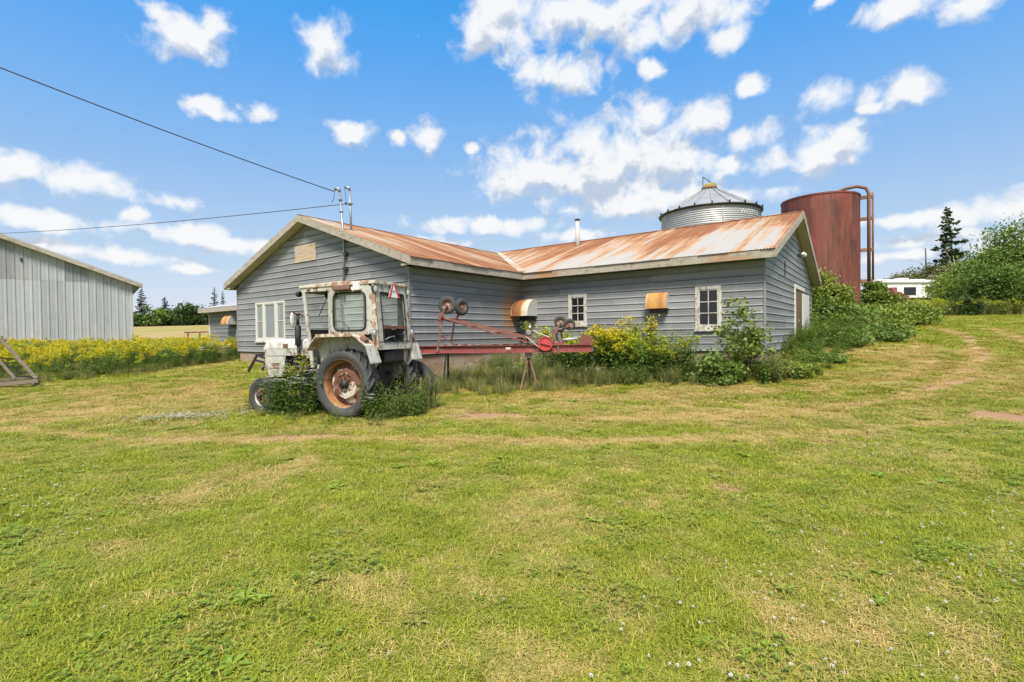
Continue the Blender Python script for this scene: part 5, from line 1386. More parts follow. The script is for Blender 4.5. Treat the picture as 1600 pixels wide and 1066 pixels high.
# short wheel yoke
strut('yoke', e(866, 516, 0.0), e(862, 537, 0.0), 0.05, 'rust_pipe')
strut('yoke', e(876, 516, 0.2), e(880, 537, 0.2), 0.05, 'rust_pipe')
strut('yoke', e(864, 517, 0.0), e(879, 517, 0.22), 0.06, 'rust_pipe')
strut('yoke', e(870, 521, 0.05), e(874, 533, 0.1), 0.08, 'pipe')
strut('strap', e(872, 538, -0.03), e(872, 553, -0.03), 0.06, 'rust_pipe', 0.03)
# drive: pulley, gear head, motor box, shaft, disc
pc = e(852, 537, -0.12)
pu = MB().lathe([(0.001, -0.05), (0.05, -0.05), (0.055, -0.03), (0.15, -0.025), (0.155, -0.05), (0.178, -0.05), (0.178, -0.015), (0.16, 0.0), (0.178, 0.015), (0.178, 0.05), (0.001, 0.05)], (0, 0, 0), 'Y', 36).build('pulley', MT['ebright'], el)
pu.location = pc
MB().bar((-0.13, -0.056, 0.02), (0.14, -0.056, -0.05), 0.012, 0.03, (0, 1, 0)).build('spoke', MT['ered'], pu)
g0 = e(826, 520, 0.0)
gh = MB().box(g0, (0.15, 0.14, 0.12), (0, 0.4, 0)).lathe([(0.001, -0.12), (0.06, -0.12), (0.075, -0.08), (0.075, 0.08), (0.001, 0.1)], g0, 'Y', 14).build('gear_head', MT['dull'], el, bevel=0.012)
MB().sphere(e(828, 511, 0), 0.035, 8, 6).build('grease_cap', MT['white'], gh, True)
belt = MB().tube([e(833, 517, -0.1), e(858, 527, -0.12)], 0.012, 6).tube([e(822, 526, -0.1), e(846, 546, -0.12)], 0.012, 6).build('drive_belt', MT['flue'], el)
strut('shield_arm', e(832, 516, 0.0), e(850, 524, 0.0), 0.03, 'pipe')
MB().box(e(868, 537, 0.2), (0.36, 0.26, 0.13)).build('motor_box', MT['ered'], el, bevel=0.02)
MB().tube([e(879, 531, 0.15), e(901, 529, 0.15)], 0.032, 10).build('drive_shaft', MT['galv'], el, True)
dc = e(915.5, 534, 0.12)
di = MB().lathe([(0.001, -0.02), (0.05, -0.03), (0.06, -0.012), (0.18, -0.012), (0.185, 0.0), (0.18, 0.012), (0.001, 0.012)], (0, 0, 0), 'Y', 36).build('rusty_disc', MT['rust_dark'], el); di.location = dc; di.rotation_euler = (0, 0, R(-14))
strut('bearing_bracket', e(906, 540, 0.0), e(917, 535, 0.1), 0.05, 'ered')
MB().tube([e(924, 541, 0.1), e(926, 548, 0.05), e(923, 553, 0.0)], 0.045, 8).build('end_roller', MT['black_metal'], el, True)
strut('upright', e(815, 536, 0.3), e(815, 528, 0.3), 0.04, 'black_metal'); strut('upright', e(825, 538, 0.2), e(824, 524, 0.2), 0.035, 'black_metal')
TB('tag_plate', (0, 0, 0), (0.12, 0.008, 0.05), MT['flue'], parent=el).location = e(794, 544.5, -0.075)
# stand
def gl_(px, py, d):
    x_, y_, z_ = e(px, py, d); wx, wy = yard(x_, EDEP + y_); return (x_, y_, float(gz(wx, wy)) + 0.8 - 0.05)
hd_ = e(826, 555, 0.15)
MB().box(hd_, (0.18, 0.22, 0.12)).build('stand_head', MT['dull'], el)
for (px, py, d) in ((812, 582, -0.15), (842, 588, -0.15), (828, 575, 0.7)):
    MB().tube([(hd_[0], hd_[1], hd_[2]), gl_(px, py, d)], 0.026, 8).build('stand_leg', MT['rust_pipe'], el)
MB().bar(e(697, 552, 0.0), gl_(691, 578, 0.0), 0.04, 0.04).build('stand_leg', MT['black_metal'], el)
MB().bar(e(700, 552, 0.42), gl_(700, 574, 0.42), 0.04, 0.04).build('stand_leg', MT['black_metal'], el)

# spare tyre leaning behind the tractor
q = (tx + hd[0] * -0.28 + hd[1] * 1.10, ty + hd[1] * -0.28 - hd[0] * 1.10)
sp_ = empty('loose_tyre', (q[0], q[1], float(gz(q[0], q[1])) - 0.03), math.atan2(hd[1], hd[0]) + R(6), 'worn grey tyre propped behind the far rear tractor wheel', 'tyre')
MB().lathe([(0.28, -0.10), (0.36, -0.125), (0.45, -0.11), (0.485, -0.05), (0.49, 0.0), (0.485, 0.05), (0.45, 0.11), (0.36, 0.125), (0.28, 0.10)], (0, 0, 0.47), 'Y', 40, True).build('tyre', MT['tyre'], sp_, True)
for k in (-0.06, -0.02, 0.02, 0.06):
    MB().lathe([(0.48, k - 0.012), (0.497, k - 0.009), (0.497, k + 0.009), (0.48, k + 0.012)], (0, 0, 0.47), 'Y', 40).build('tread_rib', MT['tyre'], sp_)

# ================================================================== wooden frame at the left edge
wf0 = gpt(20, 606)
wf = empty('timber_frame', (wf0[0], wf0[1], wf0[2]), math.atan2(HR[1], HR[0]), 'weathered timber A-frame standing on a base beam at the left edge', 'timber frame')
MT['timber'] = weathered('grey_timber', (0.17, 0.135, 0.10), [((0.27, 0.235, 0.19), (3, 3, 9), 0.48, 0.7), ((0.07, 0.055, 0.045), (6, 6, 6), 0.52, 0.70)], rough=0.9)
wdep = float((wf0 - CAM) @ fwd)
def wfp(px, py, d=0.0):
    p = at(px, py, wdep + d) - wf0; return (p[0] * HR[0] + p[1] * HR[1], p[0] * HF[0] + p[1] * HF[1], p[2])
for nm, a_, b_, w_, h_ in (('base_beam', wfp(-45, 605), wfp(61, 595), 0.09, 0.13), ('base_beam', wfp(-45, 598, 0.9), wfp(50, 590, 0.9), 0.09, 0.12), ('leaning_beam', wfp(4, 533, 0.3), wfp(57, 592, 0.1), 0.07, 0.09),
                           ('leaning_beam', wfp(-6, 533, 0.3), wfp(-42, 594, 0.1), 0.07, 0.09), ('leaning_beam', wfp(-8, 556, 0.0), wfp(24, 592, 0.0), 0.06, 0.08), ('post', wfp(3, 525, 0.32), wfp(3, 536, 0.32), 0.08, 0.08),
                           ('top_rail', wfp(-14, 534, 0.3), wfp(8, 532, 0.3), 0.06, 0.06), ('end_block', wfp(50, 600, 0.15), wfp(66, 603, 0.8), 0.10, 0.09)):
    w_, h_ = w_ * 0.8, h_ * 0.8
    MB().bar(a_, b_, w_, h_).build(nm, MT['timber'], wf, bevel=0.006)
for k in range(5):
    f_ = k / 5 + 0.1; a_ = np.array(wfp(-8, 556, 0.02)) * (1 - f_) + np.array(wfp(24, 592, 0.02)) * f_
    MB().bar(a_, a_ + (-0.02, 0.5, -0.05), 0.04, 0.03).build('rung', MT['timber'], wf)

# ================================================================== far things on the rise at right
MT['rv'] = weathered('white_fibreglass', (0.72, 0.72, 0.71), [((0.55, 0.54, 0.52), (0.5, 0.5, 2), 0.55, 0.75)], rough=0.35)
RD = 66.0
lft, rgt_b = at(1368, 466, RD), at(1464, 465, RD)
rv_z = float(at(1420, 467, RD)[2])
rvx = (lft + rgt_b) / 2
rv = empty('camper_trailer', (rvx[0], rvx[1], rv_z), math.atan2(HR[1], HR[0]), 'white camper trailer with dark windows parked on the rise at right', 'camper')
rl = float(np.linalg.norm((rgt_b - lft)[:2])); hh_ = 2.45
def rvp(px, py): 
    p = at(px, py, RD); return ((p[0] - rvx[0]) * HR[0] + (p[1] - rvx[1]) * HR[1], p[2] - rv_z)
MB().prism([(-rl / 2, 0, 0.1), (rl / 2, 0, 0.1), (rl / 2 - 0.12, 0, hh_ - 0.3), (rl / 2 - 0.3, 0, hh_), (-rl / 2 + 0.4, 0, hh_ + 0.15), (-rl / 2, 0, hh_ - 0.2)], (0, 2.4, 0)).build('body', MT['rv'], rv, bevel=0.08)
MB().box((0.2, 1.2, hh_ + 0.2), (1.5, 0.9, 0.32)).build('roof_unit', MT['white'], rv, bevel=0.08)
MB().box((rl / 4, 1.2, hh_ + 0.08), (1.6, 1.4, 0.16)).build('roof_unit', MT['white'], rv, bevel=0.05)
for (x0p, y0p, x1p, y1p) in ((1412, 449, 1431, 461), (1445, 448, 1457, 457)):
    (xa, za), (xb, zb) = rvp(x0p, y0p), rvp(x1p, y1p)
    w_ = MB().bb((xa, -0.05, zb), (xb, 0.0, za)).build('window', MT['black_metal'], rv)
    MB().bb((xa + 0.08, -0.07, zb + 0.08), ((xa + xb) / 2 - 0.04, -0.051, za - 0.08)).build('pane', MT['dark_pane'], w_)
    MB().bb(((xa + xb) / 2 + 0.04, -0.07, zb + 0.08), (xb - 0.08, -0.051, za - 0.08)).build('pane', MT['dark_pane'], w_)
MB().bar((-rl / 2 + 0.5, -0.12, hh_ - 0.25), (rl / 2 - 0.6, -0.12, hh_ - 0.3), 0.14, 0.14).build('awning', MT['galv'], rv)
for x_ in (-0.9, 0.1):
    MB().lathe([(0.001, -0.12), (0.34, -0.12), (0.36, -0.06), (0.36, 0.06), (0.34, 0.12), (0.001, 0.12)], (x_, 0.2, -0.05), 'Y', 20).build('wheel', MT['tyre'], rv, True)

def machine(px, py, dep, label, s=1.0, flip=1):
    p = at(px, py, dep); z = float(gz(p[0], p[1]))
    m = empty('farm_machine', (p[0], p[1], p[2]), math.atan2(HR[1], HR[0]), label, 'farm machine')
    MB().box((0, 0, 0.9 * s), (1.6 * s, 1.0 * s, 0.6 * s)).build('body', MT['ered'], m, bevel=0.08)
    MB().box((-0.3 * s * flip, 0, 1.55 * s), (0.8 * s, 0.9 * s, 0.75 * s)).build('hopper', MT['ered'], m, bevel=0.06)
    MB().bar((0.5 * s * flip, 0, 1.1 * s), (2.3 * s * flip, 0.2, 0.35 * s), 0.3 * s, 0.35 * s).build('auger', MT['ered'], m)
    for x_ in (-0.6 * s, 0.6 * s):
        MB().lathe([(0.001, -0.12), (0.4 * s, -0.12), (0.45 * s, 0.0), (0.4 * s, 0.12), (0.001, 0.12)], (x_, -0.55 * s, 0.35 * s), 'Y', 16).build('wheel', MT['tyre'], m, True)
    return m
machine(1398, 469, 46, 'red farm machine with a sloping auger in front of the camper', 0.6)
machine(1478, 466, 70, 'small red farm machine standing right of the camper', 0.8, -1)
# flat white trailer deck in the weeds
p = at(1547, 470, 38)
ft_ = empty('flat_trailer', (p[0], p[1], p[2] - 0.6), math.atan2(HR[1], HR[0]), 'low trailer with a white flat deck in the weeds under the trees', 'trailer')
MB().box((0, 0.5, 0.62), (2.0, 1.2, 0.09)).build('deck', MT['white'], ft_, bevel=0.01)
MB().box((0, 0.5, 0.45), (1.8, 0.9, 0.22)).build('frame', MT['rust_dark'], ft_)
for x_ in (-0.8, 0.8): MB().box((x_, 0.5, 0.1), (0.15, 0.9, 0.7)).build('leg', MT['timber'], ft_)
# pipe rail beyond the goldenrod
ra, rb = at(288, 519.5, 30), at(345, 518, 30)
fr = empty('pipe_rail', (ra[0], ra[1], ra[2]), 0, 'thin rusty pipe rail in front of the yellow field', 'rail')
d_ = rb - ra
MB().tube([(0, 0, 0), d_], 0.05, 6).build('rail', MT['rust_pipe'], fr)
for f_ in (0.1, 0.42, 0.75):
    q_ = d_ * f_; MB().tube([q_, (q_[0], q_[1], -1.4)], 0.045, 6).build('post', MT['rust_pipe'], fr)
# leaning utility pole among the trees
p = at(1448, 440, 75); p2 = at(1446, 388, 75)
up_ = MB().tube([(p[0], p[1], p[2] - 2), p2], [0.12, 0.09], 8).build('utility_pole', MT['timber'], None, True)
tag(up_, 'dark utility pole left of the tall spruce', 'pole')

# ================================================================== foliage
MT['bark'] = weathered('grey_bark', (0.10, 0.08, 0.065), [((0.17, 0.145, 0.12), (3, 3, 1), 0.5, 0.7)], rough=0.95, bumpy=0.5)
MT['deadwood'] = weathered('dead_wood', (0.30, 0.26, 0.22), rough=0.9)
MT['leaf_mid'] = leaf_mat('leaf_mid_green', (0.068, 0.128, 0.027), (0.196, 0.281, 0.058))
MT['leaf_yel'] = leaf_mat('leaf_yellow_green', (0.104, 0.168, 0.029), (0.264, 0.320, 0.056))
MT['leaf_dark'] = leaf_mat('leaf_dark_green', (0.037, 0.076, 0.024), (0.111, 0.170, 0.048))
MT['leaf_olive'] = leaf_mat('leaf_olive', (0.081, 0.101, 0.034), (0.203, 0.203, 0.081))
MT['needle'] = leaf_mat('spruce_needles', (0.029, 0.052, 0.026), (0.078, 0.111, 0.049), trans=0.1)
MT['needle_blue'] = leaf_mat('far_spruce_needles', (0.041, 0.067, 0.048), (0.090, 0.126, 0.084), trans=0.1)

def leaves_mesh(name, C, size, tint, flat=0.35, seed=0, elong=1.6):
    """one folded four-sided leaf per centre"""
    r = np.random.default_rng(seed); n = len(C)
    nrm_ = r.normal(size=(n, 3)); nrm_[:, 2] = np.abs(nrm_[:, 2]) + flat; nrm_ /= np.linalg.norm(nrm_, axis=1)[:, None]
    t = np.cross(nrm_, r.normal(size=(n, 3))); t /= np.linalg.norm(t, axis=1)[:, None] + 1e-9
    b = np.cross(nrm_, t)
    s = (size * r.uniform(0.6, 1.35, n))[:, None] if np.isscalar(size) else (size * r.uniform(0.7, 1.3, n))[:, None]
    V = np.stack([C - t * s * elong / 2, C + b * s * 0.5 + nrm_ * s * 0.12, C + t * s * elong / 2 - nrm_ * s * 0.15, C - b * s * 0.5 + nrm_ * s * 0.12], 1).reshape(-1, 3)
    me = bpy.data.meshes.new(name)
    me.vertices.add(4 * n); me.vertices.foreach_set('co', V.astype(np.float32).ravel())
    Fi = np.arange(4 * n, dtype=np.int32)
    me.loops.add(4 * n); me.loops.foreach_set('vertex_index', Fi)
    me.polygons.add(n); me.polygons.foreach_set('loop_start', np.arange(0, 4 * n, 4, dtype=np.int32))
    me.update(calc_edges=True)
    a = me.attributes.new('tint', 'FLOAT', 'POINT'); a.data.foreach_set('value', np.repeat(np.clip(tint, 0, 1), 4).astype(np.float32))
    return me
def crown_points(r, n_cl, per, radii, cz, ragged=0.35, low=-0.85, csize=0.24):
    C = []; Tn = []
    k = 0
    while k < n_cl:
        d = r.normal(size=3); d /= np.linalg.norm(d)
        if d[2] < low: continue
        lump = 1 + ragged * (vnoise(d[0] * 2.3 + 9 + radii[0], d[1] * 2.3 + d[2] * 1.7 + 4) - 0.45) * 2
        rad = (0.45 + 0.55 * r.random() ** 0.45) * lump
        c = d * rad * np.array(radii); c[2] += cz
        m = int(per * r.uniform(0.5, 1.4)); sg = csize * np.mean(radii) * r.uniform(0.6, 1.25)
        P = c + r.normal(size=(m, 3)) * np.array([sg, sg, sg * 0.62])
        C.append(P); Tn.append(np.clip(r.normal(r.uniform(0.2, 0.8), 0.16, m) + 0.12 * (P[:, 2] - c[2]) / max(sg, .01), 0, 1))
        k += 1
    return np.concatenate(C), np.concatenate(Tn)
def leafy_tree(name, base, h, rx, rz, mat, label, cat='tree', group=None, n_cl=60, per=90, leaf=0.16, trunk_r=0.14, seed=0, stems=1, cfrac=None, low=-0.85, ragged=0.4, ry=None):
    r = np.random.default_rng(seed)
    o = empty(name, base, 0, label, cat, group)
    cz = h - rz if cfrac is None else h * cfrac
    tk = MB()
    for s in range(stems):
        a = 2 * math.pi * s / max(1, stems) + r.random(); sp = 0.0 if stems == 1 else rx * 0.18
        lean = np.array([math.cos(a), math.sin(a), 0]) * rx * (0.08 if stems == 1 else 0.35)
        b0 = np.array([math.cos(a) * sp, math.sin(a) * sp, -0.15]); pts = [b0 + lean * t * t + np.array([0, 0, t * (cz + rz * 0.45)]) + r.normal(size=3) * 0.03 * h * t * (1 - t) for t in np.linspace(0, 1, 7)]
        tk.tube(pts, [trunk_r * (1 - 0.8 * t) for t in np.linspace(0, 1, 7)], 8)
        for k in range(6 if stems == 1 else 3):
            t = r.uniform(0.35, 0.9); i = min(5, int(t * 6)); p0 = pts[i] + (pts[i + 1] - pts[i]) * (t * 6 - i)
            a2 = r.random() * 6.28; d = np.array([math.cos(a2), math.sin(a2), r.uniform(0.3, 0.9)]); L = rx * r.uniform(0.5, 0.9)
            tk.tube([p0, p0 + d * L * 0.5 + (0, 0, 0.03 * h), p0 + d * L], [trunk_r * 0.4 * (1 - 0.5 * t), trunk_r * 0.22, trunk_r * 0.06], 5)
    tk.build('trunk', MT['bark'], o, True)
    C, Tn = crown_points(r, n_cl, per, (rx, ry or rx, rz), cz, ragged, low)
    C[:, 2] *= h / np.percentile(C[:, 2], 99.3)
    q_ = rx / np.percentile(np.hypot(C[:, 0], C[:, 1]), 93); C[:, :2] *= q_
    k_ = C[:, 2] > -0.1; C, Tn = C[k_], Tn[k_]
    me = leaves_mesh('crown', C, leaf, Tn, seed=seed)
    link('crown', me, mat, o)
    return o
def conifer(name, base, h, rb, mat, label, cat='tree', group=None, nb=70, seed=0, gap=0.25, bare=0.05, trunk=0.16):
    r = np.random.default_rng(seed)
    o = empty(name, base, 0, label, cat, group)
    MB().tube([(0, 0, -0.3), (0.02 * h * r.normal(), 0, h * 0.5), (0, 0, h)], [trunk, trunk * 0.6, 0.02], 8).build('trunk', MT['bark'], o, True)
    C = []; Tn = []; S = []
    for i in range(nb):
        t = bare + (1 - bare) * (i + r.random()) / nb            # height up the tree
        z = h * t; L = rb * ((1 - t) ** 0.8 + 0.04) * r.uniform(1 - 2 * gap, 1.1)
        a = i * 2.4 + r.normal() * 0.4
        d = np.array([math.cos(a), math.sin(a)])
        m = max(4, int(L / rb * 26)); s_ = np.linspace(0.1, 1, m)
        for s1 in s_:
            drp = -0.30 * L * s1 + 0.22 * L * s1 * s1
            wd = 0.16 * L * (1.1 - s1) + 0.03 * rb
            for q in range(3):
                off_ = r.normal() * wd
                C.append((d[0] * L * s1 - d[1] * off_, d[1] * L * s1 + d[0] * off_, z + drp + r.normal() * 0.02 * rb)); Tn.append(0.25 + 0.6 * s1 * r.random()); S.append(0.062 * rb + 0.06 * L)
    C = np.array(C)
    me = leaves_mesh('crown', C, np.array(S), np.array(Tn), flat=0.9, seed=seed, elong=1.9)
    link('crown', me, mat, o)
    return o
def base_at(px, py, dep, sink=0.0):
    p = at(px, py, dep); return (p[0], p[1], float(gz(p[0], p[1])) - sink)

# ---- right-hand tree line (height from the top seen in the sky)
def top_h(px, ptop, dep):
    b = base_at(px, 470, dep); return float(at(px, ptop, dep)[2]) - b[2], b
specs = [  # px, top, depth, crown half width, material, label
 (1600, 350, 40, 3.4, 'leaf_mid', 'tallest leafy tree at the right edge', 150, 130, 0.20),
 (1560, 412, 37, 1.9, 'leaf_mid', 'dense dark green bushy tree left of the tallest one', 80, 120, 0.16),
 (1545, 398, 46, 2.8, 'leaf_yel', 'bright green tree in the middle of the right tree line', 110, 110, 0.19),
 (1520, 420, 50, 2.6, 'leaf_mid', 'rounded green tree below the spruce at right', 90, 100, 0.20),
 (1518, 430, 43, 2.2, 'leaf_yel', 'low yellow-green tree behind the tall grass', 70, 100, 0.17),
 (1458, 416, 74, 3.2, 'leaf_olive', 'olive tree left of the tall spruce', 80, 90, 0.24),
 (1425, 430, 74, 3.6, 'leaf_olive', 'pale olive tree behind the camper roof', 70, 80, 0.26),
 (1405, 441, 86, 3.0, 'leaf_dark', 'small dark tree at the left end of the right tree line', 60, 80, 0.26),
 (1494, 414, 70, 3.2, 'leaf_olive', 'thin greyish tree under the tall spruce', 70, 60, 0.24),
 (1640, 355, 42, 3.2, 'leaf_mid', 'leafy tree cut by the right edge of the picture', 100, 110, 0.2),
]
specs += [(1575, 385, 44, 3.0, 'leaf_yel', 'light green tree filling the gap before the tallest tree', 110, 120, 0.2), (1532, 432, 40, 2.2, 'leaf_yel', 'low light green tree behind the white trailer deck', 90, 120, 0.17),
 (1482, 420, 76, 3.4, 'leaf_olive', 'olive tree at the foot of the tall spruce', 80, 90, 0.24), (1440, 424, 80, 3.6, 'leaf_olive', 'greyish tree right of the camper roof unit', 70, 80, 0.28), (1552, 408, 52, 3.0, 'leaf_mid', 'rounded mid green tree behind the light green ones', 110, 110, 0.22), (1600, 430, 37, 2.6, 'leaf_mid', 'dark bushy undergrowth tree at the right edge', 90, 120, 0.17)]
for i, (px, pt, dep, hw, mt_, lab, ncl, per, lf) in enumerate(specs):
    h_, b_ = top_h(px, pt, dep)
    leafy_tree('leafy_tree', b_, h_ * 0.97, hw * 1.12, h_ * 0.52, MT[mt_], lab, 'tree', 'trees along the right edge of the yard', int(ncl * 1.3), int(per * 1.7), lf * 0.66, 0.16, 40 + i, low=-0.95, ragged=0.5)
h_, b_ = top_h(1480, 326, 72)
conifer('spruce_tree', b_, h_, 4.3, MT['needle'], 'tall dark spruce standing above the right tree line', nb=58, seed=3, gap=0.36, bare=0.10, trunk=0.22)
# bare dead branches in front of the spruce
h_, b_ = top_h(1487, 398, 60)
dt = empty('dead_tree', b_, 0, 'bare grey dead tree in front of the tall spruce', 'tree')
r_ = np.random.default_rng(8); mb = MB()
def twig(p, d, L, rad, lev):
    d = d / np.linalg.norm(d); q = p + d * L * 0.5 + r_.normal(size=3) * L * 0.06; e_ = p + d * L + r_.normal(size=3) * L * 0.1
    mb.tube([p, q, e_], [rad, rad * 0.7, rad * 0.4], 5, False)
    if lev < 3:
        for k in range(4 if lev else 9):
            f_ = r_.uniform(0.25, 1.0); s_ = p + (e_ - p) * f_
            twig(s_, d * 0.6 + r_.normal(size=3) * 0.65 + np.array((0, 0, 0.15)), L * r_.uniform(0.35, 0.6), rad * 0.45, lev + 1)
twig(np.array((0., 0, -0.2)), np.array((0.1, 0, 1.)), h_ * 0.75, 0.14, 0)
mb.build('trunk', MT['deadwood'], dt, True)

# ---- far left trees beyond the field
LD = 105
ff = [(222, 452, 2.6), (258, 465, 2.3), (336, 449, 2.0), (349, 455, 1.7), (280, 474, 1.9)]
fl_lab = ['tallest far spruce beside the steel barn corner', 'second far spruce right of the steel barn', 'far spruce above the shed roof', 'smaller far spruce just left of the barn eave', 'short far spruce in the middle of the far tree line']
for i, (px, pt, rb) in enumerate(ff):
    b_ = base_at(px, 505, LD + 3 * i); h_ = float(at(px, pt, LD + 3 * i)[2]) - b_[2]
    conifer('spruce_tree', b_, h_, rb, MT['needle_blue'], fl_lab[i], 'tree', 'far spruces beyond the field', nb=46, seed=20 + i, gap=0.22)
fd = [(213, 492, 3.0, 'leaf_dark', 'dark round tree behind the steel barn corner'), (246, 480, 3.2, 'leaf_mid', 'green round tree between the two far spruces'), (285, 478, 2.8, 'leaf_dark', 'far dark leafy tree left of centre in the far tree line'), (300, 476, 3.0, 'leaf_dark', 'far leafy tree with uneven top near the shed'), (318, 482, 3.2, 'leaf_dark', 'far dark tree touching the shed roof corner'), (268, 487, 3.0, 'leaf_dark', 'low dark tree below the second far spruce'), (232, 493, 2.6, 'leaf_dark', 'low dark tree below the tallest far spruce'), (332, 486, 3.0, 'leaf_dark', 'far dark tree half hidden by the shed')]
for i, (px, pt, rx, mt_, lab) in enumerate(fd):
    b_ = base_at(px, 505, LD - 4 + 2 * i); h_ = float(at(px, pt, LD - 4 + 2 * i)[2]) - b_[2]
    leafy_tree('leafy_tree', b_, h_, rx, h_ * 0.55, MT[mt_], lab, 'tree', 'far leafy trees beyond the field', 36, 55, 0.34, 0.16, 70 + i, low=-1)

# ---- shrubs by the tank and the right gable
shr = [  # px, top py, depth, half width, depth half, material, label
 (1287, 428, 22.5, 0.95, 'leaf_yel', 'tall bright shrub at the barn corner in front of the tank', 0.10, 110, 110),
 (1312, 470, 21.5, 1.25, 'leaf_mid', 'dark green shrub beside the far barn corner', 0.10, 80, 110),
 (1370, 442, 28.5, 0.9, 'leaf_yel', 'yellow-green shrub right of the rusty tank', 0.11, 80, 120),
 (1345, 486, 24.0, 1.7, 'leaf_yel', 'broad green shrub at the foot of the tank', 0.11, 90, 120),
 (1388, 476, 26.0, 1.7, 'leaf_yel', 'rounded green shrub at the right end of the thicket', 0.11, 90, 120),
 (1400, 464, 33.0, 0.9, 'leaf_olive', 'reddish olive shrub below the camper', 0.11, 60, 90),
 (1300, 515, 17.5, 1.0, 'leaf_mid', 'low leafy shrub beside the sliding door', 0.08, 70, 120),
 (1345, 510, 19.0, 1.4, 'leaf_mid', 'low dark shrub in the middle of the thicket', 0.09, 70, 120),
 (1335, 492, 20.5, 1.0, 'leaf_yel', 'light green shrub between the dark ones', 0.09, 60, 120),
 (1510, 466, 35.0, 0.9, 'leaf_dark', 'grey-green bush in the tall grass at right', 0.10, 50, 100),
 (1555, 472, 35.5, 0.9, 'leaf_yel', 'small bright bush before the white trailer deck', 0.10, 50, 100),
]
for i, (px, pt, dep, rx, mt_, lab, lf, ncl, per) in enumerate(shr):
    b_ = base_at(px, 520, dep); h_ = float(at(px, pt, dep)[2]) - b_[2]
    leafy_tree('shrub', b_, h_, rx, h_ * 0.55, MT[mt_], lab, 'shrub', 'shrubs beside the barn and tank', int(ncl * 1.2), int(per * 1.35), lf * 0.78, 0.035, 100 + i, stems=4, low=-1, ragged=0.45)
# sapling by the front corner of the right gable
b_ = base_at(1160, 570, 12.5); h_ = float(at(1160, 470, 12.5)[2]) - b_[2]
sapl = leafy_tree('sapling', b_, h_, 0.62, h_ * 0.46, MT['leaf_yel'], 'bright green sapling growing at the front corner of the barn', 'sapling', None, 70, 30, 0.062, 0.02, 131, stems=3, low=-0.9, ragged=0.7)
# low bushes in front of the wall beside the sapling
for i, (px, pt, dep, rx, mt_, lab) in enumerate([(1115, 553, 12.5, 0.62, 'leaf_mid', 'low green bush under the right window'),
                                                 (1240, 566, 12.7, 0.55, 'leaf_yel', 'low green bush along the right gable wall'), (1283, 552, 14.4, 0.65, 'leaf_mid', 'green bush in front of the brown door')]):
    b_ = base_at(px, 580, dep); h_ = float(at(px, pt, dep)[2]) - b_[2]
    leafy_tree('low_bush', b_, h_, rx, h_ * 0.6, MT[mt_], lab, 'bush', 'low bushes along the barn', 46, 110, 0.055, 0.015, 140 + i, stems=4, low=-1, ragged=0.4)

# ================================================================== scattered plants (stuff)
PROTO = {}
def proto_collection(name, meshes):
    c = bpy.data.collections.new(name)
    for i, me in enumerate(meshes):
        o = bpy.data.objects.new('%s_%02d' % (name, i), me); c.objects.link(o)
    return c
def scatter(name, coll, pts, idx, scl, rot, dry=None, label=None, cat=None, kind='stuff'):
    n = len(pts)
    me = bpy.data.meshes.new(name)
    me.vertices.add(n); me.vertices.foreach_set('co', np.asarray(pts, np.float32).ravel())
    a = me.attributes.new('pick', 'INT', 'POINT'); a.data.foreach_set('value', np.asarray(idx, np.int32))
    a = me.attributes.new('size', 'FLOAT_VECTOR', 'POINT'); a.data.foreach_set('vector', np.asarray(scl, np.float32).ravel())
    a = me.attributes.new('turn', 'FLOAT_VECTOR', 'POINT'); a.data.foreach_set('vector', np.asarray(rot, np.float32).ravel())
    a = me.attributes.new('dry', 'FLOAT', 'POINT'); a.data.foreach_set('value', np.asarray(dry if dry is not None else np.zeros(n), np.float32))
    o = bpy.data.objects.new(name, me); COL.objects.link(o)
    ng = bpy.data.node_groups.new(name, 'GeometryNodeTree')
    ng.interface.new_socket('Geometry', in_out='INPUT', socket_type='NodeSocketGeometry')
    ng.interface.new_socket('Geometry', in_out='OUTPUT', socket_type='NodeSocketGeometry')
    gi_ = ng.nodes.new('NodeGroupInput'); go_ = ng.nodes.new('NodeGroupOutput')
    ci = ng.nodes.new('GeometryNodeCollectionInfo'); ci.inputs['Collection'].default_value = coll
    ci.inputs['Separate Children'].default_value = True; ci.inputs['Reset Children'].default_value = True
    ip = ng.nodes.new('GeometryNodeInstanceOnPoints'); ip.inputs['Pick Instance'].default_value = True
    def attr(nm, t):
        k = ng.nodes.new('GeometryNodeInputNamedAttribute'); k.data_type = t; k.inputs['Name'].default_value = nm
        return [s for s in k.outputs if s.enabled and s.name == 'Attribute'][0]
    er = ng.nodes.new('FunctionNodeEulerToRotation')
    L = ng.links.new
    L(gi_.outputs[0], ip.inputs['Points']); L(ci.outputs[0], ip.inputs['Instance'])
    L(attr('pick', 'INT'), ip.inputs['Instance Index'])
    L(attr('turn', 'FLOAT_VECTOR'), er.inputs[0]); L(er.outputs[0], ip.inputs['Rotation'])
    L(attr('size', 'FLOAT_VECTOR'), ip.inputs['Scale'])
    L(ip.outputs[0], go_.inputs[0])
    md = o.modifiers.new('scatter', 'NODES'); md.node_group = ng
    tag(o, label, cat, None, kind)
    return o
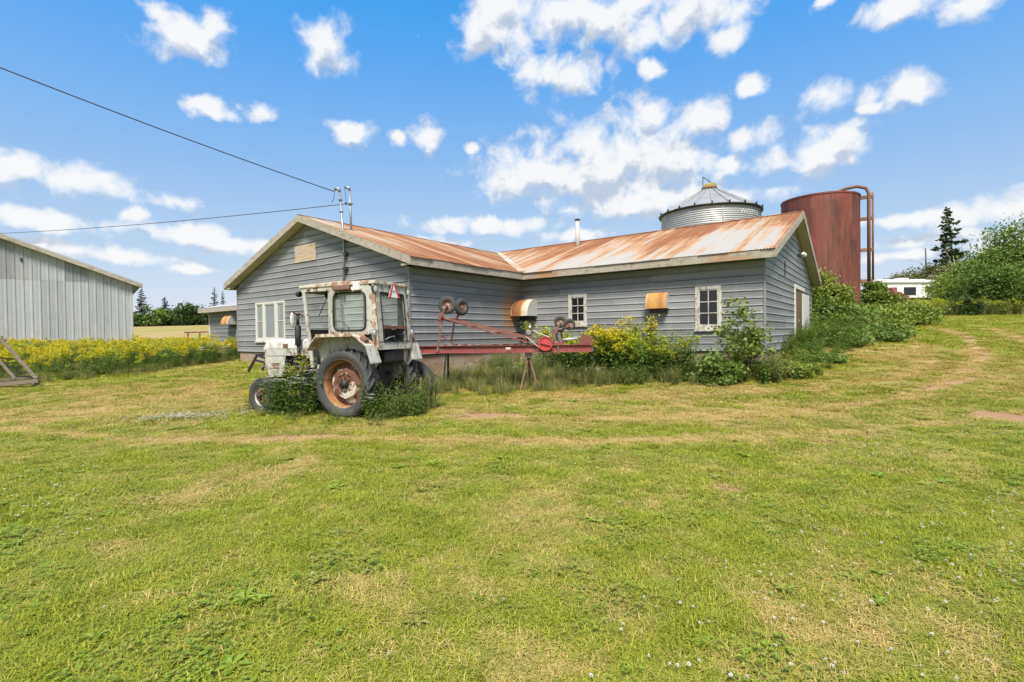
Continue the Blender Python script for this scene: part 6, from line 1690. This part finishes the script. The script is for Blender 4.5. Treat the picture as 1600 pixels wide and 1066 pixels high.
class PB:
    """small plant builder with material slots and a tint per vertex"""
    def __init__(s, seed): s.v = []; s.f = []; s.mi = []; s.t = []; s.r = np.random.default_rng(seed)
    def poly(s, pts, m, tint):
        b = len(s.v); s.v += [tuple(p) for p in pts]; s.t += [tint] * len(pts); s.f.append(tuple(range(b, b + len(pts)))); s.mi.append(m)
    def blade(s, base, az, L, w, bend, m, tint, lean=0.2):
        d = np.array([math.cos(az), math.sin(az), 0]); sd = np.array([-d[1], d[0], 0]); p = np.array(base, float)
        q1 = p + d * L * (lean * 0.5 + bend * 0.2) + np.array([0, 0, L * 0.6]); q2 = p + d * L * (lean + bend) + np.array([0, 0, L * (1.0 - 0.55 * bend)])
        b = len(s.v)
        s.v += [tuple(p - sd * w / 2), tuple(p + sd * w / 2), tuple(q1 - sd * w * 0.42), tuple(q1 + sd * w * 0.42), tuple(q2)]
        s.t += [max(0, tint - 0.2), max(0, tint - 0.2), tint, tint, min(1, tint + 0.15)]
        s.f += [(b, b + 1, b + 3, b + 2), (b + 2, b + 3, b + 4)]; s.mi += [m, m]
    def leaf(s, p, d, L, w, m, tint, droop=0.2):
        d = np.array(d, float); d /= np.linalg.norm(d); sd = np.cross(d, (0, 0, 1.0)); sd /= np.linalg.norm(sd) + 1e-9
        p = np.array(p, float); q = p + d * L * 0.5; e_ = p + d * L - np.array([0, 0, droop * L])
        s.poly([p, q + sd * w / 2, e_, q - sd * w / 2], m, tint)
    def stem(s, p, q, w, m, tint):
        p, q = np.array(p, float), np.array(q, float)
        for a in (0, 1.57):
            sd = np.array([math.cos(a), math.sin(a), 0]) * w / 2
            s.poly([p - sd, p + sd, q + sd * 0.5, q - sd * 0.5], m, tint)
    def mesh(s, name, mats):
        me = bpy.data.meshes.new(name); me.from_pydata(s.v, [], s.f); me.update()
        me.polygons.foreach_set('material_index', s.mi)
        a = me.attributes.new('tint', 'FLOAT', 'POINT'); a.data.foreach_set('value', np.asarray(s.t, np.float32))
        for m in mats: me.materials.append(m)
        return me
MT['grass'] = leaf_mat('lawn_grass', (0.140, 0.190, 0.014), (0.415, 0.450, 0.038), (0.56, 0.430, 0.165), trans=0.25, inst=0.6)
MT['clover'] = leaf_mat('clover_leaf', (0.125, 0.200, 0.024), (0.290, 0.385, 0.046), (0.30, 0.27, 0.08), trans=0.25)
MT['petal'] = weathered('white_petal', (0.56, 0.54, 0.48), rough=0.8, bumpy=0)
MT['weed'] = leaf_mat('weed_leaf', (0.064, 0.128, 0.024), (0.192, 0.296, 0.051), (0.25, 0.22, 0.09), trans=0.3)
MT['gold'] = leaf_mat('goldenrod_flower', (0.46, 0.38, 0.012), (0.70, 0.60, 0.025), trans=0.25)
MT['gold_green'] = leaf_mat('goldenrod_bud', (0.30, 0.34, 0.03), (0.54, 0.54, 0.03), trans=0.25)
MT['tallgrass'] = leaf_mat('tall_grass', (0.094, 0.138, 0.032), (0.232, 0.275, 0.072), (0.40, 0.32, 0.15), trans=0.3)

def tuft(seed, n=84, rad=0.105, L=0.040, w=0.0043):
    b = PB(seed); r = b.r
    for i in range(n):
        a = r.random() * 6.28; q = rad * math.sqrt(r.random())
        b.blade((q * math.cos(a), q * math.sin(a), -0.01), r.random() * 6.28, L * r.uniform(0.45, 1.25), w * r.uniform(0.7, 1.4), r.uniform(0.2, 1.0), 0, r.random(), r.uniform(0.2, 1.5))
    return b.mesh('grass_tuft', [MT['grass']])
def clover(seed, n=16, rad=0.10):
    b = PB(seed); r = b.r
    for i in range(n):
        a = r.random() * 6.28; q = rad * math.sqrt(r.random()); p = np.array([q * math.cos(a), q * math.sin(a), r.uniform(0.02, 0.045)]); a0 = r.random() * 6.28; t = r.random()
        for k in range(3):
            an = a0 + k * 2.094; b.leaf(p, (math.cos(an), math.sin(an), r.uniform(0.0, 0.6)), 0.015, 0.014, 0, t, 0.1)
    return b.mesh('clover_patch', [MT['clover']])
def rosette(seed, n=9, L=0.085):
    b = PB(seed); r = b.r
    for i in range(n):
        a = i * 2.4 + r.normal() * 0.2; b.leaf((0, 0, 0.012), (math.cos(a), math.sin(a), r.uniform(0.25, 0.6)), L * r.uniform(0.7, 1.2), L * 0.42, 0, r.random() * 0.8, 0.25)
    return b.mesh('rosette', [MT['clover']])
def clover_flower(seed):
    b = PB(seed); r = b.r; h = r.uniform(0.05, 0.09); b.stem((0, 0, 0), (0.01, 0, h), 0.003, 0, 0.5)
    for i in range(26):
        d = r.normal(size=3); d /= np.linalg.norm(d); d[2] = abs(d[2]) * 0.9 - 0.2
        b.leaf(np.array([0.01, 0, h]) + d * 0.003, d, 0.0125, 0.0065, 1, 0.5, 0)
    return b.mesh('clover_flower', [MT['clover'], MT['petal']])
lawn_c = proto_collection('lawn_plant', [tuft(i) for i in range(5)] + [clover(30 + i) for i in range(3)] + [rosette(40 + i) for i in range(2)])
flower_c = proto_collection('clover_flower', [clover_flower(60 + i) for i in range(3)])

def goldenrod(seed, h=1.0, gold=True, buds=False):
    b = PB(seed); r = b.r
    ns = r.integers(2, 4)
    for s in range(ns):
        a = r.random() * 6.28; bx0 = np.array([0.06 * math.cos(a), 0.06 * math.sin(a), -0.03]); H = h * r.uniform(0.78, 1.05); tip = bx0 + np.array([r.normal() * 0.07, r.normal() * 0.07, H])
        b.stem(bx0, tip, 0.010, 0, 0.25)
        nl = int(34 * H)
        for i in range(nl):
            t = (i + 0.5) / nl * 0.94 + 0.04; p = bx0 + (tip - bx0) * t; an = i * 2.4 + r.normal() * 0.3
            L = 0.15 * (0.6 + 0.7 * math.sin(math.pi * min(1, t + 0.1))) * r.uniform(0.8, 1.2)
            b.leaf(p, (math.cos(an), math.sin(an), 0.45), L, 0.028, 0, r.random() * 0.6 + 0.3 * t, 0.35)
        if gold:
            m = 1
            for k in range(11):           # arching plumes
                an = k * 2.4 + r.random(); z0_ = H * r.uniform(0.80, 0.99); L = 0.17 * r.uniform(0.5, 1.1) * (1.15 - z0_ / H * 0.3)
                p0 = bx0 + (tip - bx0) * (z0_ / H)
                for j in range(9):
                    f_ = (j + 1) / 9; p = p0 + np.array([math.cos(an) * L * f_, math.sin(an) * L * f_, L * (0.75 * f_ - 0.45 * f_ * f_)]) + r.normal(size=3) * 0.008
                    b.leaf(p, r.normal(size=3) + (0, 0, 0.6), 0.032, 0.026, m, r.random(), 0)
            for j in range(16):
                b.leaf(tip + np.array([r.normal() * 0.018, r.normal() * 0.018, r.uniform(-0.12, 0.04)]), r.normal(size=3) + (0, 0, 0.8), 0.034, 0.026, m, r.random(), 0)
    return b.mesh('goldenrod', [MT['weed'], MT['gold_green'] if buds else MT['gold']])
def leafy_weed(seed, h=0.7):
    b = PB(seed); r = b.r
    for s in range(4):
        a = r.random() * 6.28; bx0 = np.array([0.08 * math.cos(a), 0.08 * math.sin(a), -0.03]); tip = bx0 + np.array([math.cos(a) * 0.15 * h, math.sin(a) * 0.15 * h, h * r.uniform(0.7, 1.1)])
        b.stem(bx0, tip, 0.008, 0, 0.2)
        for i in range(22):
            t = (i + 0.5) / 22; p = bx0 + (tip - bx0) * t; an = i * 2.4 + r.normal() * 0.4
            b.leaf(p, (math.cos(an), math.sin(an), 0.4), 0.13 * r.uniform(0.6, 1.2) * (1.15 - 0.5 * t), 0.045, 0, r.random(), 0.4)
    return b.mesh('leafy_weed', [MT['weed']])
def yarrow(seed, h=0.6):
    b = PB(seed); r = b.r
    for s in range(4):
        a = r.random() * 6.28; bx0 = np.array([0.05 * math.cos(a), 0.05 * math.sin(a), -0.03]); tip = bx0 + np.array([r.normal() * 0.1, r.normal() * 0.1, h * r.uniform(0.75, 1.1)])
        b.stem(bx0, tip, 0.007, 0, 0.3)
        for i in range(14):
            t = (i + 0.5) / 14; p = bx0 + (tip - bx0) * t; an = i * 2.4
            b.leaf(p, (math.cos(an), math.sin(an), 0.5), 0.11 * r.uniform(0.6, 1.2), 0.022, 0, r.random() * 0.7, 0.3)
        for j in range(26):
            q = 0.075 * math.sqrt(r.random()); an = r.random() * 6.28; b.leaf(tip + np.array([q * math.cos(an) - 0.008, q * math.sin(an), 0.01 - q * q * 3]), (1, 0.01 * r.normal(), 0.1), 0.017, 0.017, 1, 0.5, 0)
    return b.mesh('yarrow', [MT['weed'], MT['petal']])
def tall_grass(seed, n=44, L=0.6, rad=0.12):
    b = PB(seed); r = b.r
    for i in range(n):
        a = r.random() * 6.28; q = rad * math.sqrt(r.random()); b.blade((q * math.cos(a), q * math.sin(a), -0.02), r.random() * 6.28, L * r.uniform(0.4, 1.15), 0.007, r.uniform(0.1, 0.7), 0, r.random(), r.uniform(0.05, 0.35))
    return b.mesh('tall_grass', [MT['tallgrass']])
weed_c = proto_collection('weed_plant', [goldenrod(200 + i) for i in range(4)] + [goldenrod(210 + i, 0.9, True, True) for i in range(2)] + [goldenrod(220 + i, 0.85, False) for i in range(2)]
                          + [leafy_weed(230 + i) for i in range(3)] + [yarrow(240 + i) for i in range(2)] + [tall_grass(250 + i) for i in range(3)])
GOLD, BUD, GREEN, WEED, YAR, TALL = [0, 1, 2, 3], [4, 5], [6, 7], [8, 9, 10], [11, 12], [13, 14, 15]
def in_poly(x, y, poly):
    c = np.zeros(len(x), bool); j = len(poly) - 1
    for i in range(len(poly)):
        xi, yi = poly[i]; xj, yj = poly[j]
        c ^= ((yi > y) != (yj > y)) & (x < (xj - xi) * (y - yi) / (yj - yi + 1e-12) + xi); j = i
    return c
def bank(name, label, poly, dens, mix, size, seed, dry=0.15, edge=0.0, cat='weeds', zmod=None):
    """fill a patch of the yard (lateral, distance) with plants. mix: list of (kinds, weight, size factor)"""
    r = np.random.default_rng(seed); P = np.array(poly); lo, hi = P.min(0), P.max(0)
    n = int(dens * np.prod(hi - lo)); la = r.uniform(lo[0], hi[0], n); de = r.uniform(lo[1], hi[1], n)
    k = in_poly(la, de, poly); la, de = la[k], de[k]; n = len(la)
    x, y = yard(la, de)
    cl = fbm(x * 0.9 + seed, y * 0.9, 3)
    w = np.array([m[1] for m in mix], float); w /= w.sum(); cw = np.cumsum(w)
    u = np.clip(0.55 * r.random(n) + 0.45 * np.clip((cl - 0.5) * 2.4 + 0.5, 0, 1), 0, 0.9999)
    g = np.searchsorted(cw, u); g = np.minimum(g, len(mix) - 1)
    idx = np.array([r.choice(mix[q][0]) for q in g]); fac = np.array([mix[q][2] for q in g])
    sc = size * fac * r.uniform(0.62, 1.22, n) * (0.7 + 0.6 * cl)
    if zmod is not None: sc = sc * zmod(la, de)
    rot = np.stack([r.normal(0, 0.10, n), r.normal(0, 0.10, n), r.random(n) * 6.28], 1)
    return scatter(name, weed_c, np.stack([x, y, gz(x, y)], 1), idx, np.stack([sc * r.uniform(0.9, 1.3, n), sc * r.uniform(0.9, 1.3, n), sc], 1), rot, np.clip(r.normal(dry, 0.15, n), 0, 1), label, cat)
# left bank of goldenrod along the steel barn
bank('goldenrod_bank', 'long bank of yellow goldenrod in front of the steel barn', [(-17.0, 14.6), (-14.0, 15.2), (-12.2, 16.6), (-11.6, 18.5), (-11.4, 20.8), (-11.4, 24.5), (-17, 25.5), (-25, 24), (-23, 19)], 13.0, [(GOLD, 5.2, 0.98), (BUD, 2.2, 0.95), (GREEN, 2.0, 0.95), (WEED, 0.8, 1.1)], 0.84, 1)
bank('grass_verge', 'rough green grass along the front of the left goldenrod bank', [(-17.5, 13.6), (-14.0, 14.2), (-11.9, 15.8), (-11.2, 18.3), (-10.8, 20.6), (-11.6, 20.8), (-12.4, 16.9), (-14.2, 15.6), (-17.2, 15.0)], 26, [(TALL, 5, 0.75), (WEED, 2, 0.5), (GREEN, 1, 0.5)], 0.72, 2, 0.25)
bank('white_flower_patch', 'patch of small white flowers between the goldenrod and the barn', [(-12.3, 18.0), (-11.2, 18.6), (-10.7, 21.0), (-11.6, 22.5), (-12.4, 20.5)], 16, [(YAR, 5, 1.15), (GREEN, 1, 0.7), (TALL, 1, 0.8)], 0.95, 3)
# right bank along the front wall
bank('goldenrod_bank', 'goldenrod thicket in front of the right wing wall and its windows', [(2.0, 13.9), (3.4, 13.3), (4.6, 12.9), (4.9, 13.6), (4.7, 14.7), (3.6, 15.5), (1.2, 16.9), (0.8, 16.2), (1.6, 14.9)], 22, [(GREEN, 3.4, 1.05), (WEED, 1.0, 1.1), (GREEN, 2.4, 1.15), (BUD, 2.4, 1.1), (GOLD, 1.5, 1.15)], 1.14, 4, 0.05)
bank('goldenrod_bank', 'green weeds and goldenrod behind the elevator in the inner corner', [(-1.2, 15.6), (1.0, 14.8), (1.5, 15.6), (0.6, 16.8), (-0.4, 17.0)], 14, [(GOLD, 1.5, 0.8), (GREEN, 2.4, 0.8), (WEED, 2.0, 0.9)], 0.85, 5, 0.1)
bank('grass_verge', 'tall mixed grass under and around the elevator', [(-2.0, 11.9), (0.0, 11.8), (2.0, 12.6), (3.2, 12.9), (2.4, 13.9), (1.2, 15.2), (-1.0, 15.4), (-2.4, 14.2)], 20, [(TALL, 6, 0.9), (TALL, 3, 1.1), (YAR, 1.0, 0.95), (WEED, 1.2, 0.7), (GREEN, 0.8, 0.6)], 0.80, 6, 0.35)
bank('grass_verge', 'low rough plants at the foot of the right wing wall', [(2.4, 13.0), (4.4, 12.2), (6.3, 11.8), (6.9, 12.4), (6.6, 13.1), (5.6, 13.6), (4.6, 14.0), (3.0, 13.8)], 26, [(TALL, 4, 1.0), (WEED, 3, 0.95), (GREEN, 2.5, 0.85), (GOLD, 0.4, 0.7)], 0.85, 7, 0.35)
bank('grass_verge', 'weeds and dry grass against the wall under the right window', [(4.3, 13.2), (5.4, 12.7), (6.6, 12.3), (6.75, 12.9), (5.6, 13.6), (4.5, 14.3)], 34, [(WEED, 4, 0.8), (TALL, 3, 1.1), (GREEN, 3, 0.75)], 0.85, 17, 0.35)
bank('weed_thicket', 'green weed thicket along the right gable and under the shrubs', [(6.0, 11.9), (8.0, 12.5), (8.9, 13.8), (10.6, 15.8), (13.3, 18.4), (15.9, 21.0), (19.8, 26.5), (17.5, 27.5), (14.0, 25.0), (11.5, 22.5), (10.6, 20.5), (8.6, 16.8), (7.4, 14.6)], 13, [(GREEN, 3, 0.85), (WEED, 5, 1.1), (TALL, 2.5, 0.9), (BUD, 0.8, 0.8), (GOLD, 0.15, 0.7)], 0.85, 8, 0.1, zmod=lambda la, de: 0.55 + 0.45 * sstep(13.0, 17.0, de))
bank('tall_grass_strip', 'tall yellow grass and goldenrod along the far edge of the lawn', [(23.5, 33.5), (28, 34.8), (33, 34.5), (42, 34), (44, 36.5), (33, 37.5), (26, 37.5)], 9, [(BUD, 4, 1.15), (TALL, 4, 1.7), (GREEN, 2, 1.1), (GOLD, 0.8, 1.0)], 1.05, 9, 0.45)
# weeds round the tractor
def tpoly(pts): 
    out = []
    for (x, y) in pts:
        wx = tx + hd[0] * x - hd[1] * y; wy = ty + hd[1] * x + hd[0] * y
        out.append(tuple(float(k) for k in latdep(wx, wy)))
    return out
bank('tractor_weeds', 'flowering white weeds between the tractor wheels', tpoly([(0.62, 0.98), (1.85, 1.02), (2.05, 0.55), (1.7, 0.35), (0.75, 0.42)]), 30, [(GREEN, 2.5, 0.9), (YAR, 5, 1.3), (WEED, 0.8, 0.9), (BUD, 0.8, 0.95), (TALL, 3, 1.5)], 1.12, 10, 0.2)
bank('tractor_weeds', 'tall green weeds behind the tractor', tpoly([(-0.55, 0.95), (-0.35, 0.2), (-0.5, -0.6), (-0.8, -0.95), (-1.25, -0.9), (-1.3, 0.2), (-1.0, 0.9)]), 30, [(GREEN, 4, 0.9), (WEED, 1.2, 0.9), (YAR, 2.2, 1.15), (TALL, 4, 1.6)], 0.92, 11, 0.3)
bank('tractor_weeds', 'low weeds along the near side of the tractor', tpoly([(2.7, 1.05), (2.6, 0.7), (-0.6, 0.88), (-1.3, 1.0), (-1.2, 1.3), (1.0, 1.35)]), 22, [(TALL, 4, 0.55), (WEED, 3, 0.45), (YAR, 0.8, 0.5)], 0.62, 12, 0.3)
bank('tractor_weeds', 'dark weeds under the tractor', tpoly([(0.5, 0.4), (1.9, 0.4), (1.9, -1.0), (-0.5, -1.0)]), 14, [(GREEN, 3, 0.6), (WEED, 3, 0.6), (TALL, 2, 0.7)], 0.7, 13, 0.2)
bank('tractor_weeds', 'yellow goldenrod sprig by the front wheel', tpoly([(2.45, 0.85), (2.6, 0.85), (2.6, 0.7), (2.45, 0.7)]), 120, [(GOLD, 1, 0.62)], 0.66, 14, 0.1)

# ---- the lawn itself
def lawn_points(d0, d1, dens, seed, lat_k=1.18, margin=1.2):
    r = np.random.default_rng(seed); W = lat_k * d1 + margin
    n = int(dens * 2 * W * (d1 - d0)); la = r.uniform(-W, W, n); de = r.uniform(d0, d1, n)
    k = np.abs(la) < lat_k * de + margin; la, de = la[k], de[k]; x, y = yard(la, de)
    # not inside buildings
    inside = ((x > 0) & (x < W1) & (y > 0) & (y < DW + W2)) | ((x > 0) & (x < UR) & (y > DW) & (y < DW + W2)) | ((x > -8.6) & (x < 0) & (y > 2.5) & (y < 9.5))
    x, y = x[~inside], y[~inside]
    return r, x, y
PX, PI_, PS, PR, PD = [], [], [], [], []
for (d0, d1, dens, sc0, seed) in ((1.6, 4.5, 230, 0.95, 1), (4.5, 8.5, 125, 1.2, 2), (8.5, 15, 60, 1.6, 3), (15, 24, 22, 2.2, 4), (24, 40, 7, 3.2, 5)):
    r, x, y = lawn_points(d0, d1, dens, seed)
    dry, dirt = lawn_maps(x, y)
    keep = r.random(len(x)) > dirt * 1.1 - 0.1
    x, y, dry = x[keep], y[keep], dry[keep]; n = len(x)
    cn = fbm(x * 0.8 + 40, y * 0.8, 3); lush = fbm(x * 1.7 + 70, y * 1.7 + 3, 3)
    pc_ = r.random(n)
    isclov = (pc_ < np.clip((cn - 0.56) * 1.6, 0.015, 0.22)) & (dry < 0.55)
    isros = (r.random(n) < 0.008) & (dry < 0.7)
    ix = r.integers(0, 5, n); ix = np.where(isclov, r.integers(5, 8, n), ix); ix = np.where(isros, r.integers(8, 10, n), ix)
    s = np.where(ix >= 5, np.minimum(sc0, 1.15), sc0) * r.uniform(0.75, 1.25, n)
    dry = np.clip(dry + r.normal(0.13, 0.30, n), 0, 1)
    clump = np.clip((fbm(x * 3.1 + 21, y * 3.1 + 8, 2) - 0.52) * 5, 0, 1)
    zs2 = s / sc0 * (0.55 + 0.45 * sc0) * (0.55 + 0.75 * np.clip(lush - 0.1, 0, 1) + 0.75 * clump) * (1 - 0.25 * dry)
    dry = np.clip(dry - 0.35 * clump, 0, 1)
    PX.append(np.stack([x, y, gz(x, y)], 1)); PI_.append(ix); PS.append(np.stack([s, s, zs2], 1))
    PR.append(np.stack([r.normal(0, 0.06, n), r.normal(0, 0.06, n), r.random(n) * 6.28], 1)); PD.append(dry)
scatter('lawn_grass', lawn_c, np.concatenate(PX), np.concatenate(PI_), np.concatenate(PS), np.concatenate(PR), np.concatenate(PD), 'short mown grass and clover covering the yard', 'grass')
# clover heads, in drifts
PX, PS, PR = [], [], []
for (d0, d1, dens, sc0, seed) in ((1.8, 8.5, 60, 0.62, 21), (8.5, 13, 30, 0.8, 22)):
    r, x, y = lawn_points(d0, d1, dens, seed)
    dry, dirt = lawn_maps(x, y); cl = fbm(x * 0.6 + 11, y * 0.6 + 7, 3)
    la, de = latdep(x, y)
    pr_ = np.clip((cl - 0.44) * 4.0, 0.04, 0.85) * (1 - 0.8 * dry)
    c_ = gpt(300, 655); dd = np.hypot((x - c_[0]), (y - c_[1])); pr_ = np.maximum(pr_, 1.0 * (dd < 1.1))
    k = r.random(len(x)) < pr_; x, y = x[k], y[k]; n = len(x); s = sc0 * r.uniform(0.75, 1.3, n)
    PX.append(np.stack([x, y, gz(x, y) + 0.0], 1)); PS.append(np.stack([s, s, s], 1)); PR.append(np.stack([r.normal(0, 0.15, n), r.normal(0, 0.15, n), r.random(n) * 6.28], 1))
PX = np.concatenate(PX)
# a thick drift of clover in front of the tractor's front wheel
r = np.random.default_rng(5); c_ = gpt(295, 656); e1 = gpt(395, 652); n = 260
la = r.normal(0, 0.45, n); de = r.normal(0, 0.4, n); ax = (e1 - c_)[:2]
x = c_[0] + ax[0] * la + HF[0] * de * 0.5; y = c_[1] + ax[1] * la + HF[1] * de * 0.5
PX = np.concatenate([PX, np.stack([x, y, gz(x, y)], 1)]); s = r.uniform(1.0, 1.5, n)
PS = np.concatenate(PS + [np.stack([s, s, s], 1)]); PR = np.concatenate(PR + [np.stack([s * 0, s * 0, r.random(n) * 6.28], 1)])
scatter('clover_flowers', flower_c, PX, np.random.default_rng(1).integers(0, 3, len(PX)), PS, PR, None, 'white clover flower heads scattered over the lawn', 'clover')
